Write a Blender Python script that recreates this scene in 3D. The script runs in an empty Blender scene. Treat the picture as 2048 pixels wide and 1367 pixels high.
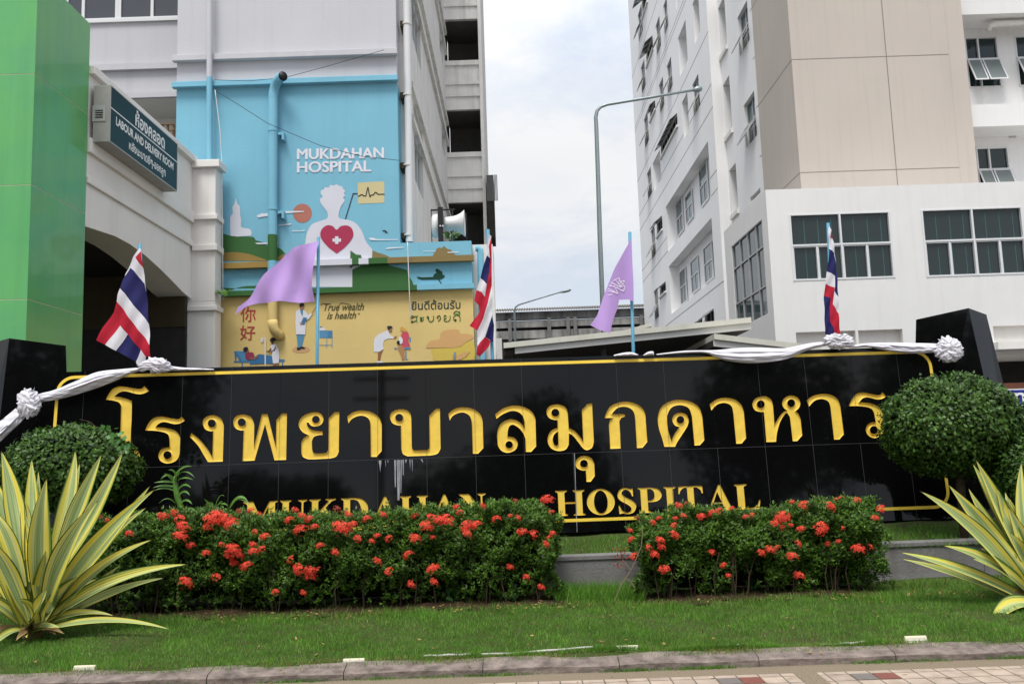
import bpy, bmesh, math, random
import numpy as np
from mathutils import Vector, Matrix
from mathutils.geometry import tessellate_polygon
random.seed(11); RNG = np.random.default_rng(11)
S = bpy.context.scene; COL = S.collection; R = math.radians

# ------------------------------------------------------------------ camera
F = 1711.0; PITCH = 6.72; ROLL = -1.9
CAMP = Vector((0, 0, 1.68))
M3 = Matrix.Rotation(R(90 + PITCH), 3, 'X') @ Matrix.Rotation(R(ROLL), 3, 'Z')
cd = bpy.data.cameras.new('camera'); cam = bpy.data.objects.new('camera', cd); COL.objects.link(cam)
cam.matrix_world = Matrix.Translation(CAMP) @ M3.to_4x4()
cd.sensor_width = 36; cd.lens = F / 2048 * 36; cd.clip_start = .05; cd.clip_end = 3000
S.camera = cam
# ------------------------------------------------------------------ sky and sun
SUN_EL, SUN_AZ = 64, 197      # azimuth of the sun, clockwise from +Y
w = bpy.data.worlds.new("World"); S.world = w; w.use_nodes = True
nt = w.node_tree; N = nt.nodes; L = nt.links; N.clear()
out = N.new('ShaderNodeOutputWorld'); bg = N.new('ShaderNodeBackground'); L.new(bg.outputs[0], out.inputs[0])
sky = N.new('ShaderNodeTexSky'); sky.sky_type = 'NISHITA'; sky.sun_disc = False
sky.sun_elevation = R(SUN_EL); sky.sun_rotation = R(SUN_AZ); sky.air_density = 1.2; sky.dust_density = 2.5
tc = N.new('ShaderNodeTexCoord')
mp = N.new('ShaderNodeMapping'); mp.inputs['Scale'].default_value = (1, 1, 1.9); mp.inputs['Location'].default_value = (.15, .3, .2)
L.new(tc.outputs['Generated'], mp.inputs[0])
n1 = N.new('ShaderNodeTexNoise'); n1.inputs['Scale'].default_value = 4.2; n1.inputs['Detail'].default_value = 7; n1.inputs['Roughness'].default_value = .6; n1.inputs['Distortion'].default_value = .25
L.new(mp.outputs[0], n1.inputs['Vector'])
n2 = N.new('ShaderNodeTexNoise'); n2.inputs['Scale'].default_value = 1.5; n2.inputs['Detail'].default_value = 4
L.new(mp.outputs[0], n2.inputs['Vector'])
r1 = N.new('ShaderNodeValToRGB'); r1.color_ramp.elements[0].position = .40; r1.color_ramp.elements[0].color = (3.7, 4.05, 4.6, 1)
r1.color_ramp.elements[1].position = .58; r1.color_ramp.elements[1].color = (4.8, 4.86, 4.95, 1)
L.new(n1.outputs[0], r1.inputs[0])
r2 = N.new('ShaderNodeValToRGB'); r2.color_ramp.elements[0].position = .3; r2.color_ramp.elements[0].color = (.55, .55, .55, 1)
r2.color_ramp.elements[1].position = .5; r2.color_ramp.elements[1].color = (1, 1, 1, 1)
L.new(n2.outputs[0], r2.inputs[0])
mx = N.new('ShaderNodeMixRGB'); L.new(r2.outputs[0], mx.inputs[0]); L.new(sky.outputs[0], mx.inputs[1]); L.new(r1.outputs[0], mx.inputs[2])
sxz = N.new('ShaderNodeSeparateXYZ'); L.new(tc.outputs['Generated'], sxz.inputs[0])       # an overcast sky is brighter overhead
mrz = N.new('ShaderNodeMapRange'); mrz.inputs['From Min'].default_value = .32; mrz.inputs['From Max'].default_value = .95; mrz.inputs['To Min'].default_value = 1; mrz.inputs['To Max'].default_value = 1.75; L.new(sxz.outputs[2], mrz.inputs[0])
mz = N.new('ShaderNodeVectorMath'); mz.operation = 'SCALE'; L.new(mx.outputs[0], mz.inputs[0]); L.new(mrz.outputs[0], mz.inputs['Scale']); L.new(mz.outputs[0], bg.inputs[0]); bg.inputs[1].default_value = .1
sd = bpy.data.lights.new('sun', 'SUN'); sd.energy = 1.9; sd.angle = R(22); sd.color = (1, .96, .9)
so = bpy.data.objects.new('sun', sd); COL.objects.link(so)
sv = Vector((math.sin(R(SUN_AZ)) * math.cos(R(SUN_EL)), math.cos(R(SUN_AZ)) * math.cos(R(SUN_EL)), math.sin(R(SUN_EL))))
so.rotation_euler = sv.to_track_quat('Z', 'Y').to_euler(); so.location = sv * 60
S.view_settings.view_transform = 'Standard'; S.view_settings.look = 'None'; S.view_settings.gamma = 1
S.view_settings.exposure = 0.9; S.view_settings.use_curve_mapping = False
S.render.engine = 'CYCLES'; S.cycles.max_bounces = 6; S.cycles.transparent_max_bounces = 6
S.cycles.use_denoising = True

# ------------------------------------------------------------------ helpers
def ray(u, v): return M3 @ Vector(((u - 1024) / F, (683.5 - v) / F, -1))
def atY(u, v, Y): d = ray(u, v); return CAMP + d * (Y / d.y)
def atX(u, v, X): d = ray(u, v); return CAMP + d * (X / d.x)
def atZ(u, v, Z): d = ray(u, v); return CAMP + d * ((Z - CAMP.z) / d.z)
def atP(u, v, p, n): d = ray(u, v); return CAMP + d * ((p - CAMP).dot(n) / d.dot(n))
def T(sc, ox, oy): return lambda x, y: (ox + x / sc, oy + y / sc)   # pixel of an enlarged crop -> pixel of the frame

def lin(c):
    if isinstance(c, str): c = [int(c[i:i + 2], 16) / 255 for i in (0, 2, 4)]
    return tuple(((x + .055) / 1.055) ** 2.4 if x > .04045 else x / 12.92 for x in c)
MATS = {}
def mat(name, col, rough=.6, spec=.3, var=0., vscale=3., metal=0., bump=0., bscale=40., streak=0., coat=0., col2=None, isl=False, transl=0., stretch=None):
    if name in MATS: return MATS[name]
    m = bpy.data.materials.new(name); m.use_nodes = True; MATS[name] = m
    nt = m.node_tree; n = nt.nodes; l = nt.links; b = n['Principled BSDF']
    c = lin(col) if isinstance(col, str) else tuple(col)
    b.inputs['Base Color'].default_value = (*c, 1); b.inputs['Roughness'].default_value = rough
    b.inputs['Specular IOR Level'].default_value = spec; b.inputs['Metallic'].default_value = metal
    b.inputs['Coat Weight'].default_value = coat; b.inputs['Coat Roughness'].default_value = .05
    cur = None
    tcn = n.new('ShaderNodeTexCoord')
    if isl:
        g = n.new('ShaderNodeNewGeometry'); rp = n.new('ShaderNodeValToRGB')
        rp.color_ramp.elements[0].color = (*c, 1); rp.color_ramp.elements[1].color = (*(lin(col2) if isinstance(col2, str) else col2), 1)
        l.new(g.outputs['Random Per Island'], rp.inputs[0]); cur = rp.outputs[0]
    if var or col2 and not isl:
        ns = n.new('ShaderNodeTexNoise'); ns.inputs['Scale'].default_value = vscale; ns.inputs['Detail'].default_value = 6; ns.inputs['Roughness'].default_value = .6
        mpn = n.new('ShaderNodeMapping'); l.new(tcn.outputs['Object'], mpn.inputs[0]); l.new(mpn.outputs[0], ns.inputs['Vector'])
        if stretch: mpn.inputs['Scale'].default_value = stretch
        rp = n.new('ShaderNodeValToRGB'); rp.color_ramp.elements[0].position = .32; rp.color_ramp.elements[1].position = .68
        c2 = tuple(x * (1 - var) for x in c) if col2 is None or isl else (lin(col2) if isinstance(col2, str) else col2)
        if cur is None:
            rp.color_ramp.elements[0].color = (*c2, 1); rp.color_ramp.elements[1].color = (*c, 1); cur = None
            l.new(ns.outputs[0], rp.inputs[0]); cur = rp.outputs[0]
        else:
            rp.color_ramp.elements[0].color = (1 - var,) * 3 + (1,); rp.color_ramp.elements[1].color = (1, 1, 1, 1)
            l.new(ns.outputs[0], rp.inputs[0])
            mm = n.new('ShaderNodeMixRGB'); mm.blend_type = 'MULTIPLY'; mm.inputs[0].default_value = 1
            l.new(cur, mm.inputs[1]); l.new(rp.outputs[0], mm.inputs[2]); cur = mm.outputs[0]
    if streak:
        mpn = n.new('ShaderNodeMapping'); mpn.inputs['Scale'].default_value = (3.2, 3.2, .16); l.new(tcn.outputs['Object'], mpn.inputs[0])
        ns = n.new('ShaderNodeTexNoise'); ns.inputs['Scale'].default_value = 1.6; ns.inputs['Detail'].default_value = 7; l.new(mpn.outputs[0], ns.inputs['Vector'])
        rp = n.new('ShaderNodeValToRGB'); rp.color_ramp.elements[0].position = .28; rp.color_ramp.elements[1].position = .5
        rp.color_ramp.elements[0].color = (1 - streak, 1 - streak * 1.03, 1 - streak * 1.12, 1); rp.color_ramp.elements[1].color = (1, 1, 1, 1)
        l.new(ns.outputs[0], rp.inputs[0])
        mm = n.new('ShaderNodeMixRGB'); mm.blend_type = 'MULTIPLY'; mm.inputs[0].default_value = 1
        if cur is None: mm.inputs[1].default_value = (*c, 1)
        else: l.new(cur, mm.inputs[1])
        l.new(rp.outputs[0], mm.inputs[2]); cur = mm.outputs[0]
    if cur is not None: l.new(cur, b.inputs['Base Color'])
    if bump:
        nb = n.new('ShaderNodeTexNoise'); nb.inputs['Scale'].default_value = bscale; nb.inputs['Detail'].default_value = 5
        l.new(tcn.outputs['Object'], nb.inputs['Vector'])
        bm = n.new('ShaderNodeBump'); bm.inputs['Strength'].default_value = bump; bm.inputs['Distance'].default_value = .02
        l.new(nb.outputs[0], bm.inputs['Height']); l.new(bm.outputs[0], b.inputs['Normal'])
    if transl:
        tr = n.new('ShaderNodeBsdfTranslucent'); mxs = n.new('ShaderNodeMixShader'); mxs.inputs[0].default_value = transl
        tr.inputs[0].default_value = (*c, 1)
        if cur is not None: l.new(cur, tr.inputs[0])
        o = n['Material Output']; l.new(b.outputs[0], mxs.inputs[1]); l.new(tr.outputs[0], mxs.inputs[2]); l.new(mxs.outputs[0], o.inputs[0])
    return m

def root_loc(p):
    v = Vector((0, 0, 0))
    while p is not None: v += p.location; p = p.parent
    return v
def link(name, me, parent=None, label=None, cat=None, group=None, kind=None):
    o = bpy.data.objects.new(name, me); COL.objects.link(o)
    if parent is not None: o.parent = parent
    if label: o['label'] = label
    if cat: o['category'] = cat
    if group: o['group'] = group
    if kind: o['kind'] = kind
    return o
def thing(name, label, cat, loc, group=None):
    o = link(name, None, None, label, cat, group); o.location = loc; o.empty_display_size = .1; return o

class MB:
    def __init__(s): s.v = []; s.f = []; s.m = []; s.mats = []
    def mi(s, m):
        if m not in s.mats: s.mats.append(m)
        return s.mats.index(m)
    def face(s, pts, m):
        k = len(s.v); s.v += [tuple(p) for p in pts]; s.f.append(tuple(range(k, k + len(pts)))); s.m.append(s.mi(m)); return s
    def box(s, x0, x1, y0, y1, z0, z1, m, M=None):
        x0, x1 = min(x0, x1), max(x0, x1); y0, y1 = min(y0, y1), max(y0, y1); z0, z1 = min(z0, z1), max(z0, z1)
        P = [(x0, y0, z0), (x1, y0, z0), (x1, y1, z0), (x0, y1, z0), (x0, y0, z1), (x1, y0, z1), (x1, y1, z1), (x0, y1, z1)]
        if M is not None: P = [tuple(M @ Vector(p)) for p in P]
        k = len(s.v); s.v += P; i = s.mi(m)
        for q in ((0, 3, 2, 1), (4, 5, 6, 7), (0, 1, 5, 4), (1, 2, 6, 5), (2, 3, 7, 6), (3, 0, 4, 7)): s.f.append(tuple(k + a for a in q)); s.m.append(i)
        return s
    def hexa(s, P, m):            # eight corners: bottom ring then top ring
        k = len(s.v); s.v += [tuple(p) for p in P]; i = s.mi(m)
        for q in ((0, 3, 2, 1), (4, 5, 6, 7), (0, 1, 5, 4), (1, 2, 6, 5), (2, 3, 7, 6), (3, 0, 4, 7)): s.f.append(tuple(k + a for a in q)); s.m.append(i)
        return s
    def tube(s, path, r, m, n=10, cap=True, rr=None):
        path = [Vector(p) for p in path]; k0 = len(s.v); i = s.mi(m); prev = None
        for j, p in enumerate(path):
            d = (path[min(j + 1, len(path) - 1)] - path[max(j - 1, 0)]).normalized()
            a = prev if prev is not None else (Vector((0, 0, 1)) if abs(d.z) < .9 else Vector((1, 0, 0)))
            u = (a - d * a.dot(d)).normalized(); prev = u; w_ = d.cross(u)
            q = rr[j] if rr else r
            for t in range(n):
                an = 2 * math.pi * t / n; s.v.append(tuple(p + (u * math.cos(an) + w_ * math.sin(an)) * q))
        for j in range(len(path) - 1):
            for t in range(n):
                a = k0 + j * n + t; b = k0 + j * n + (t + 1) % n; s.f.append((a, b, b + n, a + n)); s.m.append(i)
        if cap:
            s.f.append(tuple(k0 + t for t in range(n))[::-1]); s.m.append(i)
            s.f.append(tuple(k0 + (len(path) - 1) * n + t for t in range(n))); s.m.append(i)
        return s
    def prism(s, pts, d, m, m2=None):   # polygon pts (3D, planar) pushed by vector d
        n = len(pts); k = len(s.v); d = Vector(d)
        s.v += [tuple(p) for p in pts] + [tuple(Vector(p) + d) for p in pts]; i = s.mi(m); i2 = s.mi(m2 or m)
        tri = tessellate_polygon([[Vector(p) for p in pts]])
        for t in tri: s.f.append(tuple(k + a for a in t)); s.m.append(i)
        for t in tri: s.f.append(tuple(k + n + a for a in t)[::-1]); s.m.append(i2)
        for a in range(n): s.f.append((k + a, k + (a + 1) % n, k + n + (a + 1) % n, k + n + a)); s.m.append(i2)
        return s
    def poly(s, pts, m):
        k = len(s.v); s.v += [tuple(p) for p in pts]; i = s.mi(m)
        for t in tessellate_polygon([[Vector(p) for p in pts]]): s.f.append(tuple(k + a for a in t)); s.m.append(i)
        return s
    def grid(s, G, m, close=False):
        r, c = len(G), len(G[0]); k = len(s.v); i = s.mi(m)
        for row in G: s.v += [tuple(p) for p in row]
        for a in range(r - 1):
            for b in range(c - 1 + (1 if close else 0)):
                b2 = (b + 1) % c; s.f.append((k + a * c + b, k + a * c + b2, k + (a + 1) * c + b2, k + (a + 1) * c + b)); s.m.append(i)
        return s
    def wall(s, ax, P, a0, a1, z0, z1, holes, m, m2=None, inward=1):
        """wall on plane ax=P, holes (a0,a1,z0,z1,depth) with reveals going inward"""
        A = sorted({a0, a1, *[h[0] for h in holes], *[h[1] for h in holes]}); Z = sorted({z0, z1, *[h[2] for h in holes], *[h[3] for h in holes]})
        A = [a for a in A if a0 <= a <= a1]; Z = [z for z in Z if z0 <= z <= z1]
        pt = (lambda a, q, z: (P + q, a, z)) if ax == 'x' else (lambda a, q, z: (a, P + q, z))
        for i in range(len(A) - 1):
            for j in range(len(Z) - 1):
                ca, cz = (A[i] + A[i + 1]) / 2, (Z[j] + Z[j + 1]) / 2
                if any(h[0] < ca < h[1] and h[2] < cz < h[3] for h in holes): continue
                s.face([pt(A[i], 0, Z[j]), pt(A[i + 1], 0, Z[j]), pt(A[i + 1], 0, Z[j + 1]), pt(A[i], 0, Z[j + 1])], m)
        for h in holes:
            d = h[4] * inward; mm = m2 or m
            for (p, q) in (((h[0], h[2]), (h[1], h[2])), ((h[1], h[2]), (h[1], h[3])), ((h[1], h[3]), (h[0], h[3])), ((h[0], h[3]), (h[0], h[2]))):
                s.face([pt(p[0], 0, p[1]), pt(q[0], 0, q[1]), pt(q[0], d, q[1]), pt(p[0], d, p[1])], mm)
        return s
    def build(s, name, parent=None, smooth=False, label=None, cat=None, group=None, kind=None, weld=False, bevel=0.):
        me = bpy.data.meshes.new(name); L0 = root_loc(parent)
        me.from_pydata([(p[0] - L0.x, p[1] - L0.y, p[2] - L0.z) for p in s.v], [], s.f)
        for m in s.mats: me.materials.append(m)
        me.polygons.foreach_set('material_index', s.m)
        bm = bmesh.new(); bm.from_mesh(me)
        if weld: bmesh.ops.remove_doubles(bm, verts=bm.verts, dist=1e-5)
        bmesh.ops.recalc_face_normals(bm, faces=bm.faces); bm.to_mesh(me); bm.free()
        if smooth: me.polygons.foreach_set('use_smooth', [True] * len(me.polygons))
        me.update(); o = link(name, me, parent, label, cat, group, kind)
        if bevel:
            b = o.modifiers.new('bevel', 'BEVEL'); b.width = bevel; b.segments = 2; b.limit_method = 'ANGLE'; b.angle_limit = R(35)
        return o

def cr(pts, n=6, closed=True):
    """Catmull-Rom through points; (x,y) corner, (x,y,1) smooth"""
    res = []; k = len(pts)
    for i in range(k if closed else k - 1):
        a = pts[i]; b = pts[(i + 1) % k]
        if len(a) == 2 and len(b) == 2: res.append(a[:2]); continue
        p0 = pts[i - 1] if len(a) > 2 and (closed or i > 0) else a; p3 = pts[(i + 2) % k] if len(b) > 2 and (closed or i + 2 < k) else b
        for t in range(n):
            t /= n
            res.append(tuple(.5 * (2 * a[j] + (b[j] - p0[j]) * t + (2 * p0[j] - 5 * a[j] + 4 * b[j] - p3[j]) * t * t + (3 * a[j] - p0[j] - 3 * b[j] + p3[j]) * t ** 3) for j in (0, 1)))
    if not closed: res.append(pts[-1][:2])
    return res
def sm(pts): return [(x, y, 1) for x, y in pts]
def circ(x, y, r, ry=None, n=20): return [(x + r * math.cos(2 * math.pi * i / n), y + (ry or r) * math.sin(2 * math.pi * i / n)) for i in range(n)]

def text_tris(body, size=1., bold=0.):
    """outline of a line of text as triangles in its own plane"""
    cu = bpy.data.curves.new('t', 'FONT'); cu.body = body; cu.size = size; cu.offset = bold; cu.resolution_u = 3
    o = bpy.data.objects.new('t', cu); COL.objects.link(o)
    dg = bpy.context.evaluated_depsgraph_get(); dg.update(); me = o.evaluated_get(dg).to_mesh()
    V = [tuple(v.co) for v in me.vertices]; P = [tuple(p.vertices) for p in me.polygons]
    o.evaluated_get(dg).to_mesh_clear(); bpy.data.objects.remove(o); bpy.data.curves.remove(cu)
    return V, P
def text_mesh(mb, body, fn, m, bold=0., box=None):
    """place text so that its bounding box fills u,v in 0..1 mapped by fn(u,v)->point"""
    V, P = text_tris(body, 1., bold)
    xs = [v[0] for v in V]; ys = [v[1] for v in V]; x0, x1, y0, y1 = min(xs), max(xs), min(ys), max(ys)
    k = len(mb.v); i = mb.mi(m)
    mb.v += [tuple(fn((v[0] - x0) / (x1 - x0), (v[1] - y0) / (y1 - y0))) for v in V]
    for p in P: mb.f.append(tuple(k + a for a in p)); mb.m.append(i)

def leaves(name, pos, tip, side, length, width, mats, parent=None, midx=None, fold=.25, **kw):
    """leaf-shaped quads; pos,tip,side: (N,3) arrays"""
    n = len(pos); L0 = np.array(root_loc(parent)); pos = pos - L0
    length = np.broadcast_to(np.asarray(length, float).reshape(-1, 1), (n, 1)); width = np.broadcast_to(np.asarray(width, float).reshape(-1, 1), (n, 1))
    nr = np.cross(tip, side)
    v = np.empty((n, 4, 3)); v[:, 0] = pos; v[:, 1] = pos + tip * length * .5 + side * width * .5 + nr * width * fold
    v[:, 2] = pos + tip * length; v[:, 3] = pos + tip * length * .5 - side * width * .5 + nr * width * fold
    me = bpy.data.meshes.new(name); me.vertices.add(4 * n); me.vertices.foreach_set('co', v.ravel())
    me.loops.add(4 * n); me.loops.foreach_set('vertex_index', np.arange(4 * n, dtype=np.int32))
    me.polygons.add(n); me.polygons.foreach_set('loop_start', np.arange(0, 4 * n, 4, dtype=np.int32))
    for m in mats: me.materials.append(m)
    if midx is not None: me.polygons.foreach_set('material_index', midx.astype(np.int32))
    me.update(calc_edges=True); me.validate()
    return link(name, me, parent, **kw)
def unit(a): return a / (np.linalg.norm(a, axis=1, keepdims=True) + 1e-9)
def rand_dirs(n): return unit(RNG.normal(size=(n, 3)))
def perp(t): return unit(np.cross(t, rand_dirs(len(t))))

# ------------------------------------------------------------------ materials
WHITE = mat('white_plaster', (.69, .688, .68), .75, .2, var=.05, vscale=.9, streak=.045, bump=.15, bscale=25)
WHITE2 = mat('white_plaster_side', (.80, .795, .79), .75, .2, var=.05, vscale=.5, streak=.035)
LAV = mat('pale_lavender_plaster', (.50, .50, .535), .75, .2, var=.05, vscale=.8, streak=.05, bump=.15, bscale=25)
OLDW = mat('weathered_white_plaster', (.70, .69, .67), .8, .2, var=.12, vscale=2.5, streak=.2)
CREAM = mat('cream_plaster', (.74, .72, .69), .75, .2, var=.05, vscale=1, streak=.06)
TAN = mat('tan_render', (.49, .44, .395), .8, .15, var=.07, vscale=.35, streak=.06)
JOINT = mat('joint_grey', (.22, .20, .18), .9, .1)
GLASS = mat('dark_window_glass', (.018, .03, .032), .06, .45)
GLASSB = mat('blue_green_window_glass', (.03, .065, .075), .05, .38)
ALU = mat('white_aluminium', (.62, .63, .64), .4, .5)
ALUG = mat('grey_aluminium', (.36, .36, .36), .4, .5)
DARK = mat('dark_interior_shade', (.035, .034, .032), .9, .1, var=.3)  # near-black colour stands in for the shade inside openings
DARKB = mat('dark_brown_interior', (.06, .048, .03), .9, .1, var=.2)
GREEN = mat('green_metal_panel', (.11, .40, .10), .25, .5, var=.10, vscale=.55, col2=(.075, .32, .135), coat=.3, streak=.1, bump=.10, bscale=1.3)
GRANITE = mat('black_granite', (.0035, .0035, .004), .045, .3, var=.4, vscale=120)
GOLD = mat('gold_paint', (.78, .55, .075), .42, .4, var=.16, vscale=9)
BLUEP = mat('sky_blue_wall_paint', (.19, .45, .585), .7, .2, var=.07, vscale=.9, bump=.15, bscale=25, streak=.05)
YELP = mat('yellow_wall_paint', (.66, .50, .20), .7, .2, var=.08, vscale=1.2, bump=.15, bscale=25)
CONC = mat('grey_concrete', (.20, .195, .19), .85, .15, var=.25, vscale=4, bump=.3, streak=.2)
GALV = mat('galvanised_steel', (.27, .32, .33), .45, .5, metal=.5, var=.1)
POLEB = mat('blue_pole_paint', (.075, .27, .40), .4, .4, var=.12, vscale=6)
PVC = mat('white_pvc', (.66, .65, .60), .45, .4, var=.1, vscale=6)
BLACKM = mat('black_metal_and_mouth_shade', (.012, .012, .014), .5, .3)
def flat(hexcol, k=.85, rough=.7):
    return mat('paint_' + hexcol, tuple(x * k for x in lin(hexcol)), rough, .2, var=.06, vscale=2)

# ================================================================== GROUND
pav = MB(); pm = mat('paving', '9c8a7a', .8, .25)
nt = pm.node_tree; n = nt.nodes; l = nt.links; bs = n['Principled BSDF']; tcn = n.new('ShaderNodeTexCoord')
bt = n.new('ShaderNodeTexBrick'); bt.offset = 0; bt.squash = 1
for k, v in (('Scale', 1), ('Mortar Size', .006), ('Mortar Smooth', .3), ('Bias', -.2), ('Brick Width', .155), ('Row Height', .155)): bt.inputs[k].default_value = v
bt.inputs['Color1'].default_value = (.42, .335, .27, 1); bt.inputs['Color2'].default_value = (.33, .265, .215, 1); bt.inputs['Mortar'].default_value = (.12, .10, .075, 1)
mpn = n.new('ShaderNodeMapping'); mpn.inputs['Location'].default_value = (.05, .135, 0); l.new(tcn.outputs['Object'], mpn.inputs[0]); l.new(mpn.outputs[0], bt.inputs[0])
nz = n.new('ShaderNodeTexNoise'); nz.inputs['Scale'].default_value = 9; nz.inputs['Detail'].default_value = 8; l.new(tcn.outputs['Object'], nz.inputs[0])
rp = n.new('ShaderNodeValToRGB'); rp.color_ramp.elements[0].position = .3; rp.color_ramp.elements[0].color = (.72, .7, .67, 1); rp.color_ramp.elements[1].position = .6; l.new(nz.outputs[0], rp.inputs[0])
mm = n.new('ShaderNodeMixRGB'); mm.blend_type = 'MULTIPLY'; mm.inputs[0].default_value = 1; l.new(bt.outputs[0], mm.inputs[1]); l.new(rp.outputs[0], mm.inputs[2]); l.new(mm.outputs[0], bs.inputs[0])
GRAVEL = mat('exposed_gravel', (.30, .24, .17), .9, .2, var=.55, vscale=140, bump=.6, bscale=160)
YK = 6.49                                   # front of the kerb
pav.face([(-60, -40, 0), (60, -40, 0), (60, YK - .20, 0), (-60, YK - .20, 0)], pm)
pav.build('pavement', kind='structure')
g = MB(); g.face([(-60, YK - .20, 0), (60, YK - .20, 0), (60, YK + .3, 0), (-60, YK + .3, 0)], GRAVEL)
p = atZ(1614, 1345, .004); g.face([(p.x - .09, YK - .9, .004), (p.x + .07, YK - .9, .004), (p.x + .07, YK - .201, .004), (p.x - .09, YK - .201, .004)], GRAVEL)
p = atZ(800, 1364, .004); g.face([(p.x - 3, YK - .5, .004), (p.x, YK - .5, .004), (p.x, YK - .201, .004), (p.x - 3, YK - .201, .004)], GRAVEL)
g.build('gravel_strip', kind='structure')
RED = mat('red_paver', (.20, .075, .06), .8, .2, var=.2, vscale=20); GREYP = mat('grey_paver', (.17, .15, .14), .8, .2, var=.2, vscale=20)
g = MB()
for ix, m in ((-3, RED), (-2, GREYP)):
    pass
for (u, v, m) in ((935, 1362, RED), (972, 1362, GREYP), (1432, 1351, GREYP), (1474, 1351, RED), (1718, 1344, GREYP), (1762, 1342, RED)):
    p = atZ(u, v, 0); x = math.floor((p.x + .05) / .155) * .155 - .05; y = 40 * .155 - .135
    g.box(x + .006, x + .149, y + .006, y + .149, -.01, .004, m)
g.build('coloured_paver', kind='structure')
# kerb: cast lengths with a worn sloping top
KERB = mat('worn_kerb_concrete', (.25, .205, .18), .9, .15, var=.62, vscale=9, bump=.5, bscale=30, stretch=(1, 1, 3))
kb = MB(); x = -14.0; rr = random.Random(4)
while x < 14:
    ln = rr.choice([.95, 1.0, 1.02]); x1 = x + ln - .006; d = rr.uniform(-.006, .006); pts = []
    n_ = 8
    prof = lambda xx: [(YK + d, -.05), (YK + d + .004 * math.sin(xx * 9), .045 + .004 * math.sin(xx * 7 + 1)), (YK + d + .025, .062 + .004 * math.sin(xx * 5)), (YK + .165, .088 + .005 * math.sin(xx * 6 + 2)), (YK + .18, .02)]
    G = [[(x + (x1 - x) * i / n_, py, pz) for (py, pz) in prof(x + (x1 - x) * i / n_)] for i in range(n_ + 1)]
    kb.grid(G, KERB); kb.poly(G[0], KERB); kb.poly(G[-1], KERB); x += ln
kb.build('kerb', smooth=False, kind='structure')
SOIL = mat('lawn_soil', (.04, .075, .016), .95, .1, var=.5, vscale=8, col2=(.05, .045, .02))
ZL = .10
def lawn_z(x, y):
    return .085 - 1.2 * max(0, 6.64 - y) + .03 * min(1, (y - 6.5) / 1.5) + .012 * math.sin(x * 2.1 + y) + .008 * math.sin(x * 5.3 - y * 3)
gl = MB(); ys = [6.56, 6.60] + [6.63 + .1 * i for i in range(28)]; xs = [-14 + .25 * i for i in range(113)]
gl.grid([[(x, y, lawn_z(x, y)) for x in xs] for y in ys], SOIL); gl.build('lawn', smooth=True, kind='structure')
gg = MB(); gg.face([(-400, 9.2, -.02), (400, 9.2, -.02), (400, 900, -.02), (-400, 900, -.02)], mat('asphalt', (.06, .06, .06), .9, .2, var=.3, vscale=2)); gg.build('courtyard_ground', kind='structure')

# low concrete planter wall behind the hedges, with its raised bed
a = atY(1120, 1112, 9.25); b = atY(1900, 1080, 9.42)
def pw(x, a=a.copy(), b=b.copy()): return (9.25 + (x - a.x) / (b.x - a.x) * .17, a.z + (b.z - a.z) * (x - a.x) / (b.x - a.x))
pl = MB(); x0, x1 = -7.0, 7.0
for (xa, xb) in [(x0 + i * 1.2, x0 + (i + 1) * 1.2 - .004) for i in range(12)]:
    ya, za = pw(xa); yb, zb = pw(xb); za = max(za, .36); zb = max(zb, .36)
    pl.hexa([(xa, ya, -.05), (xb, yb, -.05), (xb, yb + .14, -.05), (xa, ya + .14, -.05), (xa, ya, za - .05), (xb, yb, zb - .05), (xb, yb + .14, zb - .05), (xa, ya + .14, za - .05)], CONC)
    pl.hexa([(xa, ya - .015, za - .05), (xb, yb - .015, zb - .05), (xb, yb + .155, zb - .05), (xa, ya + .155, za - .05), (xa, ya - .015, za), (xb, yb - .015, zb), (xb, yb + .155, zb), (xa, ya + .155, za)], CONC)
pl.build('planter_wall', label='low grey concrete planter wall behind the red flowering hedges', cat='wall', bevel=.008)
def bed_z(x, y): return pw(x)[1] + .0 + .16 * max(0, min(1, (y - 9.55) / .7)) + .01 * math.sin(x * 7)
gl = MB(); ys = [9.40 + .1 * i for i in range(24)]
gl.grid([[(x, y, bed_z(x, y) - .05) for x in xs[24:89]] for y in ys], SOIL); gl.build('planter_soil', smooth=True, kind='structure')

# ================================================================== LEFT HOSPITAL WING WITH MURAL
YM = 18.0
X = lambda u, v, Y: atY(u, v, Y).x
Z = lambda u, v, Y: atY(u, v, Y).z
TA = T(2.734, 420, 100); TB = T(3.531, 420, 460); TC = T(7.062, 430, 590); TD = T(7.062, 700, 590)
wing = thing('hospital_wing', 'pale hospital wing with a painted mural wall and blue drainpipe, left of the sky gap', 'building', (-5, YM, 0))
xL = X(353, 200, YM); xR = X(796.5, 300, YM); xR2 = X(944, 540, YM)
zc1a, zc1b = Z(570, 120, YM), Z(570, 108, YM); zb0, zb1 = Z(612, 171, YM), Z(612, 160, YM)
zt = Z(870, 483.5, YM)
zl1b, zl1t = Z(690, 531.5, YM), Z(690, 520, YM); zl2b, zl2t = Z(700, 586, YM), Z(700, 576, YM)
m = MB(); m.box(xL, xR, YM, YM + .6, zb0, 24, LAV); m.build('wall', wing)
m = MB(); m.box(xL, xR, YM, YM + .6, zt, zb0, BLUEP); m.build('mural_wall', wing)
m = MB(); m.box(xL, xR2, YM, YM + 1.6, zl2b, zt, BLUEP); m.build('mural_wall', wing)
m = MB(); m.box(xL, xR2, YM, YM + 1.6, -.1, zl2b, YELP); m.build('mural_wall', wing)
m = MB(); m.box(xL - .06, xR + .03, YM - .14, YM - .002, zc1a, zc1b, LAV); m.build('cornice', wing, bevel=.01)
m = MB(); m.box(xL - .06, xR + .03, YM - .14, YM - .002, zb0, zb1, BLUEP); m.build('cornice', wing, bevel=.01)
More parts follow.
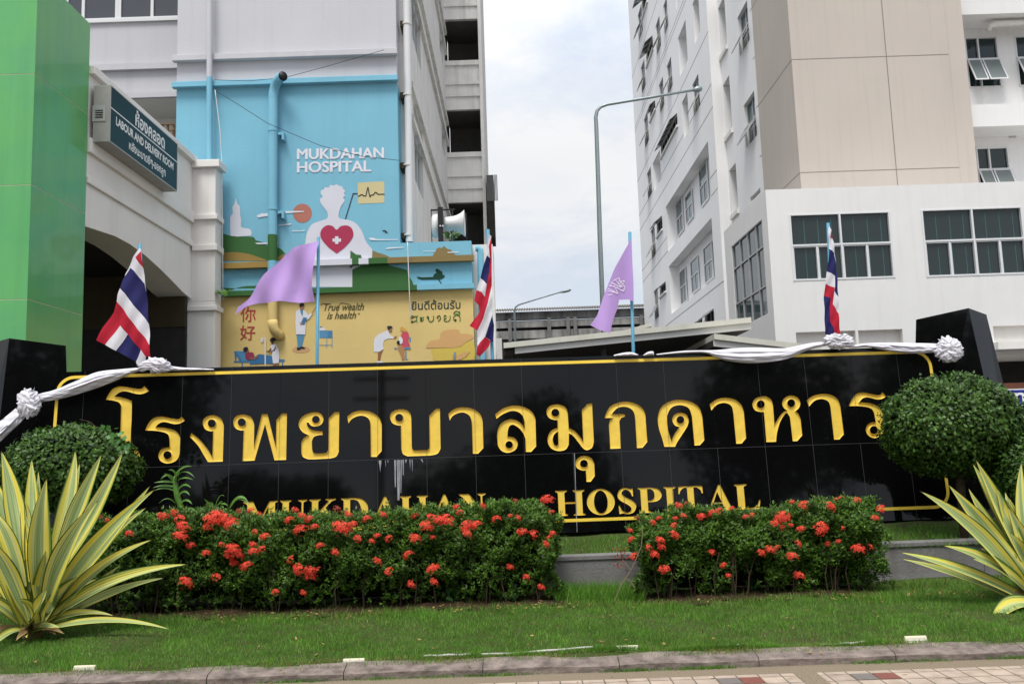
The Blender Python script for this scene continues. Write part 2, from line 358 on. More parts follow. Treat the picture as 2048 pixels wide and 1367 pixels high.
# painted ledges: butted lengths of one moulding, each in the colour painted over it
BROWN, OLIVE, GRN, WHT = flat('a5884a'), flat('8e7a4e'), flat('3f6d3c'), flat('dcdde8')
def ledge(z0, z1, cuts, pr, nm):
    mb = MB()
    for (ua, ub, v, mt) in cuts: mb.box(X(ua, v, YM - pr) + .0005, X(ub, v, YM - pr) - .0005, YM - pr, YM - .001, z0, z1, mt)
    mb.build(nm, wing)
ledge(zl1b, zl1t, [(441, 540, 525, BROWN), (540, 558, 525, BLUEP), (558, 622, 525, BROWN), (622, 704, 525, WHT), (704, 717, 525, GRN), (717, 737, 525, WHT), (737, 775, 525, GRN), (775, 947.5, 525, OLIVE)], .13, 'ledge')
ledge(zl2b, zl2t, [(441, 452, 581, BLUEP), (452, 834, 581, GRN), (834, 949, 581, BLUEP)], .13, 'ledge')
# --- painting on the wall
def mp(u, v, k): return atY(u, v, YM - .004 * k)
def paint(nm, shapes, parent=wing):
    mb = MB()
    for (tf, pts, col, k) in shapes:
        mb.poly([mp(*tf(x, y), k) for (x, y) in cr(pts)], flat(col) if isinstance(col, str) else col)
    return mb.build(nm, parent)
zz = lambda u, z: None
HILLS = ([
    (TA, [(72, 1003), (120, 1018), (180, 1020), (240, 1022), (250, 1040), (290, 1050), (310, 1070), (325, 1048), (345, 1060), (370, 1078), (392, 1090), (410, 1112), (370, 1130), (330, 1145), (310, 1152), (72, 1152)], '3f6d3c', 1),
    (TA, [(72, 1108), (130, 1104, 1), (200, 1112, 1), (260, 1130, 1), (320, 1152), (72, 1152)], '9a8148', 2),
    (TA, [(320, 1152), (395, 1120, 1), (480, 1100, 1), (515, 1075), (515, 1152)], '9a8148', 1),
    (TA, [(880, 1092), (920, 1108), (960, 1120), (990, 1135), (1040, 1140), (1040, 1146), (1200, 1148), (1215, 1130), (1240, 1085), (1255, 1078), (1265, 1083), (1280, 1071), (1300, 1088), (1315, 1090), (1335, 1115), (1370, 1135), (1400, 1132), (1438, 1150), (870, 1155)], '8c7b52', 1),
    (TA, [(778, 1200), (850, 1166), (870, 1158), (935, 1158), (990, 1180), (1075, 1200), (1085, 1230), (1105, 1262), (1118, 1300), (778, 1300)], '3f6d3c', 3),
    (TA, [(72, 1300), (100, 1322), (140, 1302, 1), (200, 1290, 1), (260, 1288), (330, 1300), (330, 1302), (72, 1302)], '3f6d3c', 1)])
for q in ((0, 1), (2,), (3,), (4,), (5,)): paint('painted_hill', [HILLS[i] for i in q])
man = paint('painted_figure', [
    (TA, sm([(520, 1055), (530, 1000), (555, 955), (590, 938), (640, 920), (642, 890), (630, 870), (614, 850), (604, 832), (602, 812), (616, 803), (606, 786), (607, 768), (622, 762), (630, 750), (648, 752), (658, 738), (676, 741), (692, 734), (708, 744), (722, 746), (728, 760), (740, 770), (733, 784), (740, 798), (728, 806), (736, 822), (728, 838), (716, 855), (705, 890), (708, 920), (760, 930), (800, 950), (830, 990), (855, 1050)]) + [(888, 1090), (886, 1142), (830, 1152), (770, 1152), (770, 1098), (800, 1118), (825, 1120), (830, 1138), (810, 1152), (522, 1152), (513, 1062)], 'dcdde8', 2),
    (TA, [(540, 1168), (765, 1168), (765, 1190), (800, 1168), (870, 1168), (778, 1240), (778, 1295), (540, 1295)], 'dcdde8', 2),
    (TA, [(768, 1095), (798, 1118), (825, 1120), (830, 1138), (812, 1152), (766, 1152)], '3f6d3c', 3),
    (TA, [(765, 1168), (798, 1168), (766, 1195)], '3f6d3c', 4)])
paint('painted_heart', [
    (TA, sm([(692, 982), (670, 962), (640, 958), (612, 978), (603, 1010), (615, 1040)]) + [(650, 1080), (693, 1112), (735, 1080)] + sm([(770, 1040), (784, 1008), (775, 975), (750, 959), (715, 963)]), 'b23a5a', 4),
    (TA, [(684, 1018), (702, 1018), (702, 1030), (716, 1030), (716, 1048), (702, 1048), (702, 1060), (684, 1060), (684, 1048), (670, 1048), (670, 1030), (684, 1030)], 'e2e2ea', 5)], man)
paint('painted_sun', [(TA, circ(505, 892, 52, n=28), 'b9796a', 1)])
paint('painted_statue', [(TA, [(112, 1015), (110, 960), (110, 912), (125, 893), (122, 860), (135, 838), (141, 805), (147, 838), (163, 855), (165, 890), (165, 905)] + sm([(170, 930), (172, 968), (215, 978), (227, 998)]) + [(224, 1015), (150, 1020)], 'dcdde8', 2)])
cl = [[(255, 905), (280, 894), (300, 893), (430, 880), (515, 880), (512, 885), (405, 893), (390, 898), (300, 910), (262, 916)], [(372, 955), (448, 948), (440, 955), (372, 962)], [(448, 987), (500, 987), (518, 982), (516, 990), (450, 992)],
      [(868, 1026), (890, 1026), (915, 1034), (1026, 1034), (1026, 1038), (900, 1040), (875, 1038)], [(958, 1085), (975, 1079), (1060, 1076), (1060, 1080), (965, 1088)], [(1166, 1098), (1234, 1098), (1234, 1101), (1166, 1101)], [(1298, 1104), (1362, 1102), (1362, 1107), (1300, 1109)],
      [(245, 1054), (330, 1052), (390, 1055), (330, 1060), (260, 1062)]]
for c in cl: paint('painted_cloud', [(TA, c, 'e4e8f2', 3)])
paint('painted_chart', [(TA, [(807, 725), (953, 718), (953, 835), (810, 841)], 'd6c99a', 1)])
def stroke(mb, pts, wd, m, fn):
    P = [Vector(fn(*q)) for q in pts]
    for i in range(len(P) - 1):
        d = (P[i + 1] - P[i]); d.normalize(); s = Vector((-d.z, 0, d.x)) * wd / 2
        e = d * wd * .2
        mb.face([P[i] - s - e, P[i + 1] - s + e, P[i + 1] + s + e, P[i] + s - e], m)
INK = flat('3c3f45')
def strokes(nm, tf, lines, wd, m, k=2, parent=wing):
    mb = MB(); q = 0
    for ln in lines:
        q += 1; stroke(mb, cr(ln, 5, False), wd, m, lambda x, y: mp(*tf(x, y), k + .07 * (q % 9)))
    return mb.build(nm, parent)
strokes('painted_line', TA, [[(740, 925), (783, 785), (807, 785)], [(810, 800), (820, 796, 1), (830, 790, 1), (840, 798), (852, 798), (857, 775), (864, 750), (871, 790), (875, 803), (880, 793), (893, 793), (905, 778, 1), (918, 789), (953, 788)], [(945, 990), (955, 986, 1), (960, 998)], [(960, 990, 1), (970, 998)]], .022, INK)
paint('painted_boat', [(TA, [(1130, 1238), (1160, 1242), (1220, 1240), (1225, 1225), (1238, 1218), (1232, 1200), (1240, 1194), (1252, 1200), (1270, 1212), (1274, 1232), (1284, 1228), (1282, 1242), (1262, 1254), (1160, 1256), (1138, 1250)], '1f4638', 2), (TA, [(1246, 1254), (1252, 1254), (1268, 1276), (1262, 1276)], '1f4638', 2)])
# yellow band: doctor, nurse, patient, trolley, chair group, blossom
paint('painted_patient', [
    (TC, [(270, 795), (290, 788), (420, 790), (470, 880), (495, 925), (400, 930), (340, 920)], '5f9ac2', 1), (TC, [(265, 928), (490, 922), (490, 948), (265, 950)], '4f86b4', 2), (TC, [(375, 950), (390, 950), (392, 1028), (376, 1028)], '4f86b4', 1), (TC, [(270, 795), (290, 788), (380, 920), (355, 925), (305, 850), (300, 925), (285, 925)], '4f86b4', 2),
    (TC, [(500, 905), (620, 830), (820, 858), (830, 970), (720, 962), (490, 975)], '3f78aa', 3), (TC, [(945, 940), (960, 940), (960, 1010), (946, 1012)], '4f86b4', 2), (TC, [(900, 905), (970, 904), (990, 918), (975, 938), (900, 938)], '4f86b4', 2),
    (TC, sm([(425, 840), (455, 815), (520, 805), (550, 830), (540, 880), (490, 915), (445, 900)]), '9c3f58', 4), (TC, [(440, 790), (475, 770), (485, 800), (470, 825), (450, 820)], 'a2694f', 4), (TC, sm([(398, 765), (415, 735), (450, 730), (468, 750), (462, 775), (430, 800), (410, 795)]), '2c3038', 5),
    (TC, [(490, 880), (560, 885), (610, 845), (622, 850), (575, 905), (495, 905)], 'a2694f', 5), (TC, [(700, 595), (718, 595), (718, 1018), (700, 1020)], 'e0e0e4', 5), (TC, [(648, 600), (678, 600), (680, 650), (662, 672), (646, 650)], 'dcdde6', 4)])
paint('painted_nurse', [
    (TC, [(820, 690), (860, 690), (895, 760), (910, 860), (900, 955), (820, 965), (805, 860), (810, 800), (775, 770), (790, 710)], 'e6e6ee', 6), (TC, [(785, 645), (830, 640), (832, 690), (812, 700), (795, 680)], '6e4a3e', 6), (TC, sm([(775, 630), (800, 600), (840, 600), (858, 625), (830, 650), (790, 655)]), '2c2a30', 7),
    (TC, [(790, 740), (800, 770), (755, 800), (725, 800), (725, 790), (760, 780)], '6e4a3e', 7), (TC, [(850, 725), (862, 735), (845, 780), (790, 800), (740, 812), (735, 803), (800, 785), (828, 770)], '6e4a3e', 7), (TC, [(825, 960), (852, 960), (850, 1015), (820, 1015)], '9a6a50', 6), (TC, [(868, 955), (890, 955), (915, 1010), (890, 1012)], '9a6a50', 6)])
paint('painted_doctor', [
    (TC, sm([(1090, 770), (1140, 725), (1210, 720), (1300, 730), (1340, 770), (1290, 805), (1200, 815), (1120, 800)]), 'd2a87c', 1), (TC, [(1152, 550), (1268, 550), (1225, 735), (1170, 745)], '5b93b8', 2), (TC, [(1158, 740), (1205, 738), (1205, 770), (1158, 772)], '22262c', 3), (TC, [(1200, 735), (1225, 722), (1275, 745), (1270, 755), (1205, 755)], '22262c', 3),
    (TC, [(1150, 215), (1200, 195), (1250, 205), (1285, 235), (1315, 280), (1358, 245), (1372, 270), (1330, 330), (1285, 355), (1275, 555), (1145, 552), (1135, 380), (1140, 260)], 'e2e2ea', 4), (TC, [(1198, 200), (1242, 205), (1240, 260), (1230, 298), (1212, 250)], '5b93b8', 5), (TC, [(1200, 150), (1255, 140), (1252, 190), (1238, 215), (1205, 200)], 'a7775a', 5), (TC, sm([(1190, 145), (1205, 115), (1240, 108), (1260, 125), (1250, 150), (1205, 168)]), '2c2a30', 6),
    (TC, [(1250, 312), (1300, 320), (1262, 415), (1205, 405)], '3f78aa', 6), (TC, [(1195, 385), (1225, 385), (1240, 402), (1210, 412)], 'b98a68', 7), (TC, [(1360, 245), (1380, 232), (1385, 250), (1370, 262)], 'b98a68', 6), (TC, [(1380, 235), (1425, 165), (1430, 170), (1388, 240)], '5a4a3a', 6)])
paint('painted_trolley', [(TC, [(1475, 500), (1590, 498), (1590, 605), (1475, 606)], '5f97bd', 1), (TC, [(1590, 498), (1660, 500), (1660, 605), (1590, 605)], '4f86b0', 1), (TC, [(1575, 606), (1584, 606), (1584, 745), (1575, 745)], '5f97bd', 1), (TC, [(1650, 606), (1659, 606), (1659, 745), (1650, 745)], '5f97bd', 1), (TC, [(1475, 700), (1650, 697), (1650, 704), (1475, 707)], '5f97bd', 2), (TC, [(1478, 462), (1520, 458), (1565, 470), (1560, 498), (1478, 498)], 'e2e2ea', 2), (TC, [(1482, 440), (1510, 438), (1516, 455), (1482, 455)], '6b86a8', 2)])
paint('painted_carer', [
    (TD, [(335, 800), (335, 680), (345, 610), (390, 560), (470, 520), (540, 495), (560, 560), (620, 592), (615, 612), (540, 612), (480, 640), (465, 700), (475, 760), (410, 800)], 'e6e6ee', 2), (TD, [(395, 800), (470, 770), (440, 850), (425, 935), (392, 935)], '9a6a48', 1), (TD, [(378, 930), (440, 930), (480, 950), (475, 962), (385, 952)], 'e6e6ee', 2), (TD, [(545, 480), (595, 475), (590, 515), (550, 520)], 'a7775a', 3), (TD, sm([(525, 445), (545, 432), (590, 438), (600, 460), (570, 470), (540, 490)]), '2e3440', 4), (TD, [(618, 590), (660, 572), (664, 580), (640, 612), (618, 610)], 'a7775a', 3)])
paint('painted_mother', [
    (TD, sm([(720, 560), (760, 515), (810, 520), (835, 570), (825, 650), (845, 700), (830, 735), (760, 750), (720, 720), (735, 640)]), 'd0566a', 2), (TD, [(665, 735), (720, 715), (775, 740), (765, 800), (770, 910), (735, 915), (715, 840)], 'b98a60', 3), (TD, sm([(708, 470), (735, 440), (765, 465), (810, 500), (780, 520), (745, 510), (715, 500)]), 'd8a45c', 3), (TD, sm([(690, 600), (720, 590), (745, 630), (735, 680), (700, 680)]), 'e8e8ec', 4), (TD, sm([(660, 660), (680, 640), (700, 650), (700, 690), (670, 690)]), '26262c', 5),
    (TD, [(835, 590), (860, 595), (860, 660), (838, 665)], '5b93b8', 1), (TD, [(775, 735), (862, 735), (850, 760), (775, 760)], '5b93b8', 4), (TD, [(782, 760), (796, 760), (798, 900), (825, 905), (822, 912), (778, 912)], '5b93b8', 2), (TD, [(625, 740), (660, 740), (660, 760), (630, 765)], '5b93b8', 2)])
paint('painted_blossom', [
    (TD, sm([(1160, 760), (1400, 740), (1600, 680), (1740, 660), (1745, 900), (1500, 912), (1200, 920), (1165, 840)]), 'd9bf5c', 1), (TD, sm([(1075, 730), (1130, 650), (1260, 620), (1275, 550), (1330, 500), (1470, 480), (1540, 495), (1560, 540), (1690, 550), (1745, 600), (1640, 660), (1560, 720), (1440, 740), (1300, 740), (1100, 745)]), 'd9ac74', 2),
    (TD, sm([(1500, 910), (1560, 830), (1690, 790), (1640, 860), (1560, 905)]), 'd9ac74', 3), (TD, [(1470, 805), (1495, 805), (1500, 860), (1480, 915), (1452, 880)], '8b94a4', 4)])
def wallfn(tf, x0, y0, x1, y1, sl, k):   # text box on the mural (crop pixels, slope sl)
    return lambda u, v: mp(*tf(x0 + (x1 - x0) * u, y1 + (y0 - y1) * v + sl * (x1 - x0) * u), k)
def walltext(nm, body, fn, m, bold=0.):
    mb = MB(); text_mesh(mb, body, fn, m, bold); return mb.build(nm, wing)
LET = flat('e8e8f2')
for body, (xa_, ya_, xb_, yb2) in (('MUKDAHAN', (478, 541, 949, 598)), ('HOSPITAL', (478, 612, 879, 670))):    # heavy strokes: coats of paint side by side
    mb = MB()
    for q_, (dx, dy) in enumerate(((-3, 0), (0, 0), (3, 0), (0, 1.5), (0, -1.5))): text_mesh(mb, body, wallfn(TA, xa_ + dx, ya_ + dy, xb_ + dx, yb2 + dy, -.016, 2 + .25 * q_), LET)
    mb.build('lettering', wing)
walltext('lettering', 'ยินดีต้อนรับ', wallfn(TD, 868, 72, 1560, 208, -.025, 2), flat('3f4a44'), .012)
CRED = flat('b84a42')
walltext('lettering', '你', wallfn(TC, 358, 165, 575, 378, 0, 2), CRED, .008)
walltext('lettering', '好', wallfn(TC, 352, 425, 568, 636, 0, 2), CRED, .008)
LAO = flat('4a9048')
strokes('lettering', TD, [
    [(905, 300), (880, 292, 1), (868, 310, 1), (880, 325, 1), (910, 305, 1), (935, 300, 1), (940, 330, 1), (930, 362, 1), (900, 372, 1), (870, 368, 1), (866, 382, 1), (890, 385)], [(940, 335), (945, 385)], [(935, 300), (960, 290)],
    [(990, 318), (1003, 310, 1), (1008, 322, 1), (995, 328, 1), (1015, 330, 1), (1040, 308)], [(990, 352), (1003, 344, 1), (1008, 356, 1), (995, 362, 1), (1015, 364, 1), (1040, 342)],
    [(1110, 315, 1), (1098, 298, 1), (1088, 312, 1), (1100, 325, 1), (1112, 310, 1), (1110, 345, 1), (1125, 372, 1), (1160, 370, 1), (1178, 345, 1), (1180, 292)],
    [(1228, 315, 1), (1240, 295, 1), (1265, 290, 1), (1276, 315, 1), (1270, 345, 1), (1245, 365)], [(1228, 315, 1), (1240, 325, 1), (1245, 312)],
    [(1362, 305, 1), (1345, 285, 1), (1330, 300, 1), (1335, 325, 1), (1360, 330), (1338, 335, 1), (1330, 355, 1), (1355, 370, 1), (1395, 365, 1), (1412, 340, 1), (1415, 290)],
    [(1480, 365, 1), (1465, 340, 1), (1468, 305, 1), (1500, 282, 1), (1540, 290, 1), (1555, 320, 1), (1553, 368)], [(1480, 365, 1), (1498, 360, 1), (1495, 342, 1), (1478, 345)],
    [(1465, 262), (1480, 235, 1), (1510, 228, 1), (1545, 245, 1), (1552, 268), (1465, 262)], [(1552, 268), (1550, 225)]], .018, LAO)
SCR = flat('5f5a3a')
def script(body, x0, y0, x1, y1):      # slanted hand lettering
    mb = MB(); text_mesh(mb, body, lambda u, v: mp(*TC(x0 + (x1 - x0) * u + .30 * (y1 - y0) * (v - .3), y1 + (y0 - y1) * v - .02 * (x1 - x0) * u), 2), SCR, .012); mb.build('lettering', wing)
script('True wealth', 1525, 118, 2100, 222); script('is health', 1588, 236, 1990, 338)
strokes('lettering_swash', TC, [[(1496, 140), (1512, 122, 1), (1560, 120, 1), (1640, 126)]], .012, SCR); strokes('lettering_swash', TC, [[(1752, 140), (1785, 112, 1), (1850, 122, 1), (1910, 132)]], .012, SCR); strokes('lettering_swash', TC, [[(2018, 252), (2024, 268)]], .016, SCR); strokes('lettering_swash', TC, [[(2036, 250), (2042, 266)]], .016, SCR)
# --- drainpipe painted with the wall, ducts
def vpipe(nm, cuts, r, Y, parent=wing):
    mb = MB()
    for (ua, va, ub, vb, mt) in cuts: mb.tube([atY(ua, va, Y), atY(ub, vb, Y)], r, mt, 16, False)
    return mb.build(nm, parent, smooth=True)
YP = YM - .16; rp_ = .10
pipe = vpipe('drainpipe', [(546.5, 195, 545, 470, BLUEP), (545, 470, 545, 482, GRN), (545, 482, 545, 522, GRN), (545, 522, 545, 575, BLUEP), (545, 575, 545, 600, GRN), (545, 600, 545, 642, YELP)], rp_, YP)
mb = MB(); P = [atY(546.5, 197, YP), atY(547.3, 184, YP), atY(550, 172, YP - .03), atY(555, 162, YP - .10), atY(561, 155.5, YP - .20), atY(566, 152.5, YP - .32)]
mb.tube(P, rp_ * 1.02, BLUEP, 16, False); mb.tube([P[-2], P[-1] + (P[-1] - P[-2]) * .03], rp_ * .97, BLACKM, 16, True); mb.build('pipe_elbow', pipe, smooth=True)  # black plug stands in for the shade inside the open pipe mouth
mb = MB(); mb.tube([atY(545, 640, YP), atY(546, 650, YP), atY(549, 660, YP), atY(555, 668, YP + .06), atY(561, 671, YP + .16)], rp_ * 1.03, YELP, 16, True); mb.build('pipe_elbow', pipe, smooth=True)
for v in (262, 419):
    mb = MB(); mb.tube([atY(546, v - 1.5, YP), atY(546, v + 1.5, YP)], rp_ * 1.1, BLUEP, 16, True); mb.box(X(556, v, YP), X(566, v, YP), YP - .02, YM, Z(560, v + 8, YP), Z(560, v + 3, YP), BLUEP); mb.box(X(564, v, YP), X(568, v, YP), YP - .03, YM, Z(560, v + 18, YP), Z(560, v + 3, YP), BLUEP); mb.build('pipe_bracket', pipe)
vpipe('drainpipe', [(419.5, -40, 419, 155, LAV), (419, 155, 419, 330, BLUEP)], .062, YM - .2)
mb = MB(); mb.tube([atY(419.5, -40, YM - .2), atY(419, 330, YM - .2)], .05, LAV, 8); 
# --- side of the wing: plane x = XS
XS = X(823, 250, YM + .9); YF = atX(893, 250, XS).y
HF = Z(900, 123, YF) - Z(900, 306, YF)
zs = Z(900, 123, YF)                       # sill height of the topmost balcony seen
holes = []
ya, yb = atX(824.5, 100, XS).y, atX(840, 60, XS).y; yc, yd = atX(882, 200, XS).y, atX(888, 200, XS).y
for k in range(-1, 5):
    z = zs - k * HF
    holes += [(ya, yb, z - .9, z + .95, .18), (yc, yd, z - .6, z + .7, .18)]
holes = [h for h in holes if h[2] > zt + .1]
m = MB(); m.wall('x', XS, YM + .6, YF, 0, 24, holes, OLDW, OLDW, inward=-1)
m.face([(XS, YM + .6, 0), (xL, YM + .6, 0), (xL, YM + .6, 24), (XS, YM + .6, 24)], OLDW); m.box(xR - .02, XS - .25, YM + .602, YM + .75, 0, 24, DARK); m.build('wall', wing)
for h in holes:
    b = MB(); d = .05; yy0, yy1 = h[0], h[1]
    for y in [yy0 + (yy1 - yy0) * q for q in (0, .33, .66, 1)]: b.box(XS - .14, XS - .06, y - d / 2, y + d / 2, h[2], h[3], ALU)
    for zq in (h[2], h[2] + (h[3] - h[2]) * .62, h[3]): b.box(XS - .13, XS - .05, yy0, yy1, zq - d / 2, zq + d / 2, ALU)
    o = b.build('window', wing); b = MB(); b.face([(XS - .1, yy0, h[2]), (XS - .1, yy1, h[2]), (XS - .1, yy1, h[3]), (XS - .1, yy0, h[3])], GLASSB); b.build('pane', o)
m = MB()
for (u, v) in ((868, 133), (858, 333), (890, 110), (833, 8)):
    z = atX(u, v, XS).z
    for k in range(-4, 4):
        zq = z + k * HF
        if zq > zt + .4 and (u in (868, 890)): m.box(XS + .001, XS + .09, YM + .62, YF - .02, zq - .09, zq + .05, OLDW)
m.build('moulding', wing)
vpipe('drainpipe', [(812, -40, 817, 260, ALU), (817, 260, 819, 484, ALU)], .083, YM + .25)
for v in (48, 190, 330, 470):
    mb = MB(); mb.box(X(801, v, YM + .3), X(812, v, YM + .3), YM + .2, YM + .6, Z(805, v + 9, YM + .3), Z(805, v - 2, YM + .3), DARKB); mb.tube([atY(813 + v * .008, v - 2, YM + .25), atY(813 + v * .008, v + 2, YM + .25)], .1, PVC, 12); mb.build('pipe_bracket', wing)
# --- end bay with open balconies
XB = X(963, 300, YF); XB1 = X(893, 300, YF)
zz0 = zs + 2 * HF
m = MB(); m.box(XB + .0, XB + .12, YF - .1, YF + 5, 0, 24, OLDW); m.build('column', wing)
DIM = mat('balcony_shade_plaster', (.16, .155, .15), .9, .1, var=.2)  # shade of the open balconies put into the plaster colour
m = MB(); m.box(XB1, XB, YF + 2.2, YF + 2.4, 0, 24, DIM); m.box(XB1 - 1, XB1 - .02, YF + .05, YF + 2.2, 0, 24, DIM); m.build('shade_back_wall', wing)
for k in range(-2, 6):
    z1_ = zs - k * HF; z0_ = z1_ - (Z(900, 123, YF) - Z(900, 220, YF))
    if z1_ < 1: break
    m = MB(); m.box(XB1, XB - .001, YF, YF + .16, z0_, z1_, OLDW); m.box(XB1 - .02, XB + .05, YF - .06, YF - .001, z1_ - .18, z1_, OLDW)
    zm = z1_ - (Z(900, 123, YF) - Z(900, 168, YF)); zn = z1_ - (Z(900, 123, YF) - Z(900, 192, YF))
    m.box(XB1, XB + .04, YF - .05, YF - .001, zm - .05, zm + .06, OLDW); m.box(XB1, XB + .04, YF - .05, YF - .001, zn - .05, zn + .06, OLDW)
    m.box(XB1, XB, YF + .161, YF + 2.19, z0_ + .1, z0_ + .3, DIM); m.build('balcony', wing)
m = MB()
HOOD = mat('weathered_grey_sheet', (.13, .13, .135), .7, .2, var=.2)
for i in range(9):
    xa = X(974, 400, 30) + i * .045; m.box(xa, xa + .03, 29.98, 30.0, Z(980, 402, 30), Z(980, 350, 30), HOOD)
m.box(X(974, 400, 30), X(988, 400, 30), 30, 31.5, Z(980, 474, 30), Z(980, 402, 30), DARK); m.box(X(974, 400, 30), X(988, 400, 30), 30.001, 31.5, Z(980, 401.8, 30), Z(980, 350, 30), HOOD)
m.build('stair_hood', wing)
m = MB(); m.tube([atY(951, 497, YM + .2), atY(957, 497, YM + .2), atY(960, 500, YM + .2), atY(961, 506, YM + .2), atY(963, 620, YM + .2), atY(966, 730, YM + .2)], .07, BLUEP, 12); m.box(xR2 + .001, xR2 + .45, YM + .4, YM + 1.6, 0, Z(955, 489, YM + .4), OLDW); m.build('drainpipe', wing, smooth=False)
# --- recessed bay left of the mural with a long window
YR = 19.6
m = MB(); x0 = X(100, 150, YR); x1 = xL + .02
m.wall('y', YR, x0, x1, Z(270, 198, YR), 24, [(x0 + .2, x1 - .02, Z(270, 39, YR), Z(270, 39, YR) + 1.9, .2)], LAV)
m.box(x0, x1, YR - .1, YR - .001, Z(270, 142, YR), Z(270, 130, YR), LAV); m.box(x0, x1, YR - .1, YR - .001, Z(300, 198, YR), Z(300, 188, YR), LAV)
m.box(x0, x1, YR + .001, YR + 1.2, Z(300, 199, YR), Z(300, 196, YR) , CREAM); m.box(x0, x1, YR + 1.2, YR + 1.3, 0, Z(300, 190, YR), CREAM)
m.box(x0, x1, YR - .06, YR - .001, Z(270, 45, YR), Z(270, 39, YR), ALU); m.build('wall', wing)
b = MB(); zf0 = Z(270, 38, YR)
for u in (132, 165, 232, 238, 303): b.box(X(u, 15, YR) - .035, X(u, 15, YR) + .035, YR + .03, YR + .1, zf0, zf0 + 1.9, ALU)
b.box(x0 + .2, x1 - .02, YR + .02, YR + .11, zf0, zf0 + .06, ALU); b.box(x0 + .2, x1 - .02, YR + .02, YR + .11, zf0 + 1.84, zf0 + 1.9, ALU); o = b.build('window', wing)
b = MB(); b.face([(x0 + .2, YR + .07, zf0), (x1, YR + .07, zf0), (x1, YR + .07, zf0 + 1.9), (x0 + .2, YR + .07, zf0 + 1.9)], mat('grey_window_glass', (.06, .065, .075), .08, .5)); b.build('pane', o)
m = MB(); RUST = mat('rusty_yellow_metal', (.22, .12, .045), .7, .3, var=.4, vscale=12)
for u in (322, 333, 345): m.box(X(u, 265, 18.9), X(u, 265, 18.9) + .04, 18.9, 18.95, Z(u, 300, 18.9), Z(u, 248, 18.9), RUST)
for v in (249, 262, 275): m.box(X(312, v, 18.9), X(347, v, 18.9), 18.87, 18.9, Z(330, v + 1, 18.9), Z(330, v - 1, 18.9), RUST)
m.build('window_grille', wing)
# thin cables strung over the mural
CAB = mat('dark_cable', (.03, .03, .035), .6, .3)
def cable(label, pts, r=.006, m=CAB):
    P = [atY(*q) for q in pts]; pts2 = []
    for i in range(len(P) - 1):
        for t in range(6): pts2.append(P[i].lerp(P[i + 1], t / 6))
    pts2.append(P[-1]); mb = MB(); mb.tube(pts2, r, m, 6); return mb.build('cable', None, True, label, 'cable', 'cables on the mural wall')
cable('dark cable sagging from the drainpipe across the letters of the mural', [(428, 180, 17.8), (470, 205, 17.7), (536, 247, 17.65), (640, 291, 17.7), (720, 312, 17.75), (799, 321, 17.8)])
cable('dark cable running up over the elbow of the blue pipe under the cornice', [(428, 160, 17.75), (500, 162, 17.7), (572, 155, 17.7), (650, 134, 17.75), (768, 100, 17.8)])
cable('pale cable hanging beside the thin blue pipe', [(430, 180, 17.75), (440, 260, 17.7), (444, 330, 17.7), (446, 600, 17.7)], .008, PVC)
cable('pair of pale cords hanging down the right side of the mural', [(815, 484, 17.75), (817, 540, 17.72), (819, 590, 17.72), (822, 640, 17.8)], .01, PVC)

# ================================================================== ARCHED WALL beside the mural
XA = X(383.5, 441, 17.45); YPF = 17.45
arch = thing('arched_gateway', 'cream arched gateway wall with stepped mouldings beside the green pillar', 'building', (XA, 14, 0))
px0, px1 = X(329.5, 650, YPF), X(429, 650, YPF)
px0t = XA
YG1 = atX(171.5, 400, XA + .02).y; yN = YG1 + .62
def zA(u, v): return atX(u, v, XA).z
zcop = (atX(208, 140, XA + .1).z + atX(380, 307, XA + .1).z) / 2; zm1 = (zA(174.5, 287) + zA(330, 397)) / 2; zm2 = (zA(174.5, 358) + zA(383, 497)) / 2
archpts = [(172, 456), (200, 462), (230, 472), (260, 488), (290, 510), (320, 537), (345, 562), (365, 583), (382, 597)]
AP = [atX(u, v, XA) for u, v in archpts]; AP.append(Vector((XA, YPF, AP[-1].z - .05)))
AP[0] = Vector((XA, yN - .6, AP[0].z + .02))
poly = [(XA, p.y, p.z) for p in AP] + [(XA, YPF, zcop - .14), (XA, yN - .6, zcop - .14)]
m = MB(); m.prism(poly, (-.62, 0, 0), CREAM); m.build('wall', arch)
m = MB(); m.box(XA - .68, XA + .1, yN - .6, YPF + .02, zcop - .14, zcop, CREAM); m.build('coping', arch, bevel=.012)
m = MB(); m.box(XA + .001, XA + .07, yN - .6, YPF - .01, zm1 - .14, zm1 + .1, CREAM); m.build('moulding', arch, bevel=.01)
m = MB(); m.box(XA + .001, XA + .05, yN - .6, YPF - .01, zm2 - .02, zm2 + .09, CREAM); m.build('moulding', arch, bevel=.01)
m = MB(); zcap = Z(400, 625, YPF)
zpt = Z(410, 327, YPF)
m.box(px0, px1, YPF, YM - .16, 0, AP[-1].z - .02, CREAM); m.box(XA - .3, px1, YPF + .001, YM - .161, AP[-1].z - .02, zpt - .1, CREAM)
m.box(px0 - .07, px1 + .06, YPF - .06, YM - .17, Z(370, 623, YPF), Z(370, 613, YPF), CREAM)
m.box(XA + .0, px1 + .1, YPF - .09, YM - .165, zpt - .1, zpt + .06, CREAM)
m.box(XA + .03, px1 + .06, YPF - .07, YM - .17, Z(410, 440, YPF), Z(410, 430, YPF), CREAM); m.box(XA + .03, px1 + .06, YPF - .07, YM - .17, Z(410, 502, YPF), Z(410, 490, YPF), CREAM)
m.build('pillar', arch, bevel=.012)
zcl = AP[0].z + .08; yb_ = 17.3
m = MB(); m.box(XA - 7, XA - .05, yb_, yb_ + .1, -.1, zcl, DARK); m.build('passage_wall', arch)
m = MB(); m.box(XA - 7, XA - .05, yb_ - .03, yb_ - .002, Z(250, 657, yb_), Z(250, 530, yb_), DARKB); m.build('passage_beam', arch)
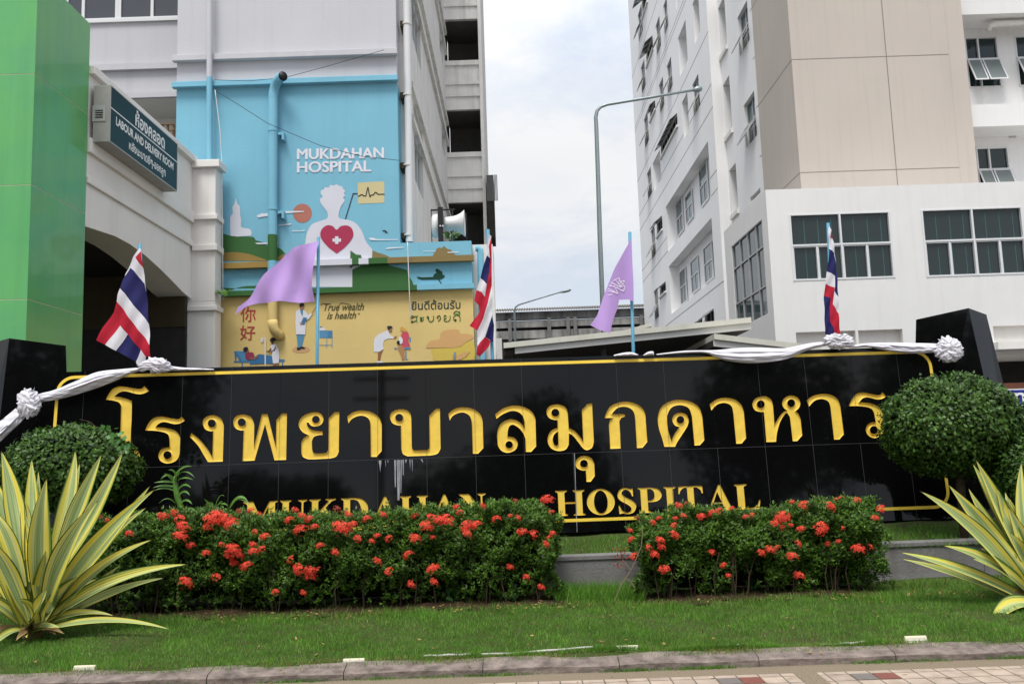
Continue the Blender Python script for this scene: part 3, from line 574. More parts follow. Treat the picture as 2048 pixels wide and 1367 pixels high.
m = MB(); m.box(XA - 7, XA - .63, yN - .6, yb_ - .001, zcl + .002, zcl + .12, DARK); m.box(XA - 7, XA - 6.9, yN - .6, yb_ - .001, -.1, zcl, DARK); m.build('passage_ceiling', arch)

# green clad pillar
gp = thing('green_pillar', 'tall glossy green clad pillar at the left edge behind the black sign', 'pillar', (-7, 11.5, 0))
XG = XA + .02; YG0 = atX(61, 400, XG).y; YG1 = atX(171.5, 400, XG).y
zj = [atX(u, v, XG).z for (u, v) in ((66, 144.5), (62, 369.5), (55, 598))]; sp_ = (zj[0] - zj[2]) / 2
ztop = atX(178, 45, XG).z
zs_ = [ztop] + [zj[0] - sp_ * k for k in range(6)]
for k in range(6):
    m = MB(); z1_, z0_ = zs_[k] - .006, max(zs_[k + 1] + .006, -.1)
    if z1_ < .2: continue
    m.box(XG - 3.2, XG, YG0, YG1, z0_, z1_, GREEN); m.build('panel', gp)
m = MB(); PALE = mat('pale_joint_sealant', (.55, .55, .38), .6, .3)
for z in zs_[1:5]: m.box(XG - 3.2, XG - .004, YG0 + .004, YG1 - .004, z - .006, z + .006, PALE)
m.build('joint', gp)

# light-box sign on the arched wall
lb = thing('department_sign', 'long dark green light-box sign for the labour room on the arched wall', 'sign', (XA + .3, 14, 6))
XFc = XA + .33
c = [atX(221.5, 164, XFc), atX(355.5, 293.5, XFc), atX(353, 388, XFc), atX(218.5, 277, XFc)]
y0, y1 = (c[0].y + c[3].y) / 2, (c[1].y + c[2].y) / 2; zt0 = (c[0].z + c[1].z) / 2; zb_ = (c[2].z + c[3].z) / 2
GREYB = mat('grey_sheet_metal', (.34, .33, .32), .5, .4, var=.2, vscale=4)
m = MB(); m.box(XA + .06, XFc - .004, y0, y1, zb_, zt0, GREYB); m.build('box', lb, bevel=.008)
TEAL = mat('dark_teal_sign_face', (.006, .028, .035), .4, .25)
m = MB(); m.box(XFc - .003, XFc, y0 + .02, y1 - .02, zb_ + .02, zt0 - .02, TEAL); fc = m.build('sign_face', lb)
fr = MB()
for (ya_, yb_, za_, zb2) in ((y0, y1, zt0 - .018, zt0), (y0, y1, zb_, zb_ + .018), (y0, y0 + .018, zb_ + .018, zt0 - .018), (y1 - .018, y1, zb_ + .018, zt0 - .018)): fr.box(XFc - .003, XFc + .006, ya_, yb_, za_, zb2, ALUG)
fr.build('frame', lb)
zf = lambda v: zb_ + (zt0 - zb_) * v
yf = lambda u: y0 + (y1 - y0) * u
LW = mat('white_sign_lettering', (.75, .77, .77), .5, .3)
def lbt(body, u0, u1, v0, v1, bold=.0):
    mb = MB(); text_mesh(mb, body, lambda u, v: (XFc + .004, yf(u0 + (u1 - u0) * u), zf(v0 + (v1 - v0) * v)), LW, bold); mb.build('lettering', fc)
lbt('ห้องคลอด', .33, .78, .655, .96, .03)
lbt('LABOUR AND DELIVERY ROOM', .075, .93, .375, .53, .035)
lbt('หอังนะบาดยิๆ-ออกลูก', .25, .80, .07, .30, .022)
m = MB(); m.box(XFc + .001, XFc + .004, y0 + .02, y1 - .02, zf(.6), zf(.6) + .02, LW); m.build('rule', fc)
m = MB(); ym = y0 - .004; xm = (XA + XFc) / 2
m.box(xm - .11, xm + .1, y0 - .012, y0 - .001, zf(.36), zf(.64), ALUG)
for i in range(4): m.box(xm - .06, xm + .06, y0 - .02, y0 - .013, zf(.42 + .04 * i), zf(.435 + .04 * i), DARK)
m.build('vent', lb)

# ================================================================== RIGHT: ANNEX AND TOWER
YB = 25.0
annex = thing('annex_building', 'low bright white annex with two wide aluminium windows on its upper floor', 'building', (9, YB, 0))
XBk = (X(1529, 379.5, YB) + X(1549, 620, YB)) / 2; ztop = (Z(1529, 379.5, YB) + Z(2046, 362.5, YB)) / 2
def rect(Y, pts):   # tl, tr, bl, br pixels -> x0,x1,z0,z1
    P = [atY(u, v, Y) for u, v in pts]
    return ((P[0].x + P[2].x) / 2, (P[1].x + P[3].x) / 2, (P[2].z + P[3].z) / 2, (P[0].z + P[1].z) / 2)
W1 = rect(YB, [(1576, 429.5), (1779.5, 422), (1588, 561.5), (1790, 555.5)]); W2 = rect(YB, [(1840, 419.8), (2044.5, 412.8), (1854, 553.8), (2056, 548)])
NB = [rect(YB, [(1592.5, 664), (1711, 660.5), (1594, 712), (1714, 708)]), rect(YB, [(1717, 660.3), (1805.4, 657.3), (1719, 712), (1808, 708)]), rect(YB, [(1985.7, 651.5), (2070, 649), (1989, 683), (2072, 680)])]
GF = (X(1845, 760, YB), X(2250, 760, YB), 0, Z(2020, 707, YB))
NB[2] = (NB[2][0], NB[2][1] + 2, NB[2][2], NB[2][3])
m = MB(); m.wall('y', YB, XBk, 24, 0, ztop, [(*W1, .1), (*W2, .1)] + [(*q, .22) for q in NB] + [(*GF, 3)], WHITE, CREAM)
for q in NB: m.face([(q[0], YB + .22, q[2]), (q[1], YB + .22, q[2]), (q[1], YB + .22, q[3]), (q[0], YB + .22, q[3])], CREAM)
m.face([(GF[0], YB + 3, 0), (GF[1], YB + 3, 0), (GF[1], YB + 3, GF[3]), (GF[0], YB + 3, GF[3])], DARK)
YE = atX(1451, 520, XBk).y
m.face([(XBk, YB, ztop - .02), (24, YB, ztop - .02), (24, YE, ztop - .02), (XBk, YE, ztop - .02)], WHITE); m.face([(XBk, YE, 0), (XBk + 3, YE, 0), (XBk + 3, YE, ztop), (XBk, YE, ztop)], WHITE2)
m.box(NB[2][0] - .1, 24, YB - .35, YB - .001, NB[2][2] - .26, NB[2][2] - .04, CREAM); m.build('wall', annex)
m = MB(); m.box(GF[0] + .02, GF[1], YB + .1, YB + .25, Z(2020, 777, YB), Z(2020, 765, YB), mat('brown_wood_beam', (.17, .06, .035), .6, .3, var=.2)); m.build('beam', annex)
BL = mat('blind_cord_seen_in_glass', (.055, .12, .125), .6, .2)
def win_front(q, parent):
    x0, x1, z0, z1 = q; yg = YB + .07; f = .055
    b = MB(); zm = z0 + (z1 - z0) * .53; xm = (x0 + x1) / 2
    for x in (x0, xm - f / 2, x1 - f): b.box(x, x + f, YB - .02, YB + .09, z0, z1, ALU)
    for (xa, xb) in ((x0 + f, xm - f / 2), (xm + f / 2, x1 - f)):
        for z in (z0, zm - f / 2, z1 - f * .7): b.box(xa, xb, YB - .015, YB + .088, z, z + f * (1 if z < z1 - f else .7), ALU)
        c = (xa + xb) / 2
        b.box(c - .022, c + .022, YB - .005, YB + .085, z0 + f, zm - f / 2, ALU)
        for (xx0, xx1) in ((xa, c - .022), (c + .022, xb)):
            b.box(xx0, xx0 + .035, YB + .01, YB + .08, z0 + f, zm - f / 2, ALU); b.box(xx0 + .035, xx1, YB + .01, YB + .08, zm - f / 2 - .04, zm - f / 2, ALU)
    o = b.build('window', parent)
    for (xa, xb) in ((x0 + f, xm - f / 2), (xm + f / 2, x1 - f)):
        b = MB(); b.face([(xa, yg, z0 + f), (xb, yg, z0 + f), (xb, yg, z1 - f), (xa, yg, z1 - f)], GLASS)
        for t in (.27, .56, .84): b.face([(xa + (xb - xa) * t, yg - .004, z0 + f), (xa + (xb - xa) * t + .022, yg - .004, z0 + f), (xa + (xb - xa) * t + .022, yg - .004, z1 - f), (xa + (xb - xa) * t, yg - .004, z1 - f)], BL)
        b.build('pane', o)
win_front(W1, annex); win_front(W2, annex)
# side wall of the annex
def rectx(Xp, pts):  # tl(far top), tr(near top), bl, br  -> y0(near), y1(far), z0, z1
    P = [atX(u, v, Xp) for u, v in pts]
    return ((P[1].y + P[3].y) / 2, (P[0].y + P[2].y) / 2, (P[2].z + P[3].z) / 2, (P[0].z + P[1].z) / 2)
YE = atX(1451, 520, XBk).y
WG = rectx(XBk, [(1461.2, 496), (1522.7, 437.4), (1475, 656), (1536.6, 628.8)])
m = MB(); m.wall('x', XBk, YB, YE, 0, ztop, [(*WG, .12)], WHITE2, WHITE2); m.build('wall', annex)
GBAR = ALUG
b = MB(); y0, y1, z0, z1 = WG; f = .05
for t in (0, .22, .48, .74, 1): b.box(XBk + .02, XBk + .1, y0 + (y1 - y0) * t - f / 2, y0 + (y1 - y0) * t + f / 2, z0, z1, GBAR)
for t in (0, .3, .72, 1): b.box(XBk + .025, XBk + .105, y0, y1, z0 + (z1 - z0) * t - f / 2, z0 + (z1 - z0) * t + f / 2, GBAR)
o = b.build('window', annex); b = MB(); b.face([(XBk + .07, y0, z0), (XBk + .07, y1, z0), (XBk + .07, y1, z1), (XBk + .07, y0, z1)], GLASSB); b.build('pane', o)

YT = 27.5
tower = thing('tower_block', 'tall white tower block with a tan corner slab and rows of small awning windows', 'building', (13, YT, 0))
XT = (X(1573.5, 0, YT) + X(1603, 370, YT)) / 2; XTR = (X(1922, 0, YT) + X(1956, 360, YT)) / 2
YT2 = (atX(1502, 5, XT).y + atX(1528, 375, XT).y) / 2
YN = (atX(1450.5, 50, XT).y + atX(1432, 15, XT).y) / 2; YN = atX(1437.5, 50, XT).y
XF = X(1415.5, 50, YN); YFAR = (atX(1256, 20, XF).y + atX(1284, 520, XF).y) / 2
ZT = 42
m = MB(); m.face([(XT, YT, 0), (XTR, YT, 0), (XTR, YT, ZT), (XT, YT, ZT)], TAN); m.face([(XT, YT, 0), (XT, YT2, 0), (XT, YT2, ZT), (XT, YT, ZT)], TAN); m.face([(XTR, YT, 0), (XTR, YT + 6, 0), (XTR, YT + 6, ZT), (XTR, YT, ZT)], TAN); m.build('tan_wall', tower)
m = MB(); zA_ = (Z(1605, 119, YT) + Z(1890, 109, YT)) / 2; zB_ = (Z(1607, 345, YT) + Z(1915, 335, YT)) / 2; dz = zA_ - zB_
xv = (X(1764, 10, YT) + X(1793, 350, YT)) / 2; xe = (X(1890, 30, YT) + X(1918, 320, YT)) / 2
for k in range(-1, 4):
    z = zB_ + dz * k; m.box(XT + .01, xe, YT - .003, YT - .001, z - .014, z + .014, JOINT); m.box(XT - .003, XT - .001, YT + .01, YT2, z - .014, z + .014, JOINT)
m.box(xv - .014, xv + .014, YT - .005, YT - .0035, 0, ZT, JOINT); m.box(xe - .008, xe + .008, YT - .005, YT - .0035, 0, ZT, TAN); m.build('joint', tower)
tA = T(6.827, 1250, 0); tB = T(6.827, 1250, 200); tC = T(6.827, 1270, 400); tD = T(6.827, 1270, 560)
def q(tf, *pts): return [tf(*p) for p in pts]
WN = []     # windows on the near part (plane XT): far-top, near-top, far-bottom, near-bottom
WN.append((rectx(XT, q(tA, (1535, 240), (1665, 10), (1570, 780), (1700, 540))), 1)); WN.append((rectx(XT, q(tB, (1620, 60), (1770, -120), (1655, 665), (1795, 490))), 1))
dzf = WN[0][0][2] - WN[1][0][2]
WN.append(((WN[0][0][0], WN[0][0][1], WN[0][0][2] + dzf, WN[0][0][3] + dzf), 1)); WN.append(((WN[0][0][0], WN[0][0][1], WN[0][0][2] + 2 * dzf, WN[0][0][3] + 2 * dzf), 1))
sl = rectx(XT, q(tB, (1705, 1340), (1845, 1195), (1712, 1390), (1852, 1265))); WN.append((sl, 0))
nsl = []
for (tf, a_, b_, c_, d_) in ((tA, (1270, 80), (1355, -20), (1310, 790), (1395, 600)), (tA, (1335, 1165), (1420, 1030), (1385, 1910), (1465, 1715)), (tB, (1415, 970), (1505, 865), (1470, 1560), (1555, 1480))):
    nsl.append(rectx(XT, q(tf, a_, b_, c_, d_)))
YNM = max(n_[1] for n_ in nsl); 
nsl = [(n_[0], min(n_[1], YN - .03), n_[2], n_[3]) for n_ in nsl]
dn = nsl[0][2] - nsl[1][2]; nsl.append((nsl[0][0], nsl[0][1], nsl[0][2] + dn, nsl[0][3] + dn))
m = MB(); m.wall('x', XT, YT2, YN, 0, ZT, [(*h, .25) for h, _ in WN] + [(*h, .8) for h in nsl], WHITE2)
m.face([(XF, YN, 0), (XT + .9, YN, 0), (XT + .9, YN, ZT), (XF, YN, ZT)], WHITE2)
m.build('wall', tower)
FW = []; RC = []
for (tf, a_, b_, c_, d_) in (
    (tA, (172, 190), (228, 75), (190, 545), (240, 440)), (tA, (415, 350), (468, 230), (440, 740), (492, 620)), (tA, (520, 70), (575, -30), (545, 465), (585, 370)), (tA, (215, 920), (262, 820), (235, 1270), (283, 1160)),
    (tA, (568, 900), (628, 780), (590, 1290), (648, 1170)), (tA, (465, 1160), (515, 1050), (480, 1540), (538, 1440)), (tA, (918, 1160), (1000, 1010), (945, 1565), (1025, 1455)),
    (tB, (258, 260), (305, 170), (275, 640), (328, 560)), (tB, (300, 1000), (350, 915), (315, 1345), (368, 1260)),
    (tC, (210, 420), (265, 350), (235, 800), (285, 740)), (tD, (255, 155), (305, 100), (275, 545), (328, 490))): FW.append((rectx(XF, q(tf, a_, b_, c_, d_)), 1))
FW2 = []
for (tf, a_, b_, c_, d_) in ((tA, (205, 30), (285, -110), (265, 130), (325, -10)), (tA, (275, 700), (372, 560), (310, 840), (390, 670)), (tB, (342, 130), (412, 20), (345, 260), (415, 140)), (tB, (478, 640), (705, 185), (505, 760), (722, 330)),
    (tC, (295, 310), (368, 215), (305, 480), (375, 400)), (tC, (340, 1185), (415, 1105), (345, 1310), (425, 1230)), (tD, (820, 570), (915, 505), (825, 660), (920, 600)), (tD, (950, 460), (1070, 385), (960, 640), (1085, 560))): FW2.append((rectx(XF, q(tf, a_, b_, c_, d_)), 2))
for (tf, a_, b_, c_, d_) in ((tA, (718, 525), (825, 285), (755, 1035), (858, 815)), (tA, (918, 45), (1000, -110), (955, 600), (1027, 440)), (tB, (775, 60), (850, -130), (808, 530), (877, 395)), (tB, (372, 860), (478, 690), (400, 1250), (493, 1085)), (tA, (670, -240), (740, -390), (700, 110), (752, 0))):
    RC.append((*rectx(XF, q(tf, a_, b_, c_, d_)), 1.3))
R1 = rectx(XF, [(1332.3, 413.2), (1414.8, 282.8), (1335, 501), (1424, 400)]); R2 = rectx(XF, [(1338.1, 532.6), (1425.3, 431.5), (1342.5, 629), (1427.5, 557.5)])
for h in (R1, R2): RC.append((*h, .56))
m = MB(); m.wall('x', XF, YN, YFAR, 0, ZT, [(*h, .16) for h, _ in FW + FW2] + RC, WHITE2)
for h in RC: m.face([(XF + h[4], h[0], h[2]), (XF + h[4], h[1], h[2]), (XF + h[4], h[1], h[3]), (XF + h[4], h[0], h[3])], WHITE2)
m.face([(XF, YFAR, 0), (XF + 14, YFAR, 0), (XF + 14, YFAR, ZT), (XF, YFAR, ZT)], WHITE2); m.build('wall', tower)
m = MB()
zg = [atX(*tB(1190, 105), XF).z, atX(*tA(1035, 640), XF).z, atX(*tC(880, 150), XF).z, atX(*tC(1235, 1085), XF).z, atX(*tB(265, 40), XF).z, atX(*tA(830, 0), XF).z, atX(*tA(440, 0), XF).z]
zg += [atX(*tC(175, 0), XF).z, atX(*tC(110, 950), XF).z]
for z in zg:
    segs = [(YN + .01, YFAR)]
    for h in RC + [(*a_, 0) for a_, _ in FW + FW2]:
        if h[2] - .02 < z < h[3] + .02:
            ns = []
            for (a_, b_) in segs:
                if h[0] > a_ + .01: ns.append((a_, min(b_, h[0])))
                if h[1] < b_ - .01: ns.append((max(a_, h[1]), b_))
            segs = [s_ for s_ in ns if s_[1] - s_[0] > .05]
    for (a_, b_) in segs: m.box(XF - .004, XF - .001, a_, b_, z - .018, z + .018, JOINT)
for z in [atX(*tB(1875, 740), XT).z + k * dz / 2 for k in range(-1, 7)]:
    m.box(XT - .004, XT - .001, YT2 + .01, WN[0][0][0] - .15 if False else YT2 + .25, z - .015, z + .015, JOINT)
m.build('joint', tower)
def win_side(h, kind, Xp, d=.1):
    y0, y1, z0, z1 = h; b = MB(); f = .05; xs = Xp + d
    for y in ((y0, y1 - f) if kind == 0 else (y0, (y0 + y1) / 2 - f / 2, y1 - f)) if kind != 2 else [y0 + (y1 - y0 - f) * t / max(2, round((y1 - y0) / .8)) for t in range(max(2, round((y1 - y0) / .8)) + 1)]: b.box(xs - .03, xs + .03, y, y + f, z0, z1, ALUG)
    zm = z0 + (z1 - z0) * .45
    for z in ((z0, zm, z1 - f) if kind == 1 else (z0, z1 - f)): b.box(xs - .028, xs + .028, y0, y1, z, z + f, ALUG)
    if kind == 2: b.box(Xp - .1, Xp + .02, y0 - .15, y1 + .15, z0 - .16, z0 - .04, CREAM)
    o = b.build('window', tower)
    b = MB(); b.face([(xs, y0, z0), (xs, y1, z0), (xs, y1, z1), (xs, y0, z1)], GLASSB if kind == 1 else DARK); b.build('pane', o)
    if kind in (1, 2):     # top-hung sashes pushed open
        b = MB(); zt_ = zm if kind == 1 else z1 - .02; zl = (zt_ - z0) * (.95 if kind == 1 else .75); a_ = R(28 if kind == 1 else 50); nn = 2 if kind == 1 else max(2, round((y1 - y0) / .8))
        for t in range(nn):
            ya = y0 + (y1 - y0) * t / nn + .02; yb = y0 + (y1 - y0) * (t + 1) / nn - .02
            M_ = Matrix.Translation((Xp - .01, 0, zt_)) @ Matrix.Rotation(a_, 4, 'Y')
            for (ba, bb, za, zb2) in ((ya, ya + .04, -zl, 0), (yb - .04, yb, -zl, 0), (ya + .04, yb - .04, -zl, -zl + .04), (ya + .04, yb - .04, -.04, 0)): b.box(-.015, .015, ba, bb, za, zb2, ALUG, M_)
            b.face([tuple(M_ @ Vector(p)) for p in ((0, ya, -zl), (0, yb, -zl), (0, yb, 0), (0, ya, 0))], mat('grey_open_sash_glass', (.16, .19, .19), .12, .6))
        b.build('sash', o)
for h, k in WN: win_side(h, k, XT, .16)
for h, k in FW + FW2: win_side(h, k, XF)
for h in nsl:
    b = MB(); xs = XT + .55; y0, y1, z0, z1 = h; b.box(xs, xs + .05, y0, y0 + .05, z0, z1, ALUG); b.box(xs, xs + .05, y1 - .3, y1 - .25, z0, z1, ALUG); b.box(XT - .1, XT + .05, y0 - .1, y1, z0 - .22, z0 - .02, CREAM)
    o = b.build('window', tower); b = MB(); b.face([(xs + .03, y0, z0), (xs + .03, y1, z0), (xs + .03, y1, z1), (xs + .03, y0, z1)], GLASS); b.build('pane', o)
def win_rec(h, col3):
    xs = XF + .5; b = MB()
    y0, y1, z0, z1 = h; f = .06
    for y in (y0, y1 - f): b.box(xs - .04, xs + .03, y, y + f, z0, z1, ALU)
    for z in (z0, z0 + (z1 - z0) * .5, z1 - f): b.box(xs - .038, xs + .028, y0 + f, y1 - f, z, z + f, ALU)
    b.box(xs - .03, xs + .03, (y0 + y1) / 2 - .03, (y0 + y1) / 2 + .03, z0 + f, z0 + (z1 - z0) * .5, ALU)
    o = b.build('window', tower); b = MB(); b.face([(xs, y0, z0), (xs, y1, z0), (xs, y1, z1), (xs, y0, z1)], GLASSB); b.build('pane', o)
for (tf, a_, b_, c_, d_) in ((tB, (1010, 965), (1115, 840), (1040, 1460), (1145, 1360)), (tC, (685, -40), (775, -160), (705, 335), (795, 235)), (tC, (560, 60), (645, -60), (585, 500), (662, 420)),
    (tC, (610, 985), (690, 905), (635, 1450), (715, 1365)), (tC, (760, 845), (858, 750), (785, 1275), (880, 1215)), (tC, (935, 660), (1045, 560), (965, 1140), (1075, 1065))): win_rec(rectx(XF + .5, q(tf, a_, b_, c_, d_)), 0)
# right bay with slab bands and recessed windows
YW, YS_ = 29.4, 28.3
m = MB(); xr1 = 24
zb1 = Z(1980, 28, YS_); zb2t, zb2b = Z(2000, 208, YS_), Z(2000, 252, YS_); dfl = zb1 - zb2b
wq = [rect(YW, [(1927.8, 74.6), (1994.2, 73), (1938, 175.6), (2003.8, 174.6)]), rect(YW, [(1951, 295.6), (2015.6, 292.6), (1961, 396), (2026, 394)])]
wq += [(a_ + 2.75 * 1, b_ + 2.75, c_, d_) for (a_, b_, c_, d_) in [(wq[0][0] - .95, wq[0][1] - .95, wq[0][2], wq[0][3])]]
m.wall('y', YW, XTR - .05, xr1, 0, ZT, [(*h, .14) for h in wq], WHITE)
for k in range(-3, 4):
    m.box(XTR + .001, xr1, YS_, YW - .001, zb2b + dfl * k, zb2t + dfl * k, WHITE)
m.build('wall', tower)
for h in wq:
    b = MB(); x0, x1, z0, z1 = h; f = .05; zm = z0 + (z1 - z0) * .55
    for x in (x0, x0 + (x1 - x0) * .38, x1 - f): b.box(x, x + f, YW - .02, YW + .1, z0, z1, ALU)
    for z in (z0, zm, z1 - f): b.box(x0, x1, YW - .018, YW + .098, z, z + f, ALU)
    o = b.build('window', tower); b = MB(); b.face([(x0, YW + .07, z0), (x1, YW + .07, z0), (x1, YW + .07, z1), (x0, YW + .07, z1)], GLASS); b.build('pane', o)
    b = MB(); zl = (zm - z0) * .97
    for (xa, xb) in ((x0 + .02, x0 + (x1 - x0) * .42), (x0 + (x1 - x0) * .46, x1)):
        M_ = Matrix.Translation((0, YW - .03, zm)) @ Matrix.Rotation(R(-24), 4, 'X')
        for (ba, bb, za, zb2) in ((xa, xa + .045, -zl, 0), (xb - .045, xb, -zl, 0), (xa + .045, xb - .045, -zl, -zl + .045), (xa + .045, xb - .045, -.045, 0)): b.box(ba, bb, -.015, .015, za, zb2, ALU, M_)
        b.face([tuple(M_ @ Vector(p)) for p in ((xa, 0, -zl), (xb, 0, -zl), (xb, 0, 0), (xa, 0, 0))], mat('grey_open_sash_glass', 0))
    b.build('sash', o)
m = MB(); m.tube([atY(1977, 61, YS_ + .5), atY(1979, 52, YS_ + .45), atY(1990, 48, YS_ + .4), atY(2100, 43, YS_ + .4)], .1, PVC, 12); m.build('drainpipe', tower, smooth=True)
m = MB(); p = atY(2024, 271, YW); m.box(p.x - .11, p.x + .11, YW - .06, YW, p.z - .09, p.z + .09, ALUG); m.build('wall_vent', tower)

# ================================================================== BETWEEN THE BUILDINGS
OLDR = mat('old_corrugated_roof', (.16, .15, .13), .9, .1, var=.5, vscale=3)
OLDC = mat('mould_stained_concrete', (.36, .355, .34), .9, .1, var=.75, vscale=1.1, stretch=(1, 1, .35), streak=.45)
YO = 60.0
old = thing('old_building', 'distant mould-stained grey building with a corrugated roof', 'building', (3, YO, 0))
xa, xb = X(955, 640, YO), X(1320, 640, YO); zr0, zr1 = Z(1130, 622, YO), Z(1130, 610, YO)
m = MB(); nr = 140
G = [[(xa + (xb - xa) * i / nr, YO - .6 + 3 * t, zr0 + .0 + (zr1 - zr0 + .2) * t + .09 * (i % 2)) for t in (0, 1)] for i in range(nr + 1)]
m.grid(G, OLDR); m.build('roof', old)
m = MB(); zq = lambda v: Z(1130, v, YO)
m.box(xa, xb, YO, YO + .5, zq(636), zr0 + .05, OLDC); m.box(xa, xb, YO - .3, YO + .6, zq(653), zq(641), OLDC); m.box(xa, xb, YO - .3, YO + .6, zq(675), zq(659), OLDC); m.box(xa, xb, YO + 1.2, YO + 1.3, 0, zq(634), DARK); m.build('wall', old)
m = MB()
for u in (1020, 1098, 1136, 1150, 1282): m.box(X(u, 660, YO) - .12, X(u, 660, YO) + .12, YO - .5, YO - .31, 0, zq(636), CONC)
m.build('column', old)
m = MB(); m.box(X(985, 700, 40), X(1004, 700, 40), 40, 41, 0, Z(995, 676, 40), CREAM); m.build('side_wall', old)

def lamp(label, pts, r0, Y, head, group=None):
    o = thing('street_lamp', label, 'street lamp', (atY(*pts[0], Y).x, Y, 0))
    P = [atY(u, v, Y) for u, v in pts]; P[0].z = 0; n_ = len(P)
    m = MB(); m.tube(P, r0, GALV, 12, True, [r0 * (1 - .5 * i / (n_ - 1)) if i else r0 for i in range(n_)]); m.build('pole', o, smooth=True)
    h = MB(); a_, b_ = atY(*head[0], Y), atY(*head[1], Y); d = (b_ - a_)
    h.tube([a_ - d * .15, a_, a_ + d * .3, a_ + d * .8, b_], .1, GALV, 10, True, [r0 * .5, r0 * .8, r0 * 1.3, r0 * 1.25, r0 * .6]); h.build('lamp_head', o, smooth=True)
lamp('tall galvanised street lamp with a long arm reaching right towards the tower', [(1207, 700), (1200, 480), (1196, 350), (1192.5, 250), (1191.5, 235), (1194, 222), (1201, 214), (1215, 209), (1300, 195), (1392, 179.5)], .075, 25, [(1388, 180.2), (1404, 177)])
lamp('small street lamp in front of the old stained building', [(1030, 700), (1029.5, 640), (1029, 622), (1031, 614), (1038, 609), (1080, 596), (1125, 583)], .05, 36, [(1122, 584), (1142, 579.5)])
# walkway canopies
CANW = mat('cream_canopy_sheet', (.58, .57, .50), .5, .3, var=.12, vscale=2, streak=.1); CANF = mat('white_canopy_fascia', (.64, .63, .60), .55, .3, var=.1, vscale=2)
UND = mat('canopy_underside_shade', (.05, .046, .042), .8, .15, var=.3)  # shade below the canopies put into the soffit colour
def canopy(name, label, a, b, Y, dep, posts, gut=.10, fas=.13, inset=.0):
    A, B = atY(*a, Y), atY(*b, Y); o = thing(name, label, 'canopy', ((A.x + B.x) / 2, Y, 0), 'covered walkway roofs')
    m = MB(); d = Vector((0, dep, 0)); dz_ = Vector((0, 0, -gut)); n0 = Vector((0, -.06, 0))
    m.hexa([A + dz_ + n0, B + dz_ + n0, B + dz_ + d, A + dz_ + d, A + n0, B + n0, B + d, A + d], CANW); m.build('roof', o)
    m = MB(); f0 = Vector((0, 0, -gut - .002)); f1 = Vector((0, 0, -gut - fas)); A2 = A.lerp(B, inset)
    m.hexa([A2 + f1, B + f1, B + f1 + Vector((0, .05, 0)), A2 + f1 + Vector((0, .05, 0)), A2 + f0, B + f0, B + f0 + Vector((0, .05, 0)), A2 + f0 + Vector((0, .05, 0))], CANF); m.build('fascia', o)
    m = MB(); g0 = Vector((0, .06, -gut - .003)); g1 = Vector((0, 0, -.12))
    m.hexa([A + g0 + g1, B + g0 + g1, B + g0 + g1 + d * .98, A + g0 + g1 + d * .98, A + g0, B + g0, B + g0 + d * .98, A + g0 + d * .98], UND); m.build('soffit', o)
    for (u, yy, r) in posts:
        x = X(u, 700, Y + yy); t = (x - A.x) / (B.x - A.x); m = MB(); m.tube([(x, Y + yy, 0), (x, Y + yy, A.z + (B.z - A.z) * t - gut - .1)], r, GALV, 12); m.build('post', o, smooth=True)
    return o
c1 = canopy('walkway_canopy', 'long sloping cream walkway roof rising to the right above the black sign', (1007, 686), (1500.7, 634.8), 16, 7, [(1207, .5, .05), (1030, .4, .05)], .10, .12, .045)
m = MB(); m.box(X(1005, 700, 22.9), X(1440, 700, 22.9), 22.9, 23, 0, Z(1200, 676, 22.9), DARK); m.build('shade_back_wall', c1)  # dark backdrop stands in for the deep shade under the roof
m = MB(); A, B = atY(1270, 691, 19), atY(1391, 678, 19); m.tube([A, B], .03, PVC, 8); m.build('conduit', c1)
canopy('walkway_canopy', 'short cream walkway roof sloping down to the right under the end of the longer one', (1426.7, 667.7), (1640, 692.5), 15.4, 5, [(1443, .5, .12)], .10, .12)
c3 = canopy('walkway_canopy', 'small pale yellow roof end showing below the lamp post beside the tower', (1200, 674), (1302, 645.5), 24, 3, [], .1, .06)
# horn loudspeaker on the mural roof
ls = thing('horn_loudspeaker', 'white horn loudspeaker in a black frame on the blue mural roof', 'loudspeaker', (X(895, 484, YM + .5), YM + .5, zt))
tS = T(9.3, 790, 380); YL = YM + .5
m = MB()
for (x, xw) in ((678, 14), (1325, 20)): m.box(X(*tS(x - xw / 2, 600), YL), X(*tS(x + xw / 2, 600), YL), YL - .02, YL + .02, zt, Z(*tS(x, 360), YL) if x < 1000 else Z(*tS(x, 430), YL), BLACKM)
m.box(X(*tS(815, 600), YL), X(*tS(912, 600), YL), YL - .26, YL - .2, zt, Z(*tS(860, 375), YL), BLACKM)
m.box(X(*tS(670, 600), YL), X(*tS(1115, 600), YL), YL - .02, YL + .02, Z(*tS(900, 380), YL), Z(*tS(900, 355), YL), BLACKM)
m.box(X(*tS(912, 600), YL), X(*tS(1180, 600), YL), YL - .02, YL + .02, Z(*tS(1000, 542), YL), Z(*tS(1000, 525), YL), BLACKM); m.box(X(*tS(1060, 600), YL), X(*tS(1085, 600), YL), YL - .02, YL + .02, zt, Z(*tS(1070, 375), YL), BLACKM)
m.build('frame', ls)
HW = mat('white_horn_plastic', (.68, .68, .67), .35, .4)
def lathe(mb, prof, axisfn, m_, n_=24):
    G = [[axisfn(a_, r_, 2 * math.pi * t / n_) for t in range(n_)] for a_, r_ in prof]; mb.grid(G, m_, True)
zc = Z(*tS(1000, 760), YL)
def horn(px, rp):
    c_ = atY(*tS(px, 760), YL); rr_ = rp / 9.3 / F * YL
    return (c_.x, rr_)
pr = [(930, 20), (930, 150), (985, 160), (1040, 165), (1100, 175), (1160, 195), (1220, 230), (1265, 270), (1300, 310), (1296, 300), (1255, 250), (1180, 190), (1100, 150)]
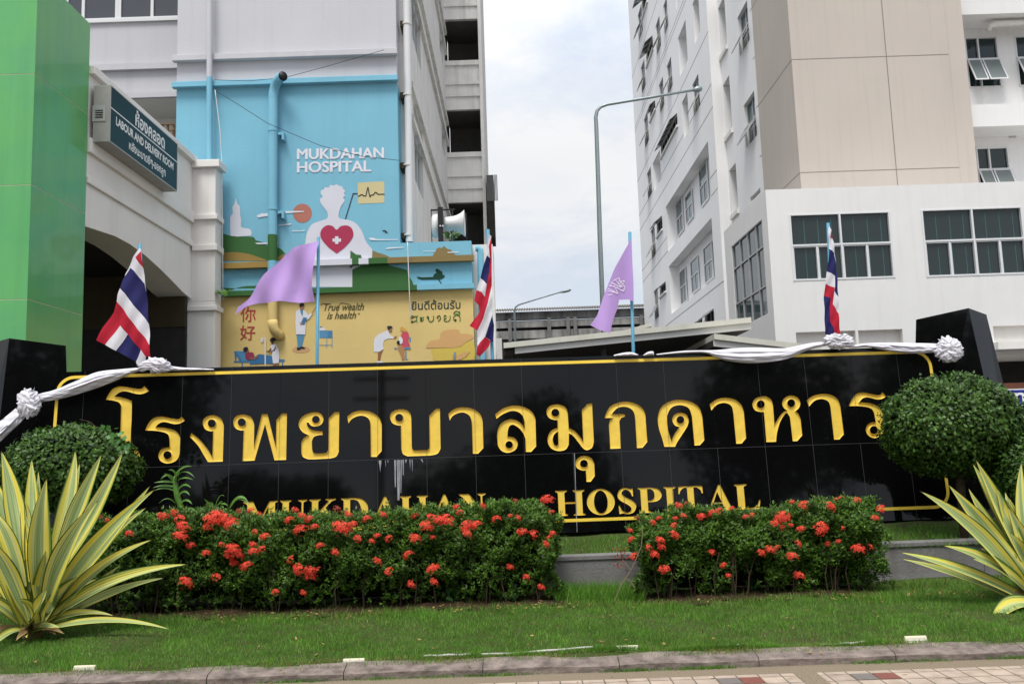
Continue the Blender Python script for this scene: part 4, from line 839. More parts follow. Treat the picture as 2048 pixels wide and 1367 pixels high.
m = MB(); lathe(m, [horn(*p_) for p_ in pr], lambda a_, r_, t: (a_, YL + r_ * math.cos(t), zc + .16 + r_ * math.sin(t) * .82), HW); m.build('horn', ls, smooth=True)
pr = [(812, 10), (812, 240), (760, 245), (720, 235), (690, 205), (688, 10)]
m = MB(); lathe(m, [horn(*p_) for p_ in pr], lambda a_, r_, t: (a_, YL + .05 + r_ * math.cos(t) * .8, zc + .13 + r_ * math.sin(t) * .95), HW); m.build('driver_cover', ls, smooth=True)
m = MB()
for x in (843, 888): p_ = atY(*tS(x, 668), YL - .265); m = MB(); m.tube([p_, p_ + Vector((0, -.02, 0))], .018, ALU, 8); m.build('bolt', ls)

# ================================================================== BLACK GRANITE NAME SIGN
SY = R(2.0); SLEAN = R(5.0)
nf = Vector((math.sin(SY), -math.cos(SY), 0)); UX = Vector((math.cos(SY), math.sin(SY), 0))
UZ = (Vector((0, 0, 1)) * math.cos(SLEAN) - nf * math.sin(SLEAN)); NS = nf * math.cos(SLEAN) + Vector((0, 0, 1)) * math.sin(SLEAN)
SO = atY(1150, 1064, 10.2)
def sp(u, v, off=0.): return atP(u, v, SO + NS * off, NS)
def sl(u, v): d = sp(u, v) - SO; return (d.dot(UX), d.dot(UZ))
def s3(a, b, off=0.): return SO + UX * a + UZ * b + NS * off
sign = thing('name_sign', 'long black granite name sign with carved gold Thai and English lettering', 'sign', s3(0, -.5, -.2))
aL, aR = sl(103, 900)[0], sl(1883, 860)[0]; bT = (sl(300, 741.5)[1] + sl(1700, 693.7)[1]) / 2; bB = 0.
T1 = T(4.096, 80, 740); T2 = T(4.452, 540, 720); T3 = T(4.452, 960, 720); T4 = T(4.452, 1380, 690)
hole = lambda x, y, r=34: ('o', x, y, r)
THAI = [
 (T1, [(855, 128), (892, 170), (845, 191, 1), (790, 193, 1), (700, 172, 1), (650, 182, 1), (610, 212), (680, 225, 1), (735, 245, 1), (752, 285, 1), (742, 640), (790, 648, 1), (818, 690, 1), (805, 745, 1), (755, 765, 1), (690, 745, 1), (655, 700, 1), (655, 640), (665, 290), (645, 262, 1), (600, 248, 1), (540, 240), (560, 200, 1), (600, 150, 1), (660, 132, 1), (740, 142, 1), (800, 152, 1), (835, 150)], [hole(752, 695, 30)]),
 (T1, [(1160, 376), (1187, 412), (1140, 436, 1), (1090, 438, 1), (1020, 422, 1), (975, 435, 1), (945, 466), (1030, 472, 1), (1110, 495, 1), (1146, 545, 1), (1148, 600), (1144, 680, 1), (1115, 738, 1), (1045, 762, 1), (988, 742, 1), (970, 695, 1), (995, 647, 1), (1040, 632, 1), (1062, 630), (1060, 560), (1048, 525, 1), (1010, 506, 1), (940, 494, 1), (863, 492), (885, 440, 1), (925, 395, 1), (985, 378, 1), (1060, 390, 1), (1120, 400, 1), (1145, 395)], [hole(1044, 693, 33)]),
 (T1, [(1240, 512), (1228, 545), (1290, 610, 1), (1330, 675, 1), (1375, 750), (1497, 746), (1506, 450), (1480, 392, 1), (1415, 367, 1), (1352, 388, 1), (1333, 435, 1), (1355, 483, 1), (1395, 498, 1), (1418, 496), (1413, 712), (1370, 640, 1), (1310, 568, 1)], [hole(1407, 434, 33)]),
 (T1, [(1660, 742), (1757, 738), (1843, 442), (1920, 735), (2016, 732), (2023, 352), (1983, 352), (1936, 405), (1932, 632), (1863, 356), (1818, 358), (1752, 632), (1755, 440), (1728, 382, 1), (1660, 362, 1), (1602, 380, 1), (1583, 425, 1), (1600, 472, 1), (1640, 491, 1), (1668, 490)], [hole(1652, 425, 33)]),
 (T2, [(617, 458), (575, 460), (522, 515), (520, 795), (503, 820, 1), (470, 827), (405, 828, 1), (382, 815, 1), (374, 780), (372, 720), (392, 680, 1), (435, 665), (468, 663), (468, 632), (430, 630, 1), (370, 618, 1), (335, 588, 1), (328, 555, 1), (342, 552), (365, 580, 1), (405, 588, 1), (455, 570, 1), (476, 525, 1), (455, 478, 1), (395, 462, 1), (310, 485, 1), (262, 535, 1), (258, 590, 1), (290, 638, 1), (342, 664), (303, 688, 1), (280, 730), (278, 800), (290, 855, 1), (340, 880), (400, 880), (540, 872), (590, 855, 1), (612, 812)], [hole(408, 526)]),
 (T2, [(688, 500), (740, 462, 1), (810, 447, 1), (900, 460, 1), (965, 502, 1), (992, 560, 1), (995, 610), (995, 805), (948, 858), (898, 858), (895, 600), (890, 545, 1), (868, 510, 1), (820, 492, 1), (770, 500, 1), (725, 525, 1), (698, 562)], []),
 (T2, [(1513, 428), (1478, 430), (1418, 490), (1422, 770), (1410, 793, 1), (1385, 800), (1290, 801), (1268, 790, 1), (1262, 765), (1258, 520), (1250, 475, 1), (1215, 442, 1), (1150, 436, 1), (1090, 457, 1), (1068, 505, 1), (1090, 558, 1), (1140, 579, 1), (1165, 578), (1168, 780), (1182, 830, 1), (1225, 853), (1260, 852), (1430, 846), (1490, 830, 1), (1519, 785)], [hole(1150, 510, 35)]),
 (T2, [(1588, 475), (1640, 435, 1), (1710, 418, 1), (1800, 430, 1), (1866, 472, 1), (1891, 530, 1), (1895, 580), (1900, 780), (1853, 830), (1806, 830), (1798, 570), (1790, 520, 1), (1765, 482, 1), (1715, 463, 1), (1660, 475, 1), (1622, 500, 1), (1600, 535)], []),
 (T3, [(135, 480), (200, 432, 1), (290, 403, 1), (390, 415, 1), (460, 457, 1), (491, 515, 1), (495, 565), (500, 765), (455, 814), (408, 814), (403, 692), (385, 650, 1), (350, 605, 1), (298, 573, 1), (264, 583, 1), (248, 625, 1), (245, 680), (265, 679, 1), (310, 692, 1), (336, 740, 1), (315, 795, 1), (250, 822, 1), (190, 803, 1), (158, 755), (152, 680), (160, 612, 1), (195, 555, 1), (260, 525, 1), (325, 535, 1), (368, 565, 1), (398, 605), (396, 540), (378, 492, 1), (340, 459, 1), (280, 450, 1), (205, 478, 1), (147, 520)], [hole(259, 750, 33)]),
 (T3, [(998, 383), (960, 385), (907, 440), (919, 722), (880, 668, 1), (840, 628, 1), (790, 602), (782, 480), (770, 432, 1), (735, 402, 1), (680, 392, 1), (615, 411, 1), (592, 460, 1), (613, 510, 1), (660, 530, 1), (690, 530), (692, 601), (645, 618, 1), (612, 660, 1), (602, 720, 1), (632, 780, 1), (695, 806, 1), (762, 793, 1), (790, 748), (792, 648), (830, 672, 1), (878, 732, 1), (918, 782, 1), (955, 798, 1), (998, 775, 1), (1014, 720), (1012, 680)], [hole(671, 465, 35), ('p', [(695, 630), (662, 658, 1), (648, 700, 1), (657, 742, 1), (680, 760, 1), (698, 745)])]),
 (T3, [(942, 980), (905, 978, 1), (862, 955, 1), (850, 910, 1), (878, 865, 1), (935, 850, 1), (992, 870, 1), (1018, 920), (1022, 1030), (985, 1080), (948, 1080)], [hole(925, 918)]),
 (T3, [(1110, 513), (1130, 457, 1), (1172, 402, 1), (1270, 369, 1), (1370, 380, 1), (1440, 421, 1), (1471, 480, 1), (1476, 540), (1490, 725), (1447, 777), (1397, 780), (1382, 530), (1373, 470, 1), (1345, 432, 1), (1290, 412, 1), (1222, 425, 1), (1172, 478), (1288, 480), (1290, 500), (1256, 512), (1243, 540), (1252, 783), (1160, 787), (1147, 570), (1158, 530), (1182, 512)], []),
 (T3, [(1642, 768), (1620, 690, 1), (1592, 600, 1), (1583, 510, 1), (1612, 420, 1), (1690, 366, 1), (1790, 351, 1), (1890, 375, 1), (1953, 425, 1), (1979, 500), (1998, 710), (1957, 755), (1910, 757), (1887, 500), (1868, 440, 1), (1838, 412, 1), (1780, 398, 1), (1712, 415, 1), (1674, 470, 1), (1665, 540, 1), (1680, 640, 1), (1705, 716), (1735, 650, 1), (1775, 592), (1735, 578, 1), (1711, 530, 1), (1730, 486, 1), (1780, 466, 1), (1835, 482, 1), (1857, 530, 1), (1848, 582, 1), (1800, 660, 1), (1755, 730, 1), (1738, 768)], [hole(1784, 528)]),
 (T4, [(175, 525), (230, 486, 1), (300, 467, 1), (390, 479, 1), (453, 525, 1), (479, 590), (500, 825), (460, 873), (412, 875), (385, 600), (374, 550, 1), (345, 522, 1), (295, 512, 1), (237, 530, 1), (190, 580)], []),
 (T4, [(680, 860), (767, 858), (775, 780, 1), (800, 690, 1), (840, 617, 1), (865, 603, 1), (890, 640), (915, 852), (955, 852), (1000, 800), (985, 660), (965, 612, 1), (938, 586), (970, 556, 1), (982, 510, 1), (955, 463, 1), (895, 447, 1), (842, 470, 1), (820, 515, 1), (838, 560, 1), (866, 578), (835, 592, 1), (797, 633, 1), (752, 708), (740, 540), (728, 495, 1), (700, 465, 1), (650, 453, 1), (582, 475, 1), (555, 525, 1), (580, 578, 1), (630, 593), (658, 592)], [hole(630, 524, 35), hole(901, 514, 35)]),
 (T4, [(1040, 490), (1090, 453, 1), (1170, 433, 1), (1250, 440, 1), (1310, 476, 1), (1338, 540), (1370, 790), (1330, 837), (1283, 838), (1250, 545), (1238, 510, 1), (1213, 488, 1), (1165, 477, 1), (1107, 495, 1), (1060, 545)], []),
 (T4, [(1712, 416), (1745, 455), (1710, 476, 1), (1660, 480, 1), (1582, 462, 1), (1538, 472, 1), (1505, 508), (1600, 515, 1), (1680, 546, 1), (1718, 600, 1), (1728, 650), (1735, 720, 1), (1710, 788, 1), (1650, 825, 1), (1592, 805, 1), (1565, 755, 1), (1580, 707, 1), (1620, 686, 1), (1655, 685), (1640, 605), (1622, 570, 1), (1580, 550, 1), (1500, 540, 1), (1415, 540), (1435, 492, 1), (1475, 436, 1), (1530, 420, 1), (1610, 433, 1), (1670, 443, 1), (1698, 437)], [hole(1637, 753, 36)])]
SERL = [(0, 1), (0, .96), (.1, .91), (.1, .09), (0, .04)]
def O_(cx, rx, ry, n=28): return [(cx + rx * math.cos(2 * math.pi * i / n), .5 + ry * math.sin(2 * math.pi * i / n)) for i in range(n)]
GLY = {
 'H': (1.15, [(0, 0), (.46, 0), (.46, .04), (.36, .09), (.36, .47), (.79, .47), (.79, .09), (.69, .04), (.69, 0), (1.15, 0), (1.15, .04), (1.05, .09), (1.05, .91), (1.15, .96), (1.15, 1), (.69, 1), (.69, .96), (.79, .91), (.79, .535), (.36, .535), (.36, .91), (.46, .96), (.46, 1)] + SERL, []),
 'O': (1.1, O_(.55, .55, .52), [O_(.55, .27, .455)]),
 'S': (.78, [(.66, .98), (.66, .68), (.62, .68), (.55, .85, 1), (.40, .955, 1), (.26, .91, 1), (.22, .79, 1), (.36, .66, 1), (.58, .54, 1), (.74, .38, 1), (.74, .2, 1), (.62, .03, 1), (.40, -.02, 1), (.22, .02, 1), (.14, .0), (.08, 0), (.06, .34), (.11, .34), (.18, .16, 1), (.36, .04, 1), (.52, .09, 1), (.56, .22, 1), (.42, .36, 1), (.18, .5, 1), (.05, .66, 1), (.07, .85, 1), (.2, .99, 1), (.38, 1.02, 1), (.54, .98, 1), (.61, 1.0)], []),
 'P': (.95, [(0, 0), (.48, 0), (.48, .04), (.37, .09), (.37, .42), (.5, .42), (.75, .46, 1), (.91, .60, 1), (.92, .78, 1), (.78, .95, 1), (.5, 1)] + SERL, [[(.37, .48), (.5, .49), (.61, .56, 1), (.65, .72, 1), (.61, .87, 1), (.5, .945), (.37, .945)]]),
 'I': (.5, [(0, 0), (.48, 0), (.48, .04), (.37, .09), (.37, .91), (.48, .96), (.48, 1)] + SERL, []),
 'T': (.98, [(.23, 0), (.73, 0), (.73, .04), (.61, .09), (.61, .945), (.76, .93, 1), (.88, .83, 1), (.93, .7), (.97, .7), (.96, 1), (.01, 1), (0, .7), (.04, .7), (.09, .83, 1), (.2, .93, 1), (.35, .945), (.35, .09), (.23, .04)], []),
 'A': (1.1, [(0, 0), (.34, 0), (.34, .04), (.22, .1), (.28, .26), (.66, .26), (.72, .1), (.62, .04), (.62, 0), (1.1, 0), (1.1, .04), (1.0, .1), (.62, 1.02), (.54, 1.02), (.12, .1), (0, .04)], [[(.31, .32), (.48, .74), (.64, .32)]]),
 'L': (1.0, [(0, 0), (.93, 0), (1.0, .36), (.95, .36), (.87, .18, 1), (.7, .065, 1), (.5, .055), (.38, .08), (.38, .91), (.5, .96), (.5, 1)] + SERL, []),
 'M': (1.4, [(0, 0), (.33, 0), (.33, .04), (.23, .1), (.23, .75), (.58, 0), (.64, 0), (1.02, .78), (1.02, .09), (.92, .04), (.92, 0), (1.4, 0), (1.4, .04), (1.29, .09), (1.29, .91), (1.4, .96), (1.4, 1), (1.07, 1), (.72, .32), (.40, 1), (0, 1), (0, .96), (.12, .91), (.16, .86), (.16, .1), (0, .04)], []),
 'U': (1.1, [(0, 1), (.46, 1), (.46, .96), (.36, .91), (.36, .3), (.43, .13, 1), (.6, .07, 1), (.79, .14, 1), (.87, .32), (.87, .91), (.74, .96), (.74, 1), (1.1, 1), (1.1, .96), (.95, .9), (.95, .32), (.84, .08, 1), (.56, -.02, 1), (.25, .05, 1), (.1, .28), (.1, .91), (0, .96)], []),
 'K': (1.2, [(0, 0), (.46, 0), (.46, .04), (.36, .09), (.36, .4), (.46, .5), (.74, .1), (.66, .04), (.66, 0), (1.2, 0), (1.2, .04), (1.1, .08), (.66, .66), (.9, .9), (1.08, .96), (1.08, 1), (.66, 1), (.66, .96), (.78, .92), (.36, .48), (.36, .91), (.46, .96), (.46, 1)] + SERL, []),
 'D': (1.12, [(0, 0), (.5, 0), (.85, .06, 1), (1.07, .3, 1), (1.1, .5, 1), (1.06, .74, 1), (.85, .95, 1), (.5, 1)] + SERL, [[(.37, .06), (.5, .06), (.68, .12, 1), (.8, .35, 1), (.81, .5, 1), (.79, .68, 1), (.68, .88, 1), (.5, .94), (.37, .94)]]),
 'N': (1.12, [(0, 0), (.34, 0), (.34, .04), (.23, .1), (.23, .78), (.88, -.02), (.95, -.02), (.95, .9), (1.1, .96), (1.1, 1), (.76, 1), (.76, .96), (.88, .9), (.88, .42), (.40, 1), (0, 1), (0, .96), (.16, .86), (.16, .1), (0, .04)], [])}
def area(p): return sum(p[i - 1][0] * p[i][1] - p[i][0] * p[i - 1][1] for i in range(len(p))) / 2
LETS = []     # (outline, holes, bevel) in the sign plane
for tf, o_, hs in THAI:
    P = [sl(*tf(x, y)) for x, y in cr(o_, 5)]
    H_ = [[sl(*tf(x, y)) for x, y in (circ(h[1], h[2], h[3], n=18) if h[0] == 'o' else cr(h[1], 5))] for h in hs]
    LETS.append((P, H_, .011))
def word(txt, aL_, aR_, bl, cap, gap=.1):
    w_ = sum(GLY[c][0] for c in txt) + gap * (len(txt) - 1); k = (aR_ - aL_) / w_; x = aL_
    for c in txt:
        wd, o_, hs = GLY[c]; f_ = lambda p: (x + p[0] * k, bl + p[1] * cap)
        LETS.append(([f_(p) for p in cr(o_, 4)], [[f_(p) for p in cr(h, 4)] for h in hs], .0035)); x += (wd + gap) * k
b0 = (sl(1127, 1031.6)[1] + sl(1500, 1016.5)[1]) / 2; b1 = (sl(1125, 981)[1] + sl(1480, 967)[1]) / 2
word('MUKDAHAN', sl(486, 1020)[0], sl(973, 1000)[0], b0, b1 - b0, .09); word('HOSPITAL', sl(1111, 1000)[0], sl(1521, 1000)[0], b0, b1 - b0, .075)
# granite face with the letters cut out of it
DEPTH = .016
fm = MB(); loops = [[(aL, bB), (aR, bB), (aR, bT), (aL, bT)]]
for P, H_, bv in LETS:
    loops.append(P if area(P) < 0 else P[::-1])
fl = [[Vector((p[0], p[1], 0)) for p in lp] for lp in loops]; tri = tessellate_polygon(fl); flatp = [p for lp in loops for p in lp]
k = len(fm.v); fm.v += [tuple(s3(p[0], p[1], 0)) for p in flatp]; gi = fm.mi(GRANITE)
for t in tri: fm.f.append(tuple(k + a_ for a_ in t)); fm.m.append(gi)
for P, H_, bv in LETS:
    for h in H_: fm.poly([s3(p[0], p[1], 0) for p in h], GRANITE)
fm.build('granite_face', sign)
bd = MB(); TH = .42
bd.hexa([s3(aL, bB, -.03), s3(aR, bB, -.03), s3(aR, bB, -.03) - nf * TH, s3(aL, bB, -.03) - nf * TH, s3(aL, bT, -.03), s3(aR, bT, -.03), s3(aR, bT, -.03) - nf * (TH - .3), s3(aL, bT, -.03) - nf * (TH - .3)], GRANITE)
for (qa, qb) in (((aL, bB), (aR, bB)), ((aR, bB), (aR, bT)), ((aR, bT), (aL, bT)), ((aL, bT), (aL, bB))): bd.face([s3(*qa), s3(*qb), s3(*qb, -.03), s3(*qa, -.03)], GRANITE)
bd.build('granite_body', sign)
GOLDL = GOLD
def bowl(P, H_, b):
    cu = bpy.data.curves.new('l', 'CURVE'); cu.dimensions = '2D'; cu.fill_mode = 'BOTH'; cu.bevel_depth = b; cu.bevel_resolution = 2; cu.offset = -b; cu.extrude = max(0, (DEPTH if b > .008 else .007) - b)
    for lp in [P] + H_:
        sp_l = cu.splines.new('POLY'); sp_l.points.add(len(lp) - 1); sp_l.use_cyclic_u = True
        for i, p in enumerate(lp): sp_l.points[i].co = (p[0], p[1], 0, 1)
    o = bpy.data.objects.new('l', cu); COL.objects.link(o); dg = bpy.context.evaluated_depsgraph_get(); dg.update()
    me = o.evaluated_get(dg).to_mesh(); bm = bmesh.new(); bm.from_mesh(me); o.evaluated_get(dg).to_mesh_clear(); bpy.data.objects.remove(o); bpy.data.curves.remove(cu)
    top = cu_top = max(v.co.z for v in bm.verts); lim = top - b - 1e-5
    bmesh.ops.delete(bm, geom=[f for f in bm.faces if all(v.co.z > lim - 1e-4 for v in f.verts)], context='FACES')
    mb = MB(); bm.verts.index_update()
    mb.v = [tuple(s3(v.co.x, v.co.y, v.co.z - lim)) for v in bm.verts]; i = mb.mi(GOLDL)
    for f in bm.faces: mb.f.append(tuple(v.index for v in f.verts)); mb.m.append(i)
    bm.free(); return mb
for P, H_, b_ in LETS: bowl(P, H_, b_).build('letter', sign)
# gold border line: rounded at the top corners
GLINE = mat('gold_border_paint', (.80, .56, .06), .4, .4, var=.12, vscale=5)
xl0, xr0 = sl(106, 860)[0], sl(1868, 760)[0]; bt0 = (sl(300, 753)[1] + sl(1000, 733)[1] + sl(1650, 710)[1]) / 3; bb0 = (sl(1150, 1044)[1] + sl(1800, 1018)[1]) / 2; w0 = .036; rr0 = .17
def rrect(x0, x1, z0, z1, r):
    P = []
    for (cx, cz, a0) in ((x1 - r, z1 - r, 0), (x0 + r, z1 - r, 90), (x0 + r, z0 + r, 180), (x1 - r, z0 + r, 270)):
        P += [(cx + r * math.cos(R(a0 + 90 * i / 8)), cz + r * math.sin(R(a0 + 90 * i / 8))) for i in range(9)]
    return P
Po, Pi = rrect(xl0, xr0, bb0, bt0 + w0, rr0 + w0), rrect(xl0 + w0, xr0 - w0, bb0 + w0, bt0, rr0)
m = MB(); n_ = len(Po)
for i in range(n_): j = (i + 1) % n_; m.face([s3(*Po[i], .003), s3(*Po[j], .003), s3(*Pi[j], .003), s3(*Pi[i], .003)], GLINE)
m.build('border_line', sign)
JG = mat('grey_tile_joint', (.055, .055, .058), .7, .2); JD = mat('dark_tile_joint', (.003, .003, .003), .8, .1)
m = MB(); bh = (sl(500, 928.5)[1] + sl(1150, 906)[1] + sl(1600, 888)[1]) / 3; aj = sl(558, 905)[0]; pa = (sl(1723.7, 885)[0] - sl(362, 932)[0]) / 14
a = aj - 5 * pa
while a < aR - .1:
    if a > aL + .1: m.box(a - .0018, a + .0018, -.002, -.0008, bB, bh - .002, JG, Matrix(((UX.x, NS.x, UZ.x, SO.x), (UX.y, NS.y, UZ.y, SO.y), (UX.z, NS.z, UZ.z, SO.z), (0, 0, 0, 1))) @ Matrix.Diagonal((1, -1, 1, 1))); m.face([s3(a - .0015, bh + .002, .001), s3(a + .0015, bh + .002, .001), s3(a + .0015, bT, .001), s3(a - .0015, bT, .001)], JG if round(a / pa) % 3 else JD)
    a += pa
m.face([s3(aL, bh - .0018, .0012), s3(aR, bh - .0018, .0012), s3(aR, bh + .0018, .0012), s3(aL, bh + .0018, .0012)], JG); m.build('tile_joint', sign)
LIME = mat('lime_stain', (.36, .37, .40), .7, .2, var=.6, vscale=18, stretch=(3, 1, .4))
stains = [[(1128, 888), (1155, 886), (1158, 1020), (1152, 1245), (1136, 1245), (1132, 1050)], [(1106, 888), (1120, 888), (1120, 1125), (1112, 1130)], [(1162, 886), (1176, 886), (1172, 1010), (1168, 1180), (1162, 1180)], [(1180, 885), (1192, 885), (1190, 1025), (1183, 1020)], [(968, 892), (992, 890), (982, 995)], [(1202, 884), (1220, 884), (1210, 918)], [(1242, 882), (1250, 882), (1248, 975)], [(1262, 882), (1270, 882), (1268, 1000)], [(1340, 880), (1356, 879), (1364, 912), (1350, 895)], [(1045, 890), (1055, 890), (1050, 915)], [(1025, 890), (1030, 890), (1032, 955)]]
for s_ in stains:
    m = MB(); m.poly([sp(*T2(x, y), .0016) for x, y in s_], LIME); m.build('lime_stain', sign)
m = MB(); m.poly([sp(1148.2, 906, .0017), sp(1149.6, 906, .0017), sp(1154.6, 1063, .0017), sp(1153.2, 1063, .0017), sp(1151.6, 1000, .0017)], LIME); m.build('lime_stain', sign)
# end pillars of the sign
def pillar(tops, bots):
    Pt = [atY(*t) for t in tops]; Pb = [atY(*b) for b in bots]; zb = -.1
    m = MB(); n_ = len(Pt); ring = []
    for t, b in zip(Pt, Pb):
        k_ = (zb - t.z) / (b.z - t.z); ring.append(t + (b - t) * k_)
    for i in range(n_): j = (i + 1) % n_; m.face([ring[i], ring[j], Pt[j], Pt[i]], GRANITE)
    m.poly(Pt, GRANITE); m.build('end_pillar', sign)
pillar([(1832, 638.8, 10.72), (1937, 615.7, 10.66), (1972.8, 628.8, 10.86), (1960, 640, 11.3), (1840, 640, 11.3)], [(1826, 900, 10.64), (2000.6, 900, 10.5), (2039.5, 900, 10.7), (2030, 900, 11.3), (1836, 900, 11.3)])
pillar([(-32, 690, 10.5), (18.5, 676, 10.26), (131.8, 691, 10.34), (128, 690, 10.9), (-20, 690, 10.9)], [(-65, 900, 10.4), (-8, 900, 10.15), (138, 900, 10.24), (134, 900, 10.9), (-50, 900, 10.9)])
m = MB()
for (u0, u1) in ((1816, 1930), (100, 230), (930, 1080)): a0, a1 = sl(u0, 1035)[0], sl(u1, 1035)[0]; P0 = s3(a0, -.0, -.1); P1 = s3(a1, 0, -.1); mm_ = MB(); mm_.hexa([(P0.x, P0.y, .1), (P1.x, P1.y, .1), (P1.x, P1.y + .2, .1), (P0.x, P0.y + .2, .1), P0, P1, P1 + Vector((0, .2, 0)), P0 + Vector((0, .2, 0))], GRANITE); mm_.build('foot', sign)

# ================================================================== FLAGS, CLOTH
RED_ = mat('flag_red', (.50, .022, .045), .75, .15, transl=.25); WHT_ = mat('flag_white', (.70, .69, .74), .75, .15, transl=.25); NVY = mat('flag_navy', (.022, .022, .105), .75, .15, transl=.2)
PUR = mat('lilac_cloth', (.56, .37, .78), .75, .15, var=.04, vscale=4, transl=.3)
def cloth(nm, parent, polys, Y, fold):
    bm = bmesh.new(); mats = []
    for tf, pts, m in polys:
        if m not in mats: mats.append(m)
        P = [atY(*tf(x, y), Y) for x, y in cr(pts, 4)]
        vs = [bm.verts.new(p) for p in P]
        for t in tessellate_polygon([P]):
            try: bm.faces.new([vs[a_] for a_ in t]).material_index = mats.index(m)
            except ValueError: pass
    bmesh.ops.remove_doubles(bm, verts=bm.verts, dist=.002)
    for _ in range(4):
        es = [e for e in bm.edges if e.calc_length() > .05]
        if es: bmesh.ops.subdivide_edges(bm, edges=es, cuts=1)
        bmesh.ops.triangulate(bm, faces=[f for f in bm.faces if len(f.verts) > 3])
    L0 = root_loc(parent)
    for v in bm.verts: v.co.y += fold(v.co.x, v.co.z); v.co -= L0
    for f in bm.faces: f.smooth = True
    me = bpy.data.meshes.new(nm); bm.to_mesh(me); bm.free()
    for m in mats: me.materials.append(m)
    return link(nm, me, parent)
def flag(label, top, bot, Y, polys, fold, cat='flag', group=None, r=.021):
    A, B = atY(*top, Y), atY(*bot, Y); d = (B - A) / (B.z - A.z); base = A + d * (.3 - A.z)
    o = thing('flag', label, cat, base, group); m = MB(); m.tube([base, A], r, POLEB, 10); m.build('pole', o, smooth=True)
    return o, cloth('flag_cloth', o, polys, Y - .07, fold)
F1 = T(5.256, 170, 480); F2 = TB; F3 = T(4.557, 900, 440); F5 = T(5.06, 1620, 430)
def wav(k, a, phi, kz=.3): return lambda x, z: a * math.sin(k * (x + kz * z) + phi) + a * .5 * math.sin(k * 2.1 * (x - .5 * z) + 1)
flag('Thai tricolour flag hanging in front of the dark archway with its corner blown left', (280, 488), (287, 745), 10.75, [
    (F1, [(580, 85), (598, 103), (600, 120), (530, 182), (500, 200), (465, 285), (412, 380), (420, 345), (460, 262), (500, 175)], WHT_), (F1, [(600, 120), (614, 290), (575, 245), (530, 182)], RED_),
    (F1, [(530, 182), (575, 245), (614, 290), (632, 400), (640, 545), (628, 460), (565, 395), (515, 325), (465, 285), (500, 200)], WHT_),
    (F1, [(465, 285), (515, 325), (565, 395), (628, 460), (640, 545), (655, 700), (668, 880), (640, 830), (560, 740), (460, 615), (425, 560), (375, 508), (395, 420), (412, 380)], NVY),
    (F1, [(375, 508), (425, 560), (460, 615), (560, 740), (640, 830), (668, 880), (686, 1000), (688, 1105), (640, 1030), (560, 935), (470, 820), (400, 720), (338, 645), (350, 570)], WHT_),
    (F1, [(338, 645), (400, 720), (470, 820), (560, 935), (640, 1030), (688, 1105), (692, 1230), (645, 1225), (585, 1150), (520, 1080), (440, 985), (360, 893), (290, 1000), (215, 1100), (122, 1052), (210, 900), (300, 755)], RED_),
    (F1, [(360, 893), (440, 985), (330, 1163), (215, 1100), (290, 1000)], WHT_), (F1, [(440, 985), (520, 1080), (585, 1150), (525, 1275), (440, 1225), (330, 1163)], NVY), (F1, [(585, 1150), (645, 1225), (640, 1265), (575, 1335), (535, 1300), (525, 1275)], WHT_)], wav(13, .022, .5, .5), group='Thai flags above the sign')
flag('Thai tricolour flag hanging folded at the right edge of the mural', (976, 459), (985, 722), 10.8, [
    (F3, [(355, 130), (378, 150), (352, 240), (335, 320), (340, 230)], WHT_), (F3, [(378, 150), (380, 350), (380, 590), (345, 760), (300, 900), (248, 1005), (178, 963), (268, 835), (262, 775), (218, 728), (243, 635), (290, 660), (318, 700), (335, 585), (358, 470), (366, 345), (352, 240)], RED_),
    (F3, [(352, 240), (366, 345), (335, 320)], WHT_), (F3, [(335, 320), (366, 345), (358, 470), (335, 585), (310, 555), (278, 530), (300, 430)], NVY), (F3, [(278, 530), (310, 555), (335, 585), (318, 700), (290, 660), (243, 635), (260, 580)], WHT_),
    (F3, [(380, 590), (388, 700), (385, 870), (355, 960), (320, 1060), (248, 1005), (300, 900), (345, 760)], WHT_), (F3, [(385, 870), (402, 960), (395, 1115), (320, 1060), (355, 960)], NVY), (F3, [(248, 1005), (320, 1060), (275, 1110), (250, 1150)], WHT_), (F3, [(320, 1060), (370, 1100), (355, 1150), (270, 1245), (242, 1225), (250, 1150), (275, 1110)], RED_)], wav(20, .025, 0, .25), group='Thai flags above the sign')
flag('Thai tricolour flag hanging narrow and limp in front of the annex window', (1656, 446), (1666, 692), 10.85, [
    (F5, [(198, 105), (218, 150), (203, 232), (180, 222), (182, 160)], WHT_), (F5, [(218, 150), (236, 238), (203, 232)], RED_), (F5, [(180, 222), (203, 232), (236, 238), (250, 310), (262, 500), (248, 378), (190, 345)], WHT_),
    (F5, [(190, 345), (248, 378), (262, 500), (275, 640), (280, 830), (243, 770), (250, 615), (172, 570)], NVY), (F5, [(172, 570), (250, 615), (243, 738), (160, 692)], WHT_), (F5, [(160, 692), (243, 738), (238, 840), (232, 900), (285, 1000), (303, 1200), (258, 1215), (240, 1130), (205, 1060), (210, 835), (145, 812)], RED_),
    (F5, [(243, 770), (280, 830), (288, 985), (285, 1000), (232, 900), (238, 840)], WHT_), (F5, [(145, 812), (210, 835), (205, 1060), (240, 1130), (258, 1215), (145, 1205)], NVY)], wav(26, .02, 1, .1), group='Thai flags above the sign')
flag('plain lilac flag blown out to the left across the mural', (637, 474), (634, 738), 10.75, [
    (F2, [(765, 72), (740, 250), (722, 400), (735, 500), (640, 510), (520, 505), (400, 512), (300, 520), (250, 530), (180, 600), (200, 540), (270, 470), (400, 310), (520, 170), (600, 130)], PUR)],
    lambda x, z: .05 * math.sin(9 * (x + .55 * z) + 1.2) + .02 * math.sin(21 * (x - .3 * z)), group='lilac flags above the sign')
